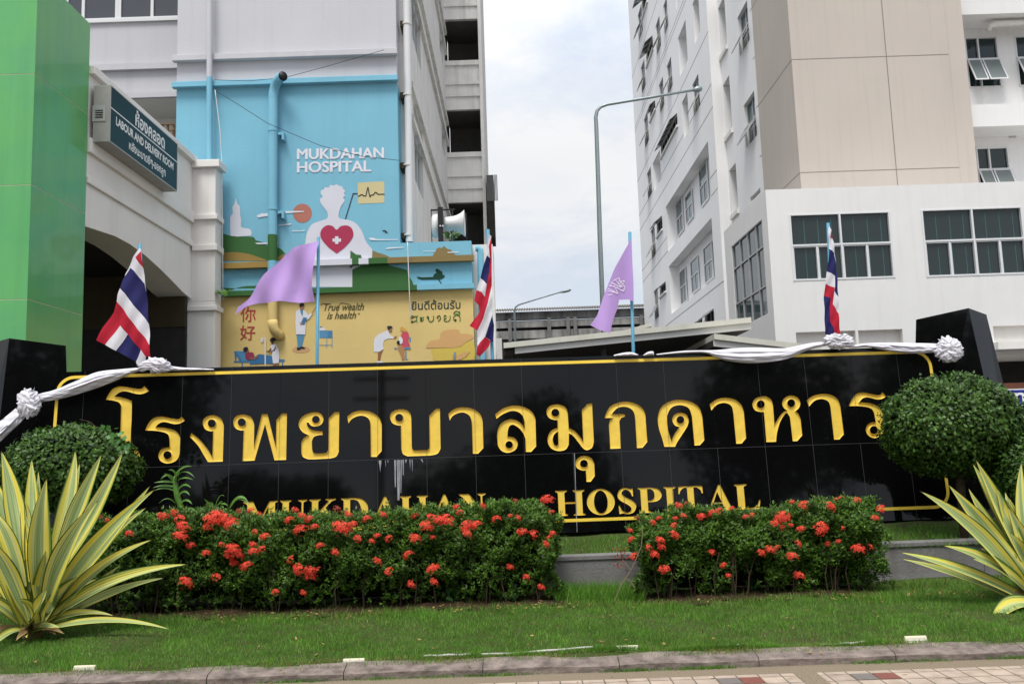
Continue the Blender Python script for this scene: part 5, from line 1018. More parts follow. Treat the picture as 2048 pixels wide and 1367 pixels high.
o, cl_ = flag('lilac flag with a white royal cypher hanging against the pale sky', (1259.5, 464), (1267, 712), 10.8, [
    (F3, [(1655, 165), (1660, 400), (1668, 560), (1545, 722), (1440, 770), (1340, 870), (1420, 640), (1500, 440), (1600, 260)], PUR), (F3, [(1668, 560), (1670, 745), (1620, 722), (1545, 722)], PUR), (F3, [(1545, 722), (1530, 800), (1490, 900), (1460, 1028), (1370, 1005), (1275, 960), (1340, 870), (1440, 770)], PUR)],
    lambda x, z: .04 * math.sin(8 * (x + .3 * z) + 2) + .015 * math.sin(19 * (x - .2 * z)), group='lilac flags above the sign')
mb = MB(); WL = mat('white_printed_line', (.78, .74, .84), .7, .2)
fo = lambda x, y: (lambda p: (p.x, p.y - .008 + .04 * math.sin(8 * (p.x + .3 * p.z) + 2) + .015 * math.sin(19 * (p.x - .2 * p.z)), p.z))(atY(*F3(x, y), 10.73))
for ln in ([(1470, 565), (1530, 600, 1), (1560, 600), (1500, 540)], [(1490, 555), (1545, 530, 1), (1530, 590)], [(1560, 600), (1590, 560, 1), (1560, 560, 1), (1545, 610, 1), (1590, 600, 1), (1585, 645, 1), (1530, 620), (1450, 590)], [(1440, 620), (1530, 665), (1500, 600), (1460, 600), (1480, 570)], [(1520, 610), (1570, 640, 1), (1590, 620)], [(1435, 640), (1500, 655, 1), (1525, 668)], [(1440, 680), (1480, 675)], [(1540, 545), (1580, 590)]):
    stroke(mb, cr(ln, 5, False), .0075, WL, fo)
mb.build('emblem', cl_)
# white bunting
BUN = mat('white_satin_bunting', (.70, .69, .75), .7, .15, var=.04, vscale=6, transl=.15)
def along(P, t):
    Ls = [0]
    for i in range(len(P) - 1): Ls.append(Ls[-1] + math.dist(P[i], P[i + 1]))
    t *= Ls[-1]
    for i in range(len(P) - 1):
        if t <= Ls[i + 1] + 1e-9: k_ = (t - Ls[i]) / (Ls[i + 1] - Ls[i] + 1e-9); return tuple(P[i][j] + (P[i + 1][j] - P[i][j]) * k_ for j in (0, 1))
    return P[-1]
def swag(label, up, lo, off=.03, nf_=3.5, amp=.028, pinch=(1, 1)):
    n_, m_ = 60, 34; G = []; up = cr(sm(up), 6, False); lo = cr(sm(lo), 6, False); rg = random.Random(len(label) * 7 + int(up[0][0]))
    cre = [(rg.uniform(.05, .95), rg.uniform(-.35, .35), rg.uniform(.5, 1.2) * rg.choice((1, 1, -1)), rg.uniform(.02, .06), rg.uniform(-.1, .5), rg.uniform(.5, 1.15)) for _ in range(int(nf_ * 4))]
    for i in range(n_ + 1):
        t = i / n_; a_, b_ = along(up, t), along(lo, t); row = []; e = math.sin(math.pi * min(1, max(0, t))) ** .6 * .75 + .25
        for j in range(m_ + 1):
            s_ = j / m_; d = off + .055 * math.sin(math.pi * s_) * e
            for c0, sl_, h_, w_, ta, tb in cre:
                if ta < t < tb: q_ = math.sin(math.pi * (t - ta) / (tb - ta)) ** .5; d += amp * .55 * h_ * q_ * e * math.exp(-((s_ - c0 - sl_ * (t - .5) - .03 * math.sin(6 * t + c0 * 9)) / w_) ** 2)
            d += .004 * math.sin(23 * t + 11 * s_) + .003 * math.sin(51 * t - 17 * s_)
            row.append(sp(a_[0] + (b_[0] - a_[0]) * s_, a_[1] + (b_[1] - a_[1]) * s_, d))
        G.append(row)
    m = MB(); m.grid(G, BUN); o = m.build('bunting_swag', None, True, label, 'bunting', 'white bunting swags on the sign')
    so_ = o.modifiers.new('thickness', 'SOLIDIFY'); so_.thickness = .004; return o
TL_ = T(5.689, 0, 660); TR_ = T(5.02, 1640, 600); T6 = T(6.827, 1270, 560)
pp = lambda tf, L_: [tf(*p) for p in L_]
swag('white satin bunting draped from the top of the sign down to the left rosette', pp(TL_, [(415, 735), (640, 670), (900, 560), (1120, 475), (1380, 445), (1620, 425)]), pp(TL_, [(440, 820), (700, 775), (1000, 690), (1250, 600), (1430, 520), (1620, 445)]), .04)
swag('white satin bunting hanging from the left rosette down out of the picture', pp(TL_, [(180, 890), (60, 990), (-40, 1060), (-200, 1180)]), pp(TL_, [(290, 990), (200, 1080), (60, 1210), (-150, 1420)]), .06)
swag('white satin bunting sagging below the top edge of the sign near the right flag', pp(T6, [(290, 1012), (620, 972), (830, 962), (1100, 957), (1430, 928), (1700, 922), (2048, 930), (2400, 860), (2640, 840)]), pp(T6, [(300, 1020), (620, 998), (950, 990), (1100, 1050), (1250, 1095), (1450, 1125), (1700, 1130), (2048, 1080), (2350, 960), (2640, 885)]), .035)
swag('white satin bunting stretched along the sign between the two right rosettes', pp(TR_, [(280, 470), (420, 440), (620, 430), (960, 432), (1260, 440)]), pp(TR_, [(290, 480), (480, 470), (620, 495), (800, 525), (1000, 532), (1200, 520)]), .05)
swag('white satin strip lying along the top edge of the sign right of the left flag', [(335, 731), (365, 735), (400, 736.5), (428, 738)], [(335, 741), (365, 740.5), (400, 739.8), (428, 739.5)], .02, 1.5, .01)
swag('small white satin fold lying on the sign top at the foot of the lilac flag', [(1228, 710), (1245, 706), (1262, 704.5), (1276, 709)], [(1228, 712), (1245, 711.3), (1262, 710.7), (1276, 710.3)], .02, 1.5, .01)
swag('second small white satin fold on the sign top right of the lilac flag', [(1287, 710), (1296, 704), (1306, 703), (1307, 709)], [(1287, 711), (1296, 710.4), (1306, 710), (1307, 709.8)], .02, 1.5, .01)
def rosette(label, u, v, ru, rv, off, seed):
    rr_ = random.Random(seed); m = MB()
    for i in range(15):
        an = i * 2.399 + rr_.uniform(-.5, .5); rad = .25 + .5 * math.sqrt((i + .5) / 15); cx_, cz_ = math.cos(an) * rad * .62, math.sin(an) * rad * .62; h = .075 * (1.1 - rad) + .02
        ln, wd, ro = rr_.uniform(.38, .55), rr_.uniform(.3, .45), an + rr_.uniform(-.6, .6); ca, sa = math.cos(ro), math.sin(ro); f_ = [rr_.uniform(2, 6) for _ in range(4)]; G = []
        for a_ in range(15):
            th = math.pi * (a_ / 14) * 1.25 - .4; row = []
            for b_ in range(13):
                s_ = b_ / 6 - 1; cr2 = 1 + .16 * math.sin(f_[0] * s_ + f_[1] * a_ / 7) + .10 * math.sin(7 * s_ + f_[2])
                x = (math.cos(th) * ln * cr2); y = s_ * wd * (1 + .15 * math.sin(f_[3] * th)); d = off + h + .055 * math.sin(th) * cr2 + .012 * math.sin(f_[1] * 2 * s_ + 3 * th)
                row.append(sp(u + (cx_ + x * ca - y * sa) * ru * 1.12, v - (cz_ + x * sa + y * ca) * rv * 1.15, max(off * .3, d)))
            G.append(row)
        m.grid(G, BUN)
    return m.build('rosette', None, True, label, 'rosette', 'white satin rosettes on the sign')
rosette('white satin rosette on the left black pillar, lowest of the four', 57, 806, 24, 28, .06, 1); rosette('white satin rosette at the foot of the leftmost Thai flag', 311, 731, 32, 15, .03, 2)
rosette('white satin rosette at the foot of the limp Thai flag by the annex window', 1677, 682, 29, 15, .03, 3); rosette('white satin rosette on the right black pillar, at the end of the bunting', 1899, 700, 30, 24, .05, 4)
# direction sign at the right edge
ds = thing('direction_sign', 'blue direction board with white Thai letters at the right edge', 'sign', (X(2080, 800, 14), 14, 0))
DB = mat('blue_sign_board', (.012, .022, .22), .4, .4); m = MB()
xa, xb = X(2014, 790, 14), X(2014, 790, 14) + 1.3
m.box(xa, xb, 14, 14.04, Z(2030, 858, 14), Z(2030, 777, 14), ALU); bdp = m.build('board', ds)
m = MB(); m.box(xa + .02, xb - .02, 13.996, 13.999, Z(2030, 808, 14), Z(2030, 779.5, 14), DB); m.build('blue_field', bdp)
m = MB(); text_mesh(m, 'ทาง', lambda u, v: (X(2028, 790, 14) + .52 * u, 13.993, Z(2030, 804, 14) + (Z(2030, 785, 14) - Z(2030, 804, 14)) * v), LW, .03); m.build('lettering', bdp)
for q_ in (.1, 1.2): m = MB(); m.tube([(xa + q_, 14.06, 0), (xa + q_, 14.06, Z(2030, 780, 14))], .03, GALV, 8); m.build('post', ds)

# ================================================================== PLANTS
LEAFD = mat('dark_clipped_leaf', (.014, .042, .007), .45, .25, isl=True, var=.35, vscale=6, col2=(.085, .18, .025), transl=.12)
CORE = mat('core_shade', (.008, .012, .005), .95, .05, var=.5, vscale=14)  # dark colour stands in for the shade between the leaves
LEAFH = mat('ixora_leaf', (.012, .045, .005), .45, .28, isl=True, var=.4, vscale=3.5, col2=(.115, .235, .018), transl=.18)
STEM = mat('brown_stem', (.07, .05, .032), .85, .2, var=.4, vscale=20)
def ellip_pts(n, c, r, lo=.84):
    d = rand_dirs(n); k_ = np.where(RNG.uniform(size=(n, 1)) < .02, RNG.uniform(1.0, 1.07, (n, 1)), RNG.uniform(lo, 1.0, (n, 1))) * (1 + .035 * np.sin(d[:, :1] * 9 + d[:, 2:] * 7) + .03 * np.sin(d[:, 1:2] * 14 + d[:, :1] * 11)); r = np.array(r)
    return np.array(c) + d * r * k_, unit(d / r)
def topiary(label, u, v, ru, rv, Y, ry, n, zbase):
    c = atY(u, v, Y); rx, rz = ru / F * Y, rv / F * Y; o = thing('topiary_bush', label, 'bush', (c.x, Y, zbase), 'clipped topiary bushes by the sign')
    P, Nn = ellip_pts(n, c, (rx, ry, rz)); keep = Nn[:, 1] < .55; P, Nn = P[keep], Nn[keep]
    t = unit(perp(Nn) * .9 + Nn * RNG.uniform(.1, .7, (len(P), 1)) + np.array([0, 0, .15])); s_ = unit(np.cross(t, Nn))
    leaves('crown', P, t, s_, RNG.uniform(.04, .062, len(P)), RNG.uniform(.026, .038, len(P)), [LEAFD], o)
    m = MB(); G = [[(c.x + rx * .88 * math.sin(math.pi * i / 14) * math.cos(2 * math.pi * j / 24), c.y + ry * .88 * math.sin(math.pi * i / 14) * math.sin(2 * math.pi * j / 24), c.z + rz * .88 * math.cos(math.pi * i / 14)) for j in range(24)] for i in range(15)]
    m.grid(G, CORE, True); m.build('dark_core', o, smooth=True)  # solid dark core added behind the leaves as their shaded depth
    m = MB(); m.tube([(c.x, c.y, zbase - .05), (c.x + .02, c.y, c.z - rz * .3)], .045, STEM, 10); m.build('trunk', o, smooth=True)
    return o
topiary('clipped round dark green bush at the left end of the sign', 144, 938, 135, 87, 9.45, .5, 11000, .4)
topiary('largest clipped round bush covering the right end of the gold letters', 1908, 852, 143, 103, 9.6, .55, 14000, .4)
topiary('clipped bush cut off by the right edge of the picture', 2092, 950, 95, 84, 9.2, .5, 8000, .4)
# bright vine leaves on the left bush
vn = thing('vine', 'bright green vine leaves trailing over the left clipped bush', 'vine', atY(235, 880, 9.05)); V_ = []
VINE = mat('vine_leaf', (.05, .16, .035), .45, .4, isl=True, col2=(.09, .24, .05), transl=.25)
for (u, v) in [(208, 858), (218, 862), (228, 868), (238, 866), (246, 878), (250, 888), (240, 882), (230, 872), (214, 868), (248, 898), (238, 894), (222, 876)]:
    for k_ in range(2): V_.append(atY(u + random.uniform(-4, 4), v + random.uniform(-4, 4), 9.02 + random.uniform(-.05, .03)))
P = np.array([tuple(p) for p in V_]); t = unit(RNG.normal(size=P.shape) * [1, .25, 1]); s_ = unit(np.cross(t, unit(np.array([[0, -1, .5]]) + RNG.normal(size=P.shape) * .3)))
leaves('leaf_spray', P, t, s_, .06, .055, [VINE], vn, fold=.1)
m = MB(); m.tube([atY(159, 838, 9.0), atY(172, 841, 9.0), atY(182, 844, 9.0), atY(190, 852, 9.0), atY(205, 858, 9.0)], .003, STEM, 5); m.build('tendril', vn)

# ixora hedges
FLM = mat('ixora_petal', (.62, .035, .022), .6, .2, isl=True, col2=(.80, .11, .06), transl=.2); BUDM = mat('ixora_bud', (.16, .022, .014), .6, .2, isl=True, col2=(.30, .05, .02))
def floret_mesh(nm, n, m_, seed):
    rg = np.random.default_rng(seed); d = unit(rg.normal(size=(n * 3, 3)) + [0, -1.0, .55]); d = d[(d[:, 1] < .25)][:n]; c = d * [1, .75, .8] * rg.uniform(.8, 1.05, (len(d), 1)); P, Tt, Sd = [], [], []
    for i in range(len(d)):
        a_ = np.cross(d[i], [.3, .2, 1.0]); a_ /= np.linalg.norm(a_); b_ = np.cross(d[i], a_); ph = rg.uniform(0, 6)
        for q_ in range(4):
            t = a_ * math.cos(ph + q_ * math.pi / 2) + b_ * math.sin(ph + q_ * math.pi / 2) + d[i] * .25; t /= np.linalg.norm(t); P.append(c[i]); Tt.append(t); s__ = np.cross(t, d[i]); Sd.append(s__ / np.linalg.norm(s__))
    P, Tt, Sd = np.array(P), np.array(Tt), np.array(Sd); nrm = np.cross(Tt, Sd); n_ = len(P); v = np.empty((n_, 4, 3)); L_, W_ = .27, .17
    v[:, 0] = P; v[:, 1] = P + Tt * L_ * .55 + Sd * W_ * .5; v[:, 2] = P + Tt * L_; v[:, 3] = P + Tt * L_ * .55 - Sd * W_ * .5
    me = bpy.data.meshes.new(nm); me.from_pydata(v.reshape(-1, 3).tolist(), [], [(4 * i, 4 * i + 1, 4 * i + 2, 4 * i + 3) for i in range(n_)]); me.materials.append(m_); return me
FL = [floret_mesh('flower_cluster', n_, FLM, 5 + n_) for n_ in (46, 36, 24)]; BD = floret_mesh('bud_cluster', 40, BUDM, 3)
def hedge(label, tops, zbot, Y0, Y1, nspr, flowers, bottoms):
    us = [t[0] for t in tops]; wx = [atY(u, v, Y0 + .15).x for u, v in tops]; wz = [atY(u, v, Y0 + .15).z - .105 for u, v in tops]
    o = thing('flowering_hedge', label, 'hedge', ((wx[0] + wx[-1]) / 2, (Y0 + Y1) / 2, ZL), 'red flowering hedges in front of the sign')
    zt_ = lambda x: np.interp(x, wx, wz); n = nspr
    def lump(x, z): return .05 * np.sin(x * 6.3 + z * 3) + .04 * np.sin(x * 13 - z * 11 + 1) + .03 * np.sin(x * 3.1 + z * 17)
    x = RNG.uniform(wx[0], wx[-1], n); kind = RNG.uniform(size=n); ztop_ = zt_(x); z = zbot + (ztop_ - zbot) * RNG.beta(1.45, .92, n); y = Y0 + np.abs(RNG.normal(0, .09, n)) + lump(x, z)
    y += .13 * np.clip(1 - (z - zbot) / .38, 0, 1) + np.clip((z - ztop_ + .1) / .1, 0, 1) ** 2 * .12
    nrm = np.stack([RNG.normal(0, .35, n), -np.ones(n), RNG.uniform(-.1, .9, n)], 1)
    tp = kind < .3; y[tp] = RNG.uniform(Y0 + .05, Y1, tp.sum()); z[tp] = ztop_[tp] + .025 * np.sin(x[tp] * 17 + y[tp] * 9) + .02 * np.sin(x[tp] * 41) + RNG.normal(0, .02, tp.sum()) + .02; nrm[tp] = np.stack([RNG.normal(0, .3, tp.sum()), RNG.normal(-.2, .3, tp.sum()), np.ones(tp.sum())], 1)
    for (sd, xe) in ((-1, wx[0]), (1, wx[-1])):
        e = (kind > .3) & (kind < .36) if sd < 0 else (kind > .36) & (kind < .42); k_ = e.sum(); z[e] = zbot + (wz[0 if sd < 0 else -1] - zbot) * RNG.beta(1.4, .9, k_); y[e] = RNG.uniform(Y0 + .05, Y1, k_); x[e] = xe + sd * (.02 + lump(y[e] * 1.3, z[e])); nrm[e] = np.stack([np.full(k_, sd * 1.0), RNG.normal(-.3, .3, k_), RNG.uniform(0, .8, k_)], 1)
    for (xa_, xb_, zz_) in bottoms: dl = (x > xa_) & (x < xb_) & (z < zz_ + .04 * np.sin(x * 30)) & (RNG.uniform(size=n) < .9); x, y, z, nrm = x[~dl], y[~dl], z[~dl], nrm[~dl]; n = len(x)
    nrm = unit(nrm); q_ = 7; P = np.repeat(np.stack([x, y, z], 1), q_, 0); Nn = np.repeat(nrm, q_, 0); ax = unit(Nn * .8 + np.array([0, -.1, .55])); rd = perp(ax); t = unit(ax * RNG.uniform(.25, 1.1, (len(P), 1)) + rd); P = P + ax * RNG.uniform(-.03, .03, (len(P), 1)); s_ = unit(np.cross(t, ax))
    leaves('foliage', P, t, s_, RNG.uniform(.026, .05, len(P)), RNG.uniform(.011, .019, len(P)), [LEAFH], o)
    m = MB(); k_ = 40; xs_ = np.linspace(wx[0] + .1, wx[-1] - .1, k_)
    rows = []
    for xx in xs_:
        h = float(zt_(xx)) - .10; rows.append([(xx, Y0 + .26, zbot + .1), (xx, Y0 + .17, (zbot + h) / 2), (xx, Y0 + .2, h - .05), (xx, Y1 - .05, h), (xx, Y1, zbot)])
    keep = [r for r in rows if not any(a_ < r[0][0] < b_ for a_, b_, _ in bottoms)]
    m.grid(rows, CORE); m.build('dark_core', o)  # dark inner shell added as the shaded depth of the hedge
    for i in range(46):
        m = MB(); xx = random.uniform(wx[0] + .05, wx[-1] - .05); yy = Y0 + random.uniform(.05, .25); m.tube([(xx, yy, ZL - .03), (xx + random.uniform(-.05, .05), yy - .02, .3), (xx + random.uniform(-.12, .12), yy - .03, .55)], .006, STEM, 5); m.build('stem', o)
    for i, (u, v, r) in enumerate(flowers):
        vt = np.interp(u, us, [t[1] for t in tops]); dv = v - vt; Yf = Y0 + (.22 if dv < 6 else .05 if dv < 22 else -.03); p = atY(u, v, Yf); Yr = p.y + float(lump(p.x, p.z)) - .03; p = atY(u, v, Yr)
        bud = dv < 4 and i % 3 == 0; ob = bpy.data.objects.new('bud_cluster' if bud else 'flower_cluster', BD if bud else FL[0 if r > 12 else (1 if i % 3 else 2)]); COL.objects.link(ob); ob.parent = o
        ob.location = p - o.location; sc_ = max(r, 6) * 1.12 / F * Yr; ob.scale = (sc_, sc_, sc_ * random.uniform(.8, 1)); ob.rotation_euler = (R(random.uniform(-25, 15)), R(random.uniform(-40, 40)), R(random.uniform(-35, 35)))
    return o
fl = lambda tf, L_: [(*tf(x, y), r) for x, y, r in L_]
left_f = fl(T(2.532, 0, 800), [(505, 597, 10), (545, 610, 6), (655, 678, 9), (930, 640, 14), (915, 690, 14), (965, 735, 9), (940, 925, 13), (825, 590, 12), (885, 575, 10), (915, 605, 12)]) + fl(T(4.8825, 400, 960), [(130, 385, 17), (185, 360, 17), (245, 385, 14), (310, 430, 14), (80, 460, 11), (385, 310, 8), (500, 295, 8), (580, 330, 6), (540, 505, 7), (630, 550, 10), (325, 675, 14), (350, 725, 16), (290, 730, 12), (60, 715, 9), (210, 632, 7), (520, 625, 8), (520, 700, 10), (610, 670, 8), (330, 810, 11), (455, 840, 12), (165, 955, 11), (1000, 350, 9), (1060, 380, 9), (985, 485, 14), (1120, 455, 8), (870, 390, 9), (1380, 470, 17), (1440, 480, 9), (1490, 435, 9), (1545, 570, 10), (1175, 640, 9), (1325, 705, 9), (895, 775, 10), (970, 870, 13), (1075, 880, 12), (1155, 895, 12), (1075, 940, 12), (1725, 795, 10), (1845, 895, 10), (1730, 540, 7), (1680, 595, 7), (1845, 570, 9), (1630, 380, 9), (1785, 340, 8), (740, 1090, 8), (1005, 1100, 7), (930, 290, 8), (1340, 290, 9), (1450, 330, 8)]) + fl(T(3.938, 780, 960), [(195, 285, 9), (320, 290, 10), (380, 310, 12), (440, 320, 16), (285, 365, 13), (195, 465, 12), (145, 590, 11), (340, 700, 13), (345, 800, 9), (170, 820, 9), (600, 360, 13), (675, 355, 12), (605, 425, 10), (550, 255, 8), (520, 210, 7), (840, 310, 10), (945, 280, 6), (1005, 298, 7), (1040, 405, 11), (1130, 430, 12), (1225, 505, 8), (1280, 420, 7), (1275, 253, 7), (1240, 155, 13), (945, 685, 8), (1075, 765, 8), (1190, 840, 8), (335, 450, 5), (990, 165, 7), (730, 200, 7), (1255, 450, 6)])
right_f = fl(TB and T(3.531, 1220, 960), [(190, 265, 4), (345, 270, 6), (300, 300, 7), (450, 320, 8), (450, 385, 11), (355, 425, 10), (270, 478, 9), (360, 475, 9), (315, 528, 10), (165, 540, 10), (150, 420, 8), (380, 630, 12), (715, 512, 10), (800, 600, 7), (835, 675, 6), (520, 250, 7), (645, 260, 10), (460, 270, 6), (545, 168, 7), (485, 180, 8), (720, 235, 9), (770, 215, 8), (860, 200, 6), (960, 260, 7), (1005, 245, 5), (1220, 265, 15), (1165, 310, 10), (1215, 335, 7), (1345, 345, 9), (1275, 318, 5), (1365, 180, 12), (1285, 155, 6), (1555, 185, 11), (1485, 340, 16), (1630, 130, 7), (1740, 145, 9), (1910, 205, 11), (1870, 265, 8), (1325, 450, 8), (1535, 450, 7), (1610, 430, 5), (1755, 490, 13), (1830, 475, 9), (1065, 515, 9), (1130, 490, 10), (1180, 475, 7), (1285, 540, 11), (1335, 675, 11), (1640, 340, 5), (140, 355, 6), (1595, 140, 6)])
xq = lambda u: X(u, 1150, 8.5)
hedge('long dark green hedge with red flower clusters, left of the gap under the sign', [(110, 1040), (200, 1032), (300, 1022), (400, 1012), (520, 1026), (600, 1023), (700, 1026), (780, 1014), (850, 1010), (950, 1005), (1000, 999), (1060, 999), (1088, 1004), (1100, 1016)], .14, 8.56, 9.12, 11000, left_f, [(xq(640), xq(760), .28)])
hedge('shorter dark green hedge with red flower clusters, right of the gap under the sign', [(1282, 1036), (1300, 1029), (1340, 1020), (1370, 1007), (1440, 1014), (1500, 1022), (1560, 1012), (1640, 997), (1700, 995), (1748, 996)], .14, 8.56, 9.08, 7200, right_f, [(xq(1340), xq(1400), .42), (xq(1480), xq(1540), .36)])

# variegated agave-like plants: every leaf a gutter-shaped blade with stripes along it
AG = bpy.data.materials.new('variegated_leaf'); AG.use_nodes = True; nt = AG.node_tree; n = nt.nodes; l = nt.links; bs = n['Principled BSDF']
uvn = n.new('ShaderNodeUVMap'); uvn.uv_map = 'UVMap'; sx = n.new('ShaderNodeSeparateXYZ'); l.new(uvn.outputs[0], sx.inputs[0]); oi = n.new('ShaderNodeObjectInfo')
cx = n.new('ShaderNodeCombineXYZ'); mu = n.new('ShaderNodeMath'); mu.operation = 'MULTIPLY'; mu.inputs[1].default_value = 15; l.new(sx.outputs[0], mu.inputs[0]); mo = n.new('ShaderNodeMath'); mo.operation = 'MULTIPLY'; mo.inputs[1].default_value = 57; l.new(oi.outputs['Random'], mo.inputs[0])
mv = n.new('ShaderNodeMath'); mv.operation = 'MULTIPLY'; mv.inputs[1].default_value = .55; l.new(sx.outputs[1], mv.inputs[0]); l.new(mu.outputs[0], cx.inputs[0]); l.new(mv.outputs[0], cx.inputs[1]); l.new(mo.outputs[0], cx.inputs[2])
ns = n.new('ShaderNodeTexNoise'); ns.inputs['Scale'].default_value = 1; ns.inputs['Detail'].default_value = 3; l.new(cx.outputs[0], ns.inputs[0])
ab = n.new('ShaderNodeMath'); ab.operation = 'SUBTRACT'; l.new(sx.outputs[0], ab.inputs[0]); osh = n.new('ShaderNodeMath'); osh.operation = 'MULTIPLY_ADD'; osh.inputs[1].default_value = .30; osh.inputs[2].default_value = .35; l.new(oi.outputs['Random'], osh.inputs[0]); l.new(osh.outputs[0], ab.inputs[1]); ab2 = n.new('ShaderNodeMath'); ab2.operation = 'ABSOLUTE'; l.new(ab.outputs[0], ab2.inputs[0])
nm_ = n.new('ShaderNodeMath'); nm_.operation = 'MULTIPLY_ADD'; nm_.inputs[1].default_value = .75; nm_.inputs[2].default_value = -.375; l.new(ns.outputs[0], nm_.inputs[0]); ad = n.new('ShaderNodeMath'); ad.operation = 'ADD'; l.new(ab2.outputs[0], ad.inputs[0]); l.new(nm_.outputs[0], ad.inputs[1])
rp = n.new('ShaderNodeValToRGB'); cr_ = rp.color_ramp; cr_.interpolation = 'LINEAR'
stops = [(0, (.19, .27, .10)), (.08, (.33, .40, .17)), (.12, (.12, .20, .06)), (.18, (.36, .42, .17)), (.24, (.52, .52, .19)), (.31, (.60, .53, .09)), (.38, (.58, .48, .035)), (.45, (.50, .47, .12)), (.50, (.12, .2, .03))]
while len(cr_.elements) < len(stops): cr_.elements.new(.5)
for e, (p_, c_) in zip(cr_.elements, stops): e.position = p_; e.color = (*c_, 1)
l.new(ad.outputs[0], rp.inputs[0])
rpe = n.new('ShaderNodeValToRGB'); rpe.color_ramp.elements[0].position = .455; rpe.color_ramp.elements[0].color = (0, 0, 0, 1); rpe.color_ramp.elements[1].position = .466; rpe.color_ramp.elements[1].color = (1, 1, 1, 1); eb = n.new('ShaderNodeMath'); eb.operation = 'SUBTRACT'; eb.inputs[1].default_value = .5; l.new(sx.outputs[0], eb.inputs[0]); eb2 = n.new('ShaderNodeMath'); eb2.operation = 'ABSOLUTE'; l.new(eb.outputs[0], eb2.inputs[0]); l.new(eb2.outputs[0], rpe.inputs[0])
mxe = n.new('ShaderNodeMixRGB'); l.new(rpe.outputs[0], mxe.inputs[0]); l.new(rp.outputs[0], mxe.inputs[1]); mxe.inputs[2].default_value = (.02, .06, .012, 1)
gm = n.new('ShaderNodeNewGeometry'); mxb = n.new('ShaderNodeMixRGB'); mxb.blend_type = 'MULTIPLY'; mxb.inputs[0].default_value = 1; l.new(mxe.outputs[0], mxb.inputs[1]); rpt = n.new('ShaderNodeValToRGB'); rpt.color_ramp.elements[0].position = .965; rpt.color_ramp.elements[0].color = (1, 1, 1, 1); rpt.color_ramp.elements[1].position = .99; rpt.color_ramp.elements[1].color = (.25, .14, .08, 1); l.new(sx.outputs[1], rpt.inputs[0]); l.new(rpt.outputs[0], mxb.inputs[2])
l.new(mxb.outputs[0], bs.inputs[0]); bs.inputs['Roughness'].default_value = .42; bs.inputs['Specular IOR Level'].default_value = .35
GLEAF = mat('strap_leaf_green', (.05, .13, .015), .4, .4, var=.35, vscale=9, col2=(.10, .22, .03))
def blade(parent, P0, P1, wd, sag=(0, 0, 0), m_=None, na=8, nl=18, nm='leaf', gut=.32, face=None, base=.62, peak=.42, wave=0.):
    P0, P1 = Vector(P0), Vector(P1); mid = (P0 + P1) / 2 + Vector(sag) * 2; G = []; uv = []
    fv = Vector(face) if face else (CAMP - (P0 + P1) / 2).normalized() * .75 + Vector((0, 0, .65))
    for i in range(nl + 1):
        t = i / nl; p = P0 * (1 - t) ** 2 + mid * 2 * t * (1 - t) + P1 * t * t; d = ((mid - P0) * (1 - t) + (P1 - mid) * t).normalized(); nn = (fv - d * fv.dot(d)).normalized(); s_ = d.cross(nn)
        k_ = base + (1 - base) * math.sin(math.pi / 2 * min(1, t / peak)) if t < peak else max(.015, 1 - ((t - peak) / (1 - peak)) ** 1.55)
        k_ = max(.012, k_); row = []
        for j in range(na + 1):
            a_ = j / na * 2 - 1; row.append(p + s_ * a_ * wd / 2 * k_ + nn * (abs(a_) ** 1.7) * wd * gut * k_ + nn * wave * math.sin(9 * t + 2 * a_) * wd * k_)
        G.append(row)
    mb = MB(); mb.grid(G, m_ or AG); o = mb.build(nm, parent, True); me = o.data
    ul = me.uv_layers.new(name='UVMap'); nv = na + 1
    for lp in me.loops: q_ = lp.vertex_index; ul.data[lp.index].uv = ((q_ % nv) / na, (q_ // nv) / nl)
    return o
def agave(label, tf, Yb, c, lst):
    b = atY(*tf(*c), Yb); o = thing('variegated_agave', label, 'agave', (b.x, b.y, ZL), 'variegated agaves at the ends of the lawn')
    for (tx, ty, bx, by, w_, dy, sg) in lst:
        tx += random.uniform(-6, 6)
        u0, v0 = tf(bx, by); u1, v1 = tf(tx, ty); sc_ = (tf(1, 0)[0] - tf(0, 0)[0])
        P0 = atY(u0, v0, Yb + dy * .12); P1 = atY(u1, v1, Yb + dy); hub = Vector((b.x, b.y, ZL + .04)); P0 = P0.lerp(hub, .12)
        blade(o, P0, P1, w_ * sc_ / F * (Yb + dy * .5) * 1.0, (random.uniform(-.03, .03), -.03 * (1 if dy < 0 else -1), sg * random.uniform(.6, 1.5)), AG, wave=random.uniform(.015, .07), gut=random.uniform(.2, .42))
    DRYL = mat('withered_leaf', (.22, .14, .06), .8, .15, var=.4, vscale=12, col2=(.30, .21, .10))
    for i in range(7):
        an = i * .9 + .4; d = Vector((math.cos(an), -abs(math.sin(an)) * .8 - .1, .10)); p_ = Vector((b.x, b.y, ZL + .05)); blade(o, p_, p_ + d * random.uniform(.28, .5) - Vector((0, 0, .03)), .07, (0, 0, .03), DRYL, 6, 10, wave=.12, nm='withered_leaf')
    for i in range(15):
        an = i * 2.4; el = .4 + .07 * i; d = Vector((math.cos(an) * math.cos(el), math.sin(an) * math.cos(el) * .8 + .12, math.sin(el))); ln = .55 + .02 * i
        p_ = Vector((b.x, b.y + .05, ZL + .05)) + d * .05; blade(o, p_, p_ + d * ln, .15, (0, 0, .04), AG)
    m = MB(); m.tube([(b.x, b.y, ZL - .05), (b.x, b.y, ZL + .12)], .09, mat('agave_stem', (.12, .10, .03), .8, .2, var=.4, vscale=30), 12, True, [.10, .06]); m.build('stem', o, smooth=True)
    return o
TG = T(2.8475, 0, 860)
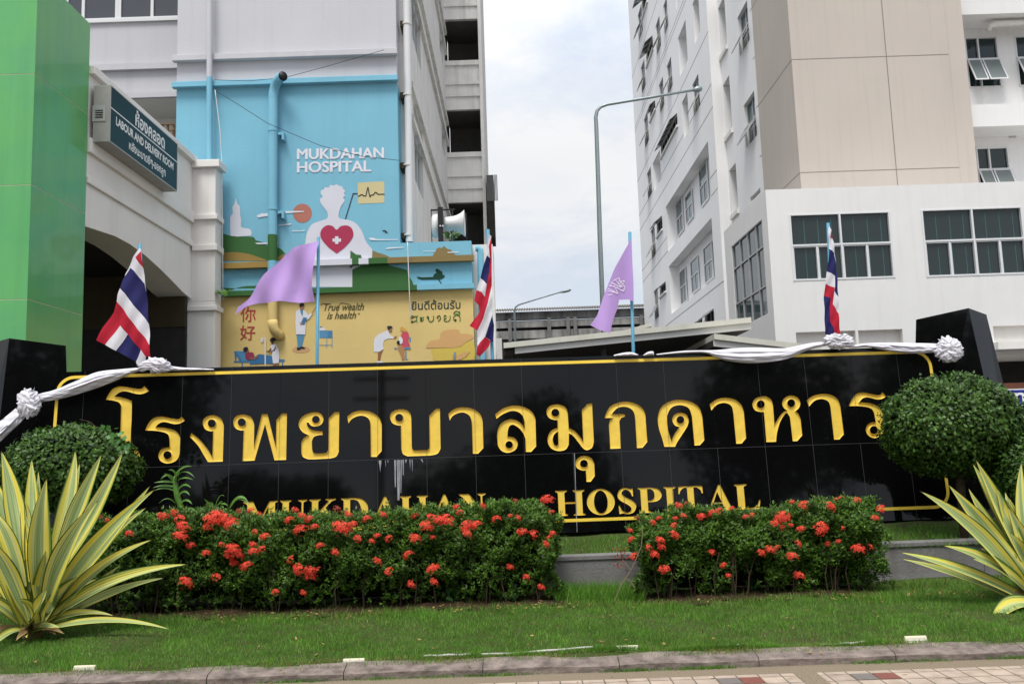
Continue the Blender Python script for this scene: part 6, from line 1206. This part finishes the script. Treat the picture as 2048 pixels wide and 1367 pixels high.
agave('large variegated agave on the left end of the lawn with yellow striped leaves', TG, 7.85, (190, 1120), [
 (425, 115, 315, 660, 88, .35, .02), (450, 185, 330, 700, 62, .45, .02), (183, 165, 195, 660, 80, .35, .02), (162, 215, 150, 640, 42, .5, .02), (222, 232, 200, 640, 40, .42, .02), (5, 118, 110, 690, 108, .2, .03), (-45, 250, 110, 780, 100, .3, .03), (575, 135, 350, 700, 92, .2, .03), (698, 125, 380, 720, 92, .12, .03), (855, 315, 330, 960, 84, .15, .05), (835, 440, 440, 880, 62, .35, .04), (690, 765, 440, 1000, 45, .3, .03), (120, 340, 165, 800, 70, .2, .02), (150, 480, 180, 820, 60, .1, .02), (880, 335, 290, 1030, 108, -.02, .06), (860, 622, 340, 1030, 74, -.02, .06), (1072, 762, 280, 1085, 92, -.05, .07), (930, 840, 400, 1040, 56, .2, .05), (560, 400, 290, 940, 118, -.22, .03), (270, 272, 240, 930, 122, -.12, .03), (650, 1055, 240, 1110, 52, -.05, .05), (972, 1133, 230, 1145, 46, -.22, .07),
 (-60, 430, 105, 860, 100, -.05, .05), (-90, 600, 130, 1085, 118, -.3, .08), (-200, 380, 100, 900, 100, .1, .06), (-260, 620, 90, 1000, 100, .05, .07), (-300, 850, 100, 1080, 90, -.05, .07), (-160, 950, 120, 1100, 70, -.25, .06), (-60, 1250, 130, 1140, 52, -.4, .05), (265, 905, 165, 1125, 118, -.3, .02), (340, 1120, 190, 1165, 62, -.25, .03), (150, 1180, 180, 1160, 60, -.3, .02)])
TH_ = T(3.2537, 1780, 880)
agave('large variegated agave at the right edge of the picture, its leaves fanning left', TH_, 8.0, (1010, 1020), [
 (515, 312, 800, 720, 58, .35, .02), (540, 150, 830, 720, 86, .25, .02), (558, 126, 860, 740, 92, .15, .02), (755, 335, 900, 720, 60, .3, .02), (855, 145, 930, 800, 90, .2, .02), (695, 310, 900, 860, 108, .1, .03), (380, 288, 900, 930, 122, .05, .04), (195, 330, 880, 1000, 120, -.05, .05), (70, 770, 860, 1060, 64, .0, .05), (65, 728, 930, 1075, 92, -.1, .06), (340, 685, 880, 980, 104, -.12, .05), (780, 600, 960, 960, 112, -.25, .03), (620, 590, 900, 940, 90, .12, .04), (1000, 60, 990, 850, 100, .1, .02), (1150, 180, 1050, 850, 110, .05, .03), (1300, 350, 1080, 900, 110, 0, .05), (1450, 560, 1080, 960, 110, -.05, .06), (1500, 800, 1080, 1010, 100, -.1, .06), (1150, 700, 1020, 1000, 110, -.3, .04), (1400, 1000, 1050, 1060, 80, -.2, .06)])
ag2 = [o for o in COL.objects if o.name.startswith('variegated_agave')][-1]
P0, P1, P2 = atY(*TH_(1010, 1095), 7.9), atY(*TH_(790, 1085), 7.65), atY(*TH_(648, 1240), 7.5)
blade(ag2, P0, P2, .17, (P1 - (P0 + P2) / 2) * 1.0, AG)
# strap-leaved orchid and wild plants against the sign
TO = T(8.533, 280, 900)
oc = thing('orchid_plant', 'upright strap-leaved green plant standing behind the left hedge, against the sign', 'plant', atY(360, 1040, 9.3))
m = MB(); m.tube([atY(*TO(*p), 9.3) for p in ((760, 1250), (740, 1080), (690, 940), (640, 800), (610, 650), (590, 520), (600, 430))], .02, GLEAF, 8, True, [.02, .022, .03, .034, .03, .024, .01]); m.build('stem', oc, smooth=True)
for (bx, by, tx, ty, w_, sg) in [(600, 550, 235, 553, 46, .01), (600, 630, 215, 640, 44, .02), (600, 700, 240, 690, 40, .03), (650, 680, 870, 640, 52, .04), (650, 810, 850, 770, 52, .05), (690, 920, 890, 920, 48, .04), (590, 500, 690, 360, 52, .0), (600, 420, 880, 275, 50, .03), (560, 520, 415, 395, 48, .01), (560, 480, 350, 500, 42, .04), (600, 540, 910, 505, 36, .03), (640, 430, 935, 470, 30, .05), (740, 1060, 985, 1090, 46, .05), (620, 420, 490, 340, 40, .02), (600, 900, 320, 910, 16, .05), (590, 560, 640, 420, 60, .0)]:
    blade(oc, atY(*TO(bx, by), 9.29), atY(*TO(tx, ty), 9.22), w_ / 8.533 / F * 9.3, (0, 0, sg), GLEAF, 4, 10, gut=.25, base=.8, peak=.5)
wp = thing('wild_plant', 'small wild plant with thin pale green leaves between the orchid and the first gold letter', 'plant', atY(430, 1035, 9.25))
for (bx, by, tx, ty, w_, sg) in [(1290, 1050, 1180, 880, 60, .02), (1290, 980, 1410, 860, 75, .0), (1290, 990, 1500, 940, 50, .03), (1280, 1020, 1440, 1010, 45, .05), (1260, 1000, 1090, 820, 45, .0), (1280, 960, 1440, 780, 24, .05), (1520, 1000, 1830, 850, 70, .07), (1540, 960, 1870, 940, 90, .08), (1520, 1000, 1440, 880, 40, .0), (1300, 1000, 1010, 1030, 60, .03), (1250, 1040, 1150, 1080, 40, .03)]:
    blade(wp, atY(*TO(bx, by), 9.25), atY(*TO(tx, ty), 9.15), w_ / 8.533 / F * 9.3, (0, 0, sg), GLEAF, 4, 8, gut=.15, base=.3, peak=.5)
m = MB()
for x_ in (1290, 1525): m.tube([atY(*TO(x_, 1200), 9.26), atY(*TO(x_, 980), 9.25)], .006, STEM, 5)
m.build('stem', wp)
def sprig(name, label, c, n_, ln, wd, m_, cat='plant', up=.6, group=None, spread=.05):
    o = thing(name, label, cat, c, group)
    for i in range(n_):
        an = i * 2.4 + random.uniform(-.4, .4); d = Vector((math.cos(an), math.sin(an), up * random.uniform(.5, 1.5))).normalized(); p = Vector(c) + Vector((random.uniform(-1, 1) * spread, random.uniform(-1, 1) * spread * .5, random.uniform(0, 1) * spread * 1.6))
        blade(o, p, p + d * ln * random.uniform(.7, 1.2), wd, (0, 0, .015), m_, 4, 6, gut=.12, base=.3, peak=.5)
    return o
sprig('potted_plant', 'small leafy plant growing in front of the horn loudspeaker', atY(905, 482, YM + .15), 11, .18, .10, mat('dark_pot_leaf', (.015, .05, .012), .4, .4, var=.3, col2=(.04, .11, .02)), up=.9, spread=.10)
sprig('wall_plant', 'small plant sprouting from the wall beside the arch pillar', atY(447, 594, 17.55), 10, .17, .09, GLEAF, up=.3, spread=.07)
WEED = mat('weed_leaf', (.03, .10, .015), .5, .3, var=.3, vscale=20, col2=(.06, .16, .03))
for i, (u, v, lb_) in enumerate([(905, 1205, 'low broad-leaved weed at the foot of the left hedge, near its right end'), (1020, 1202, 'low weed at the right foot of the left hedge'), (480, 1208, 'low weed in the lawn in front of the left hedge, left of its middle'), (745, 1195, 'low weed under the thin middle of the left hedge'), (1330, 1190, 'low weed at the left foot of the right hedge'), (1505, 1178, 'low weed under the thin middle of the right hedge'), (665, 1202, 'low weed at the foot of the left hedge, right of its middle'), (1690, 1172, 'low weed at the right foot of the right hedge')]):
    p = atZ(u, v, .12); sprig('weed', lb_, (p.x, p.y, lawn_z(p.x, p.y)), 9, .10, .05, WEED, 'weed', .6, 'weeds at the foot of the hedges', .05)
tw = thing('dry_twig', 'thin bare twig leaning in the gap beside the right hedge', 'twig', atY(1262, 1208, 8.5))
m = MB()
for L_ in ([(1228, 1204), (1243, 1168), (1262, 1140), (1283, 1092), (1285, 1060)], [(1262, 1140), (1246, 1120), (1240, 1098)], [(1250, 1155), (1262, 1162), (1270, 1175)]): m.tube([atY(u, v, 8.5) for u, v in L_], .005, mat('dry_twig_bark', (.20, .15, .11), .9, .1), 5)
m.build('stem', tw)
P = np.array([tuple(atY(1241 + random.uniform(-12, 16), 1112 + random.uniform(-22, 26), 8.48)) for _ in range(40)]); t = rand_dirs(40); leaves('leaf_spray', P, t, perp(t), .035, .014, [BUDM], tw)

# lawn grass: single blades
GRS = mat('grass_blade', (.075, .235, .018), .5, .25, isl=True, col2=(.20, .40, .05), transl=.25, var=.45, vscale=2.4)
def grass(nm, x, y, z, h, wd, m_=GRS):
    n_ = len(x); b = np.stack([x, y, z], 1); an = RNG.uniform(0, 2 * np.pi, n_); dr = np.stack([np.cos(an), np.sin(an), np.zeros(n_)], 1); ln = RNG.uniform(0, 2 * np.pi, n_); le = RNG.uniform(.15, .9, (n_, 1)) * h[:, None]
    tip = b + np.stack([np.cos(ln), np.sin(ln), np.zeros(n_)], 1) * le; tip[:, 2] += h
    v = np.empty((n_, 3, 3)); v[:, 0] = b - dr * wd / 2; v[:, 1] = b + dr * wd / 2; v[:, 2] = tip
    me = bpy.data.meshes.new(nm); me.vertices.add(3 * n_); me.vertices.foreach_set('co', v.ravel()); me.loops.add(3 * n_); me.loops.foreach_set('vertex_index', np.arange(3 * n_, dtype=np.int32)); me.polygons.add(n_); me.polygons.foreach_set('loop_start', np.arange(0, 3 * n_, 3, dtype=np.int32))
    me.materials.append(m_); me.update(calc_edges=True); return link(nm, me, None, kind='stuff')
lz = np.vectorize(lawn_z)
n_ = 230000; x = RNG.uniform(-6.6, 6.6, n_); y = 6.58 + 2.6 * RNG.beta(.95, 1.25, n_)
bald = np.sin(x * 1.7 + 1) * np.sin(y * 3.1 + x) + .5 * np.sin(x * 5.1) * np.sin(y * 6)
under = (y > 8.42) & (((x > xq(170)) & (x < xq(1125))) | ((x > xq(1262)) & (x < xq(1764)))); keep = (~under | (RNG.uniform(size=n_) < .06)) & ((bald < 1.0) | (RNG.uniform(size=n_) < .5)); x, y = x[keep], y[keep]
tuft = np.sin(x * 4 + y * 5) * np.sin(x * 1.3) + .7 * np.sin(x * 11.3 - y * 7) * np.sin(y * 13 + x * 5); h = RNG.uniform(.016, .042, len(x)) * (1 + .32 * tuft) * (1 + .6 * (y > 8.0)); wd = .0042
DRY = mat('dry_grass_blade', (.16, .15, .04), .6, .2, isl=True, col2=(.26, .24, .09))
dd = (RNG.uniform(size=len(x)) < .03 + .12 * (bald[keep] > .75) + .10 * (y > 8.2) + .10 * (y < 6.8)); grass('dry_grass', x[dd], y[dd], np.maximum(lz(x[dd], y[dd]), .07) - .004, h[dd] * .9, .004, DRY); x, y, h = x[~dd], y[~dd], h[~dd]
grass('lawn_grass', x, y, np.maximum(lz(x, y), .07) - .004, h, wd)
n_ = 26000; x = RNG.uniform(-6.6, 6.6, n_); y = RNG.uniform(9.36, 10.1, n_); grass('planter_grass', x, y, np.vectorize(bed_z)(x, y) - .055, RNG.uniform(.03, .08, n_), .006)
# longer tufts: against the planter wall, along the kerb foot and spilling over the kerb
n_ = 5200; x = RNG.uniform(xq(1110), xq(1290), n_); y = RNG.uniform(8.6, 9.2, n_); grass('tall_grass', x, y, lz(x, y), RNG.uniform(.06, .2, n_) * RNG.uniform(.5, 1, n_), .006)
c_ = RNG.uniform(-5, 5, 34); k_ = RNG.integers(0, 34, 4200); x = c_[k_] + RNG.normal(0, .10, 4200); y = YK - np.abs(RNG.normal(0, .014, 4200)); grass('kerb_weeds', x, y, np.full(4200, -.002), RNG.uniform(.01, .04, 4200), .005)
c_ = RNG.uniform(-5.5, 5.5, 26); k_ = RNG.integers(0, 26, 5200); x = c_[k_] + RNG.normal(0, .13, 5200); y = YK + .20 - np.abs(RNG.normal(0, .03, 5200)) * (1 + np.sin(c_[k_] * 9)); grass('kerb_grass', x, y, np.full(5200, .078), RNG.uniform(.012, .045, 5200), .005, DRY)
c_ = RNG.uniform(xq(780) * .77, xq(1780) * .77, 40); k_ = RNG.integers(0, 40, 6500); x = c_[k_] + RNG.normal(0, .07, 6500); y = 6.675 + RNG.normal(0, .012, 6500); grass('conduit_grass', x, y, lz(x, y), RNG.uniform(.025, .05, 6500), .0045)
# bare soil under the hedges
DIRT = mat('bare_brown_soil', (.055, .034, .02), .95, .1, var=.55, vscale=16, bump=.6, bscale=40)
m = MB()
for (ua, ub) in ((160, 1128), (1262, 1768)):
    xs_ = np.linspace(xq(ua), xq(ub), 60); m.grid([[(xx, 8.32 + .08 * math.sin(xx * 7) + .05 * math.sin(xx * 17) + q_ * (9.23 - 8.4), lawn_z(xx, 8.4 + .8 * q_) + .006 + .01 * math.sin(xx * 23 + q_ * 9)) for q_ in (0, .25, .5, .75, 1)] for xx in xs_], DIRT)
m.build('hedge_soil', kind='structure')
n_ = 420; x = RNG.uniform(-5.5, 5.5, n_); y = np.where(RNG.uniform(size=n_) < .7, RNG.uniform(8.15, 8.5, n_), RNG.uniform(6.0, 8.2, n_)); P = np.stack([x, y, np.where(y < YK, .004, np.where(y < YK + .2, .075 + .0 * x, lz(x, y) + .03))], 1); t = unit(RNG.normal(size=(n_, 3)) * [1, 1, .25])
leaves('leaf_litter', P, t, unit(np.cross(t, unit(RNG.normal(size=(n_, 3)) * .3 + [0, 0, 1]))), RNG.uniform(.02, .05, n_), RNG.uniform(.012, .025, n_), [mat('fallen_leaf', (.16, .09, .035), .8, .2, isl=True, col2=(.30, .20, .07))], None, kind='stuff')
# garden lights sunk in the lawn and the conduit between them
CRM = mat('cream_plastic', (.62, .58, .42), .5, .3, var=.1, vscale=8); LENS = mat('frosted_lens', (.50, .48, .40), .25, .5)
for (u, v, lb_) in ((168, 1329, 'cream garden light box in the grass below the left agave'), (707, 1312, 'cream garden light box in the grass at the left end of the white pipe'), (1255, 1290, 'cream garden light box in the grass between the two lengths of white pipe'), (1832, 1268, 'cream garden light box in the grass near the right agave')):
    c = atY(u, v, 6.68); k_ = 6.68 / F; hw, hh = 21 * k_, 6.5 * k_; o = thing('garden_light', lb_, 'garden light', (c.x, 6.68, lawn_z(c.x, 6.68)), 'garden lights along the lawn edge')
    m = MB(); rl = math.tan(R(1.6)); z0, z1 = lawn_z(c.x, 6.68) - .03, lawn_z(c.x, 6.68) + .034
    m.hexa([(c.x - hw, 6.66, z0), (c.x + hw, 6.66, z0), (c.x + hw, 6.73, z0), (c.x - hw, 6.73, z0), (c.x - hw, 6.685, z1), (c.x + hw, 6.685, z1), (c.x + hw, 6.705, z1), (c.x - hw, 6.705, z1)], CRM); m.build('housing', o, bevel=.006)
    m = MB(); zf_ = lambda t: z0 + (z1 - z0) * t; yf_ = lambda t: 6.66 + .025 * t - .004
    m.hexa([(c.x - hw * .86, yf_(.5), zf_(.5)), (c.x + hw * .86, yf_(.5), zf_(.5)), (c.x + hw * .86, yf_(.5) + .01, zf_(.5)), (c.x - hw * .86, yf_(.5) + .01, zf_(.5)), (c.x - hw * .86, yf_(.85), zf_(.85)), (c.x + hw * .86, yf_(.85), zf_(.85)), (c.x + hw * .86, yf_(.85) + .01, zf_(.85)), (c.x - hw * .86, yf_(.85) + .01, zf_(.85))], LENS); m.build('lens', o)
OLDP = mat('dull_white_pipe', (.50, .49, .45), .6, .3, var=.35, vscale=14)
for (ua, va, ub, vb, lb_) in ((848, 1314, 940, 1311, 'short end of white conduit showing in the grass, right of the second garden light'), (962, 1310, 1186, 1301, 'longest bare length of white conduit in the grass along the kerb'), (1436, 1287, 1478, 1285, 'shortest bare piece of white conduit in the grass, below the right hedge'), (1640, 1281, 1730, 1277, 'bare piece of white conduit in the grass, left of the rightmost garden light')):
    a_, b_ = atY(ua, va, 6.70), atY(ub, vb, 6.70); k_ = 16; m = MB(); P_ = [a_.lerp(b_, i / k_) for i in range(k_ + 1)]
    m.tube([(p.x, 6.70 + .002 * math.sin(i), lawn_z(p.x, 6.70) + .017 + .002 * math.sin(i * .9)) for i, p in enumerate(P_)], .009, OLDP, 10); m.build('conduit_pipe', None, True, lb_, 'pipe', 'white conduits along the kerb')
# leafy trees and a power pole across the road, seen only in the polish of the sign and the windows
TLF = mat('roadside_tree_leaf', (.015, .04, .008), .6, .2, isl=True, col2=(.04, .09, .02), transl=.1); BARK = mat('grey_bark', (.10, .08, .06), .9, .1, var=.4, vscale=6)
for i, (x_, y_, h_, r_, lb_) in enumerate([(-14.5, -15, 12, 4.8, 'leafy tree across the road, farthest left, seen mirrored in the sign'), (-8.5, -19, 6.2, 3.2, 'low leafy tree across the road, left of the power pole, seen mirrored in the sign'), (3.0, -17, 8.6, 4.4, 'broad leafy tree across the road, right of the power pole, seen mirrored in the sign'), (12, -16, 11.5, 4.6, 'tall leafy tree across the road, mirrored in the right half of the sign'), (20.5, -15, 12, 4.8, 'leafy tree across the road, farthest right, seen mirrored in the windows')]):
    o = thing('roadside_tree', lb_, 'tree', (x_, y_, 0), 'trees across the road'); P_, N_ = [], []
    for b_ in range(9):
        cc = np.array([x_, y_, h_ - r_ * .8]) + RNG.normal(0, .42, 3) * r_ * np.array([1, 1, .7]); a_, d_ = ellip_pts(900, cc, (r_ * .5, r_ * .5, r_ * .4), .5); P_.append(a_); N_.append(d_)
    P_, N_ = np.concatenate(P_), np.concatenate(N_); t = unit(perp(N_) + N_ * .3); leaves('crown', P_, t, unit(np.cross(t, N_)), .42, .22, [TLF], o)
    m = MB(); m.tube([(x_, y_, -.1), (x_ + .1, y_, h_ * .35), (x_ - .1, y_ + .1, h_ * .7)], .22, BARK, 10, True, [.28, .2, .1])
    for q_ in range(5): an = q_ * 1.26; m.tube([(x_, y_, h_ * (.3 + .05 * q_)), (x_ + math.cos(an) * r_ * .6, y_ + math.sin(an) * r_ * .6, h_ * .72)], .08, BARK, 6, True, [.1, .03])
    m.build('trunk', o, smooth=True)
pl_ = thing('power_pole', 'concrete power pole with crossarms across the road, seen mirrored in the sign', 'pole', (-3.6, -13, 0)); m = MB(); m.box(-3.72, -3.48, -13.1, -12.9, -.1, 9, CONC); m.build('pole', pl_)
for z_ in (8.4, 7.6): m = MB(); m.box(-4.7, -2.5, -12.9, -12.78, z_, z_ + .12, CONC); m.build('crossarm', pl_)
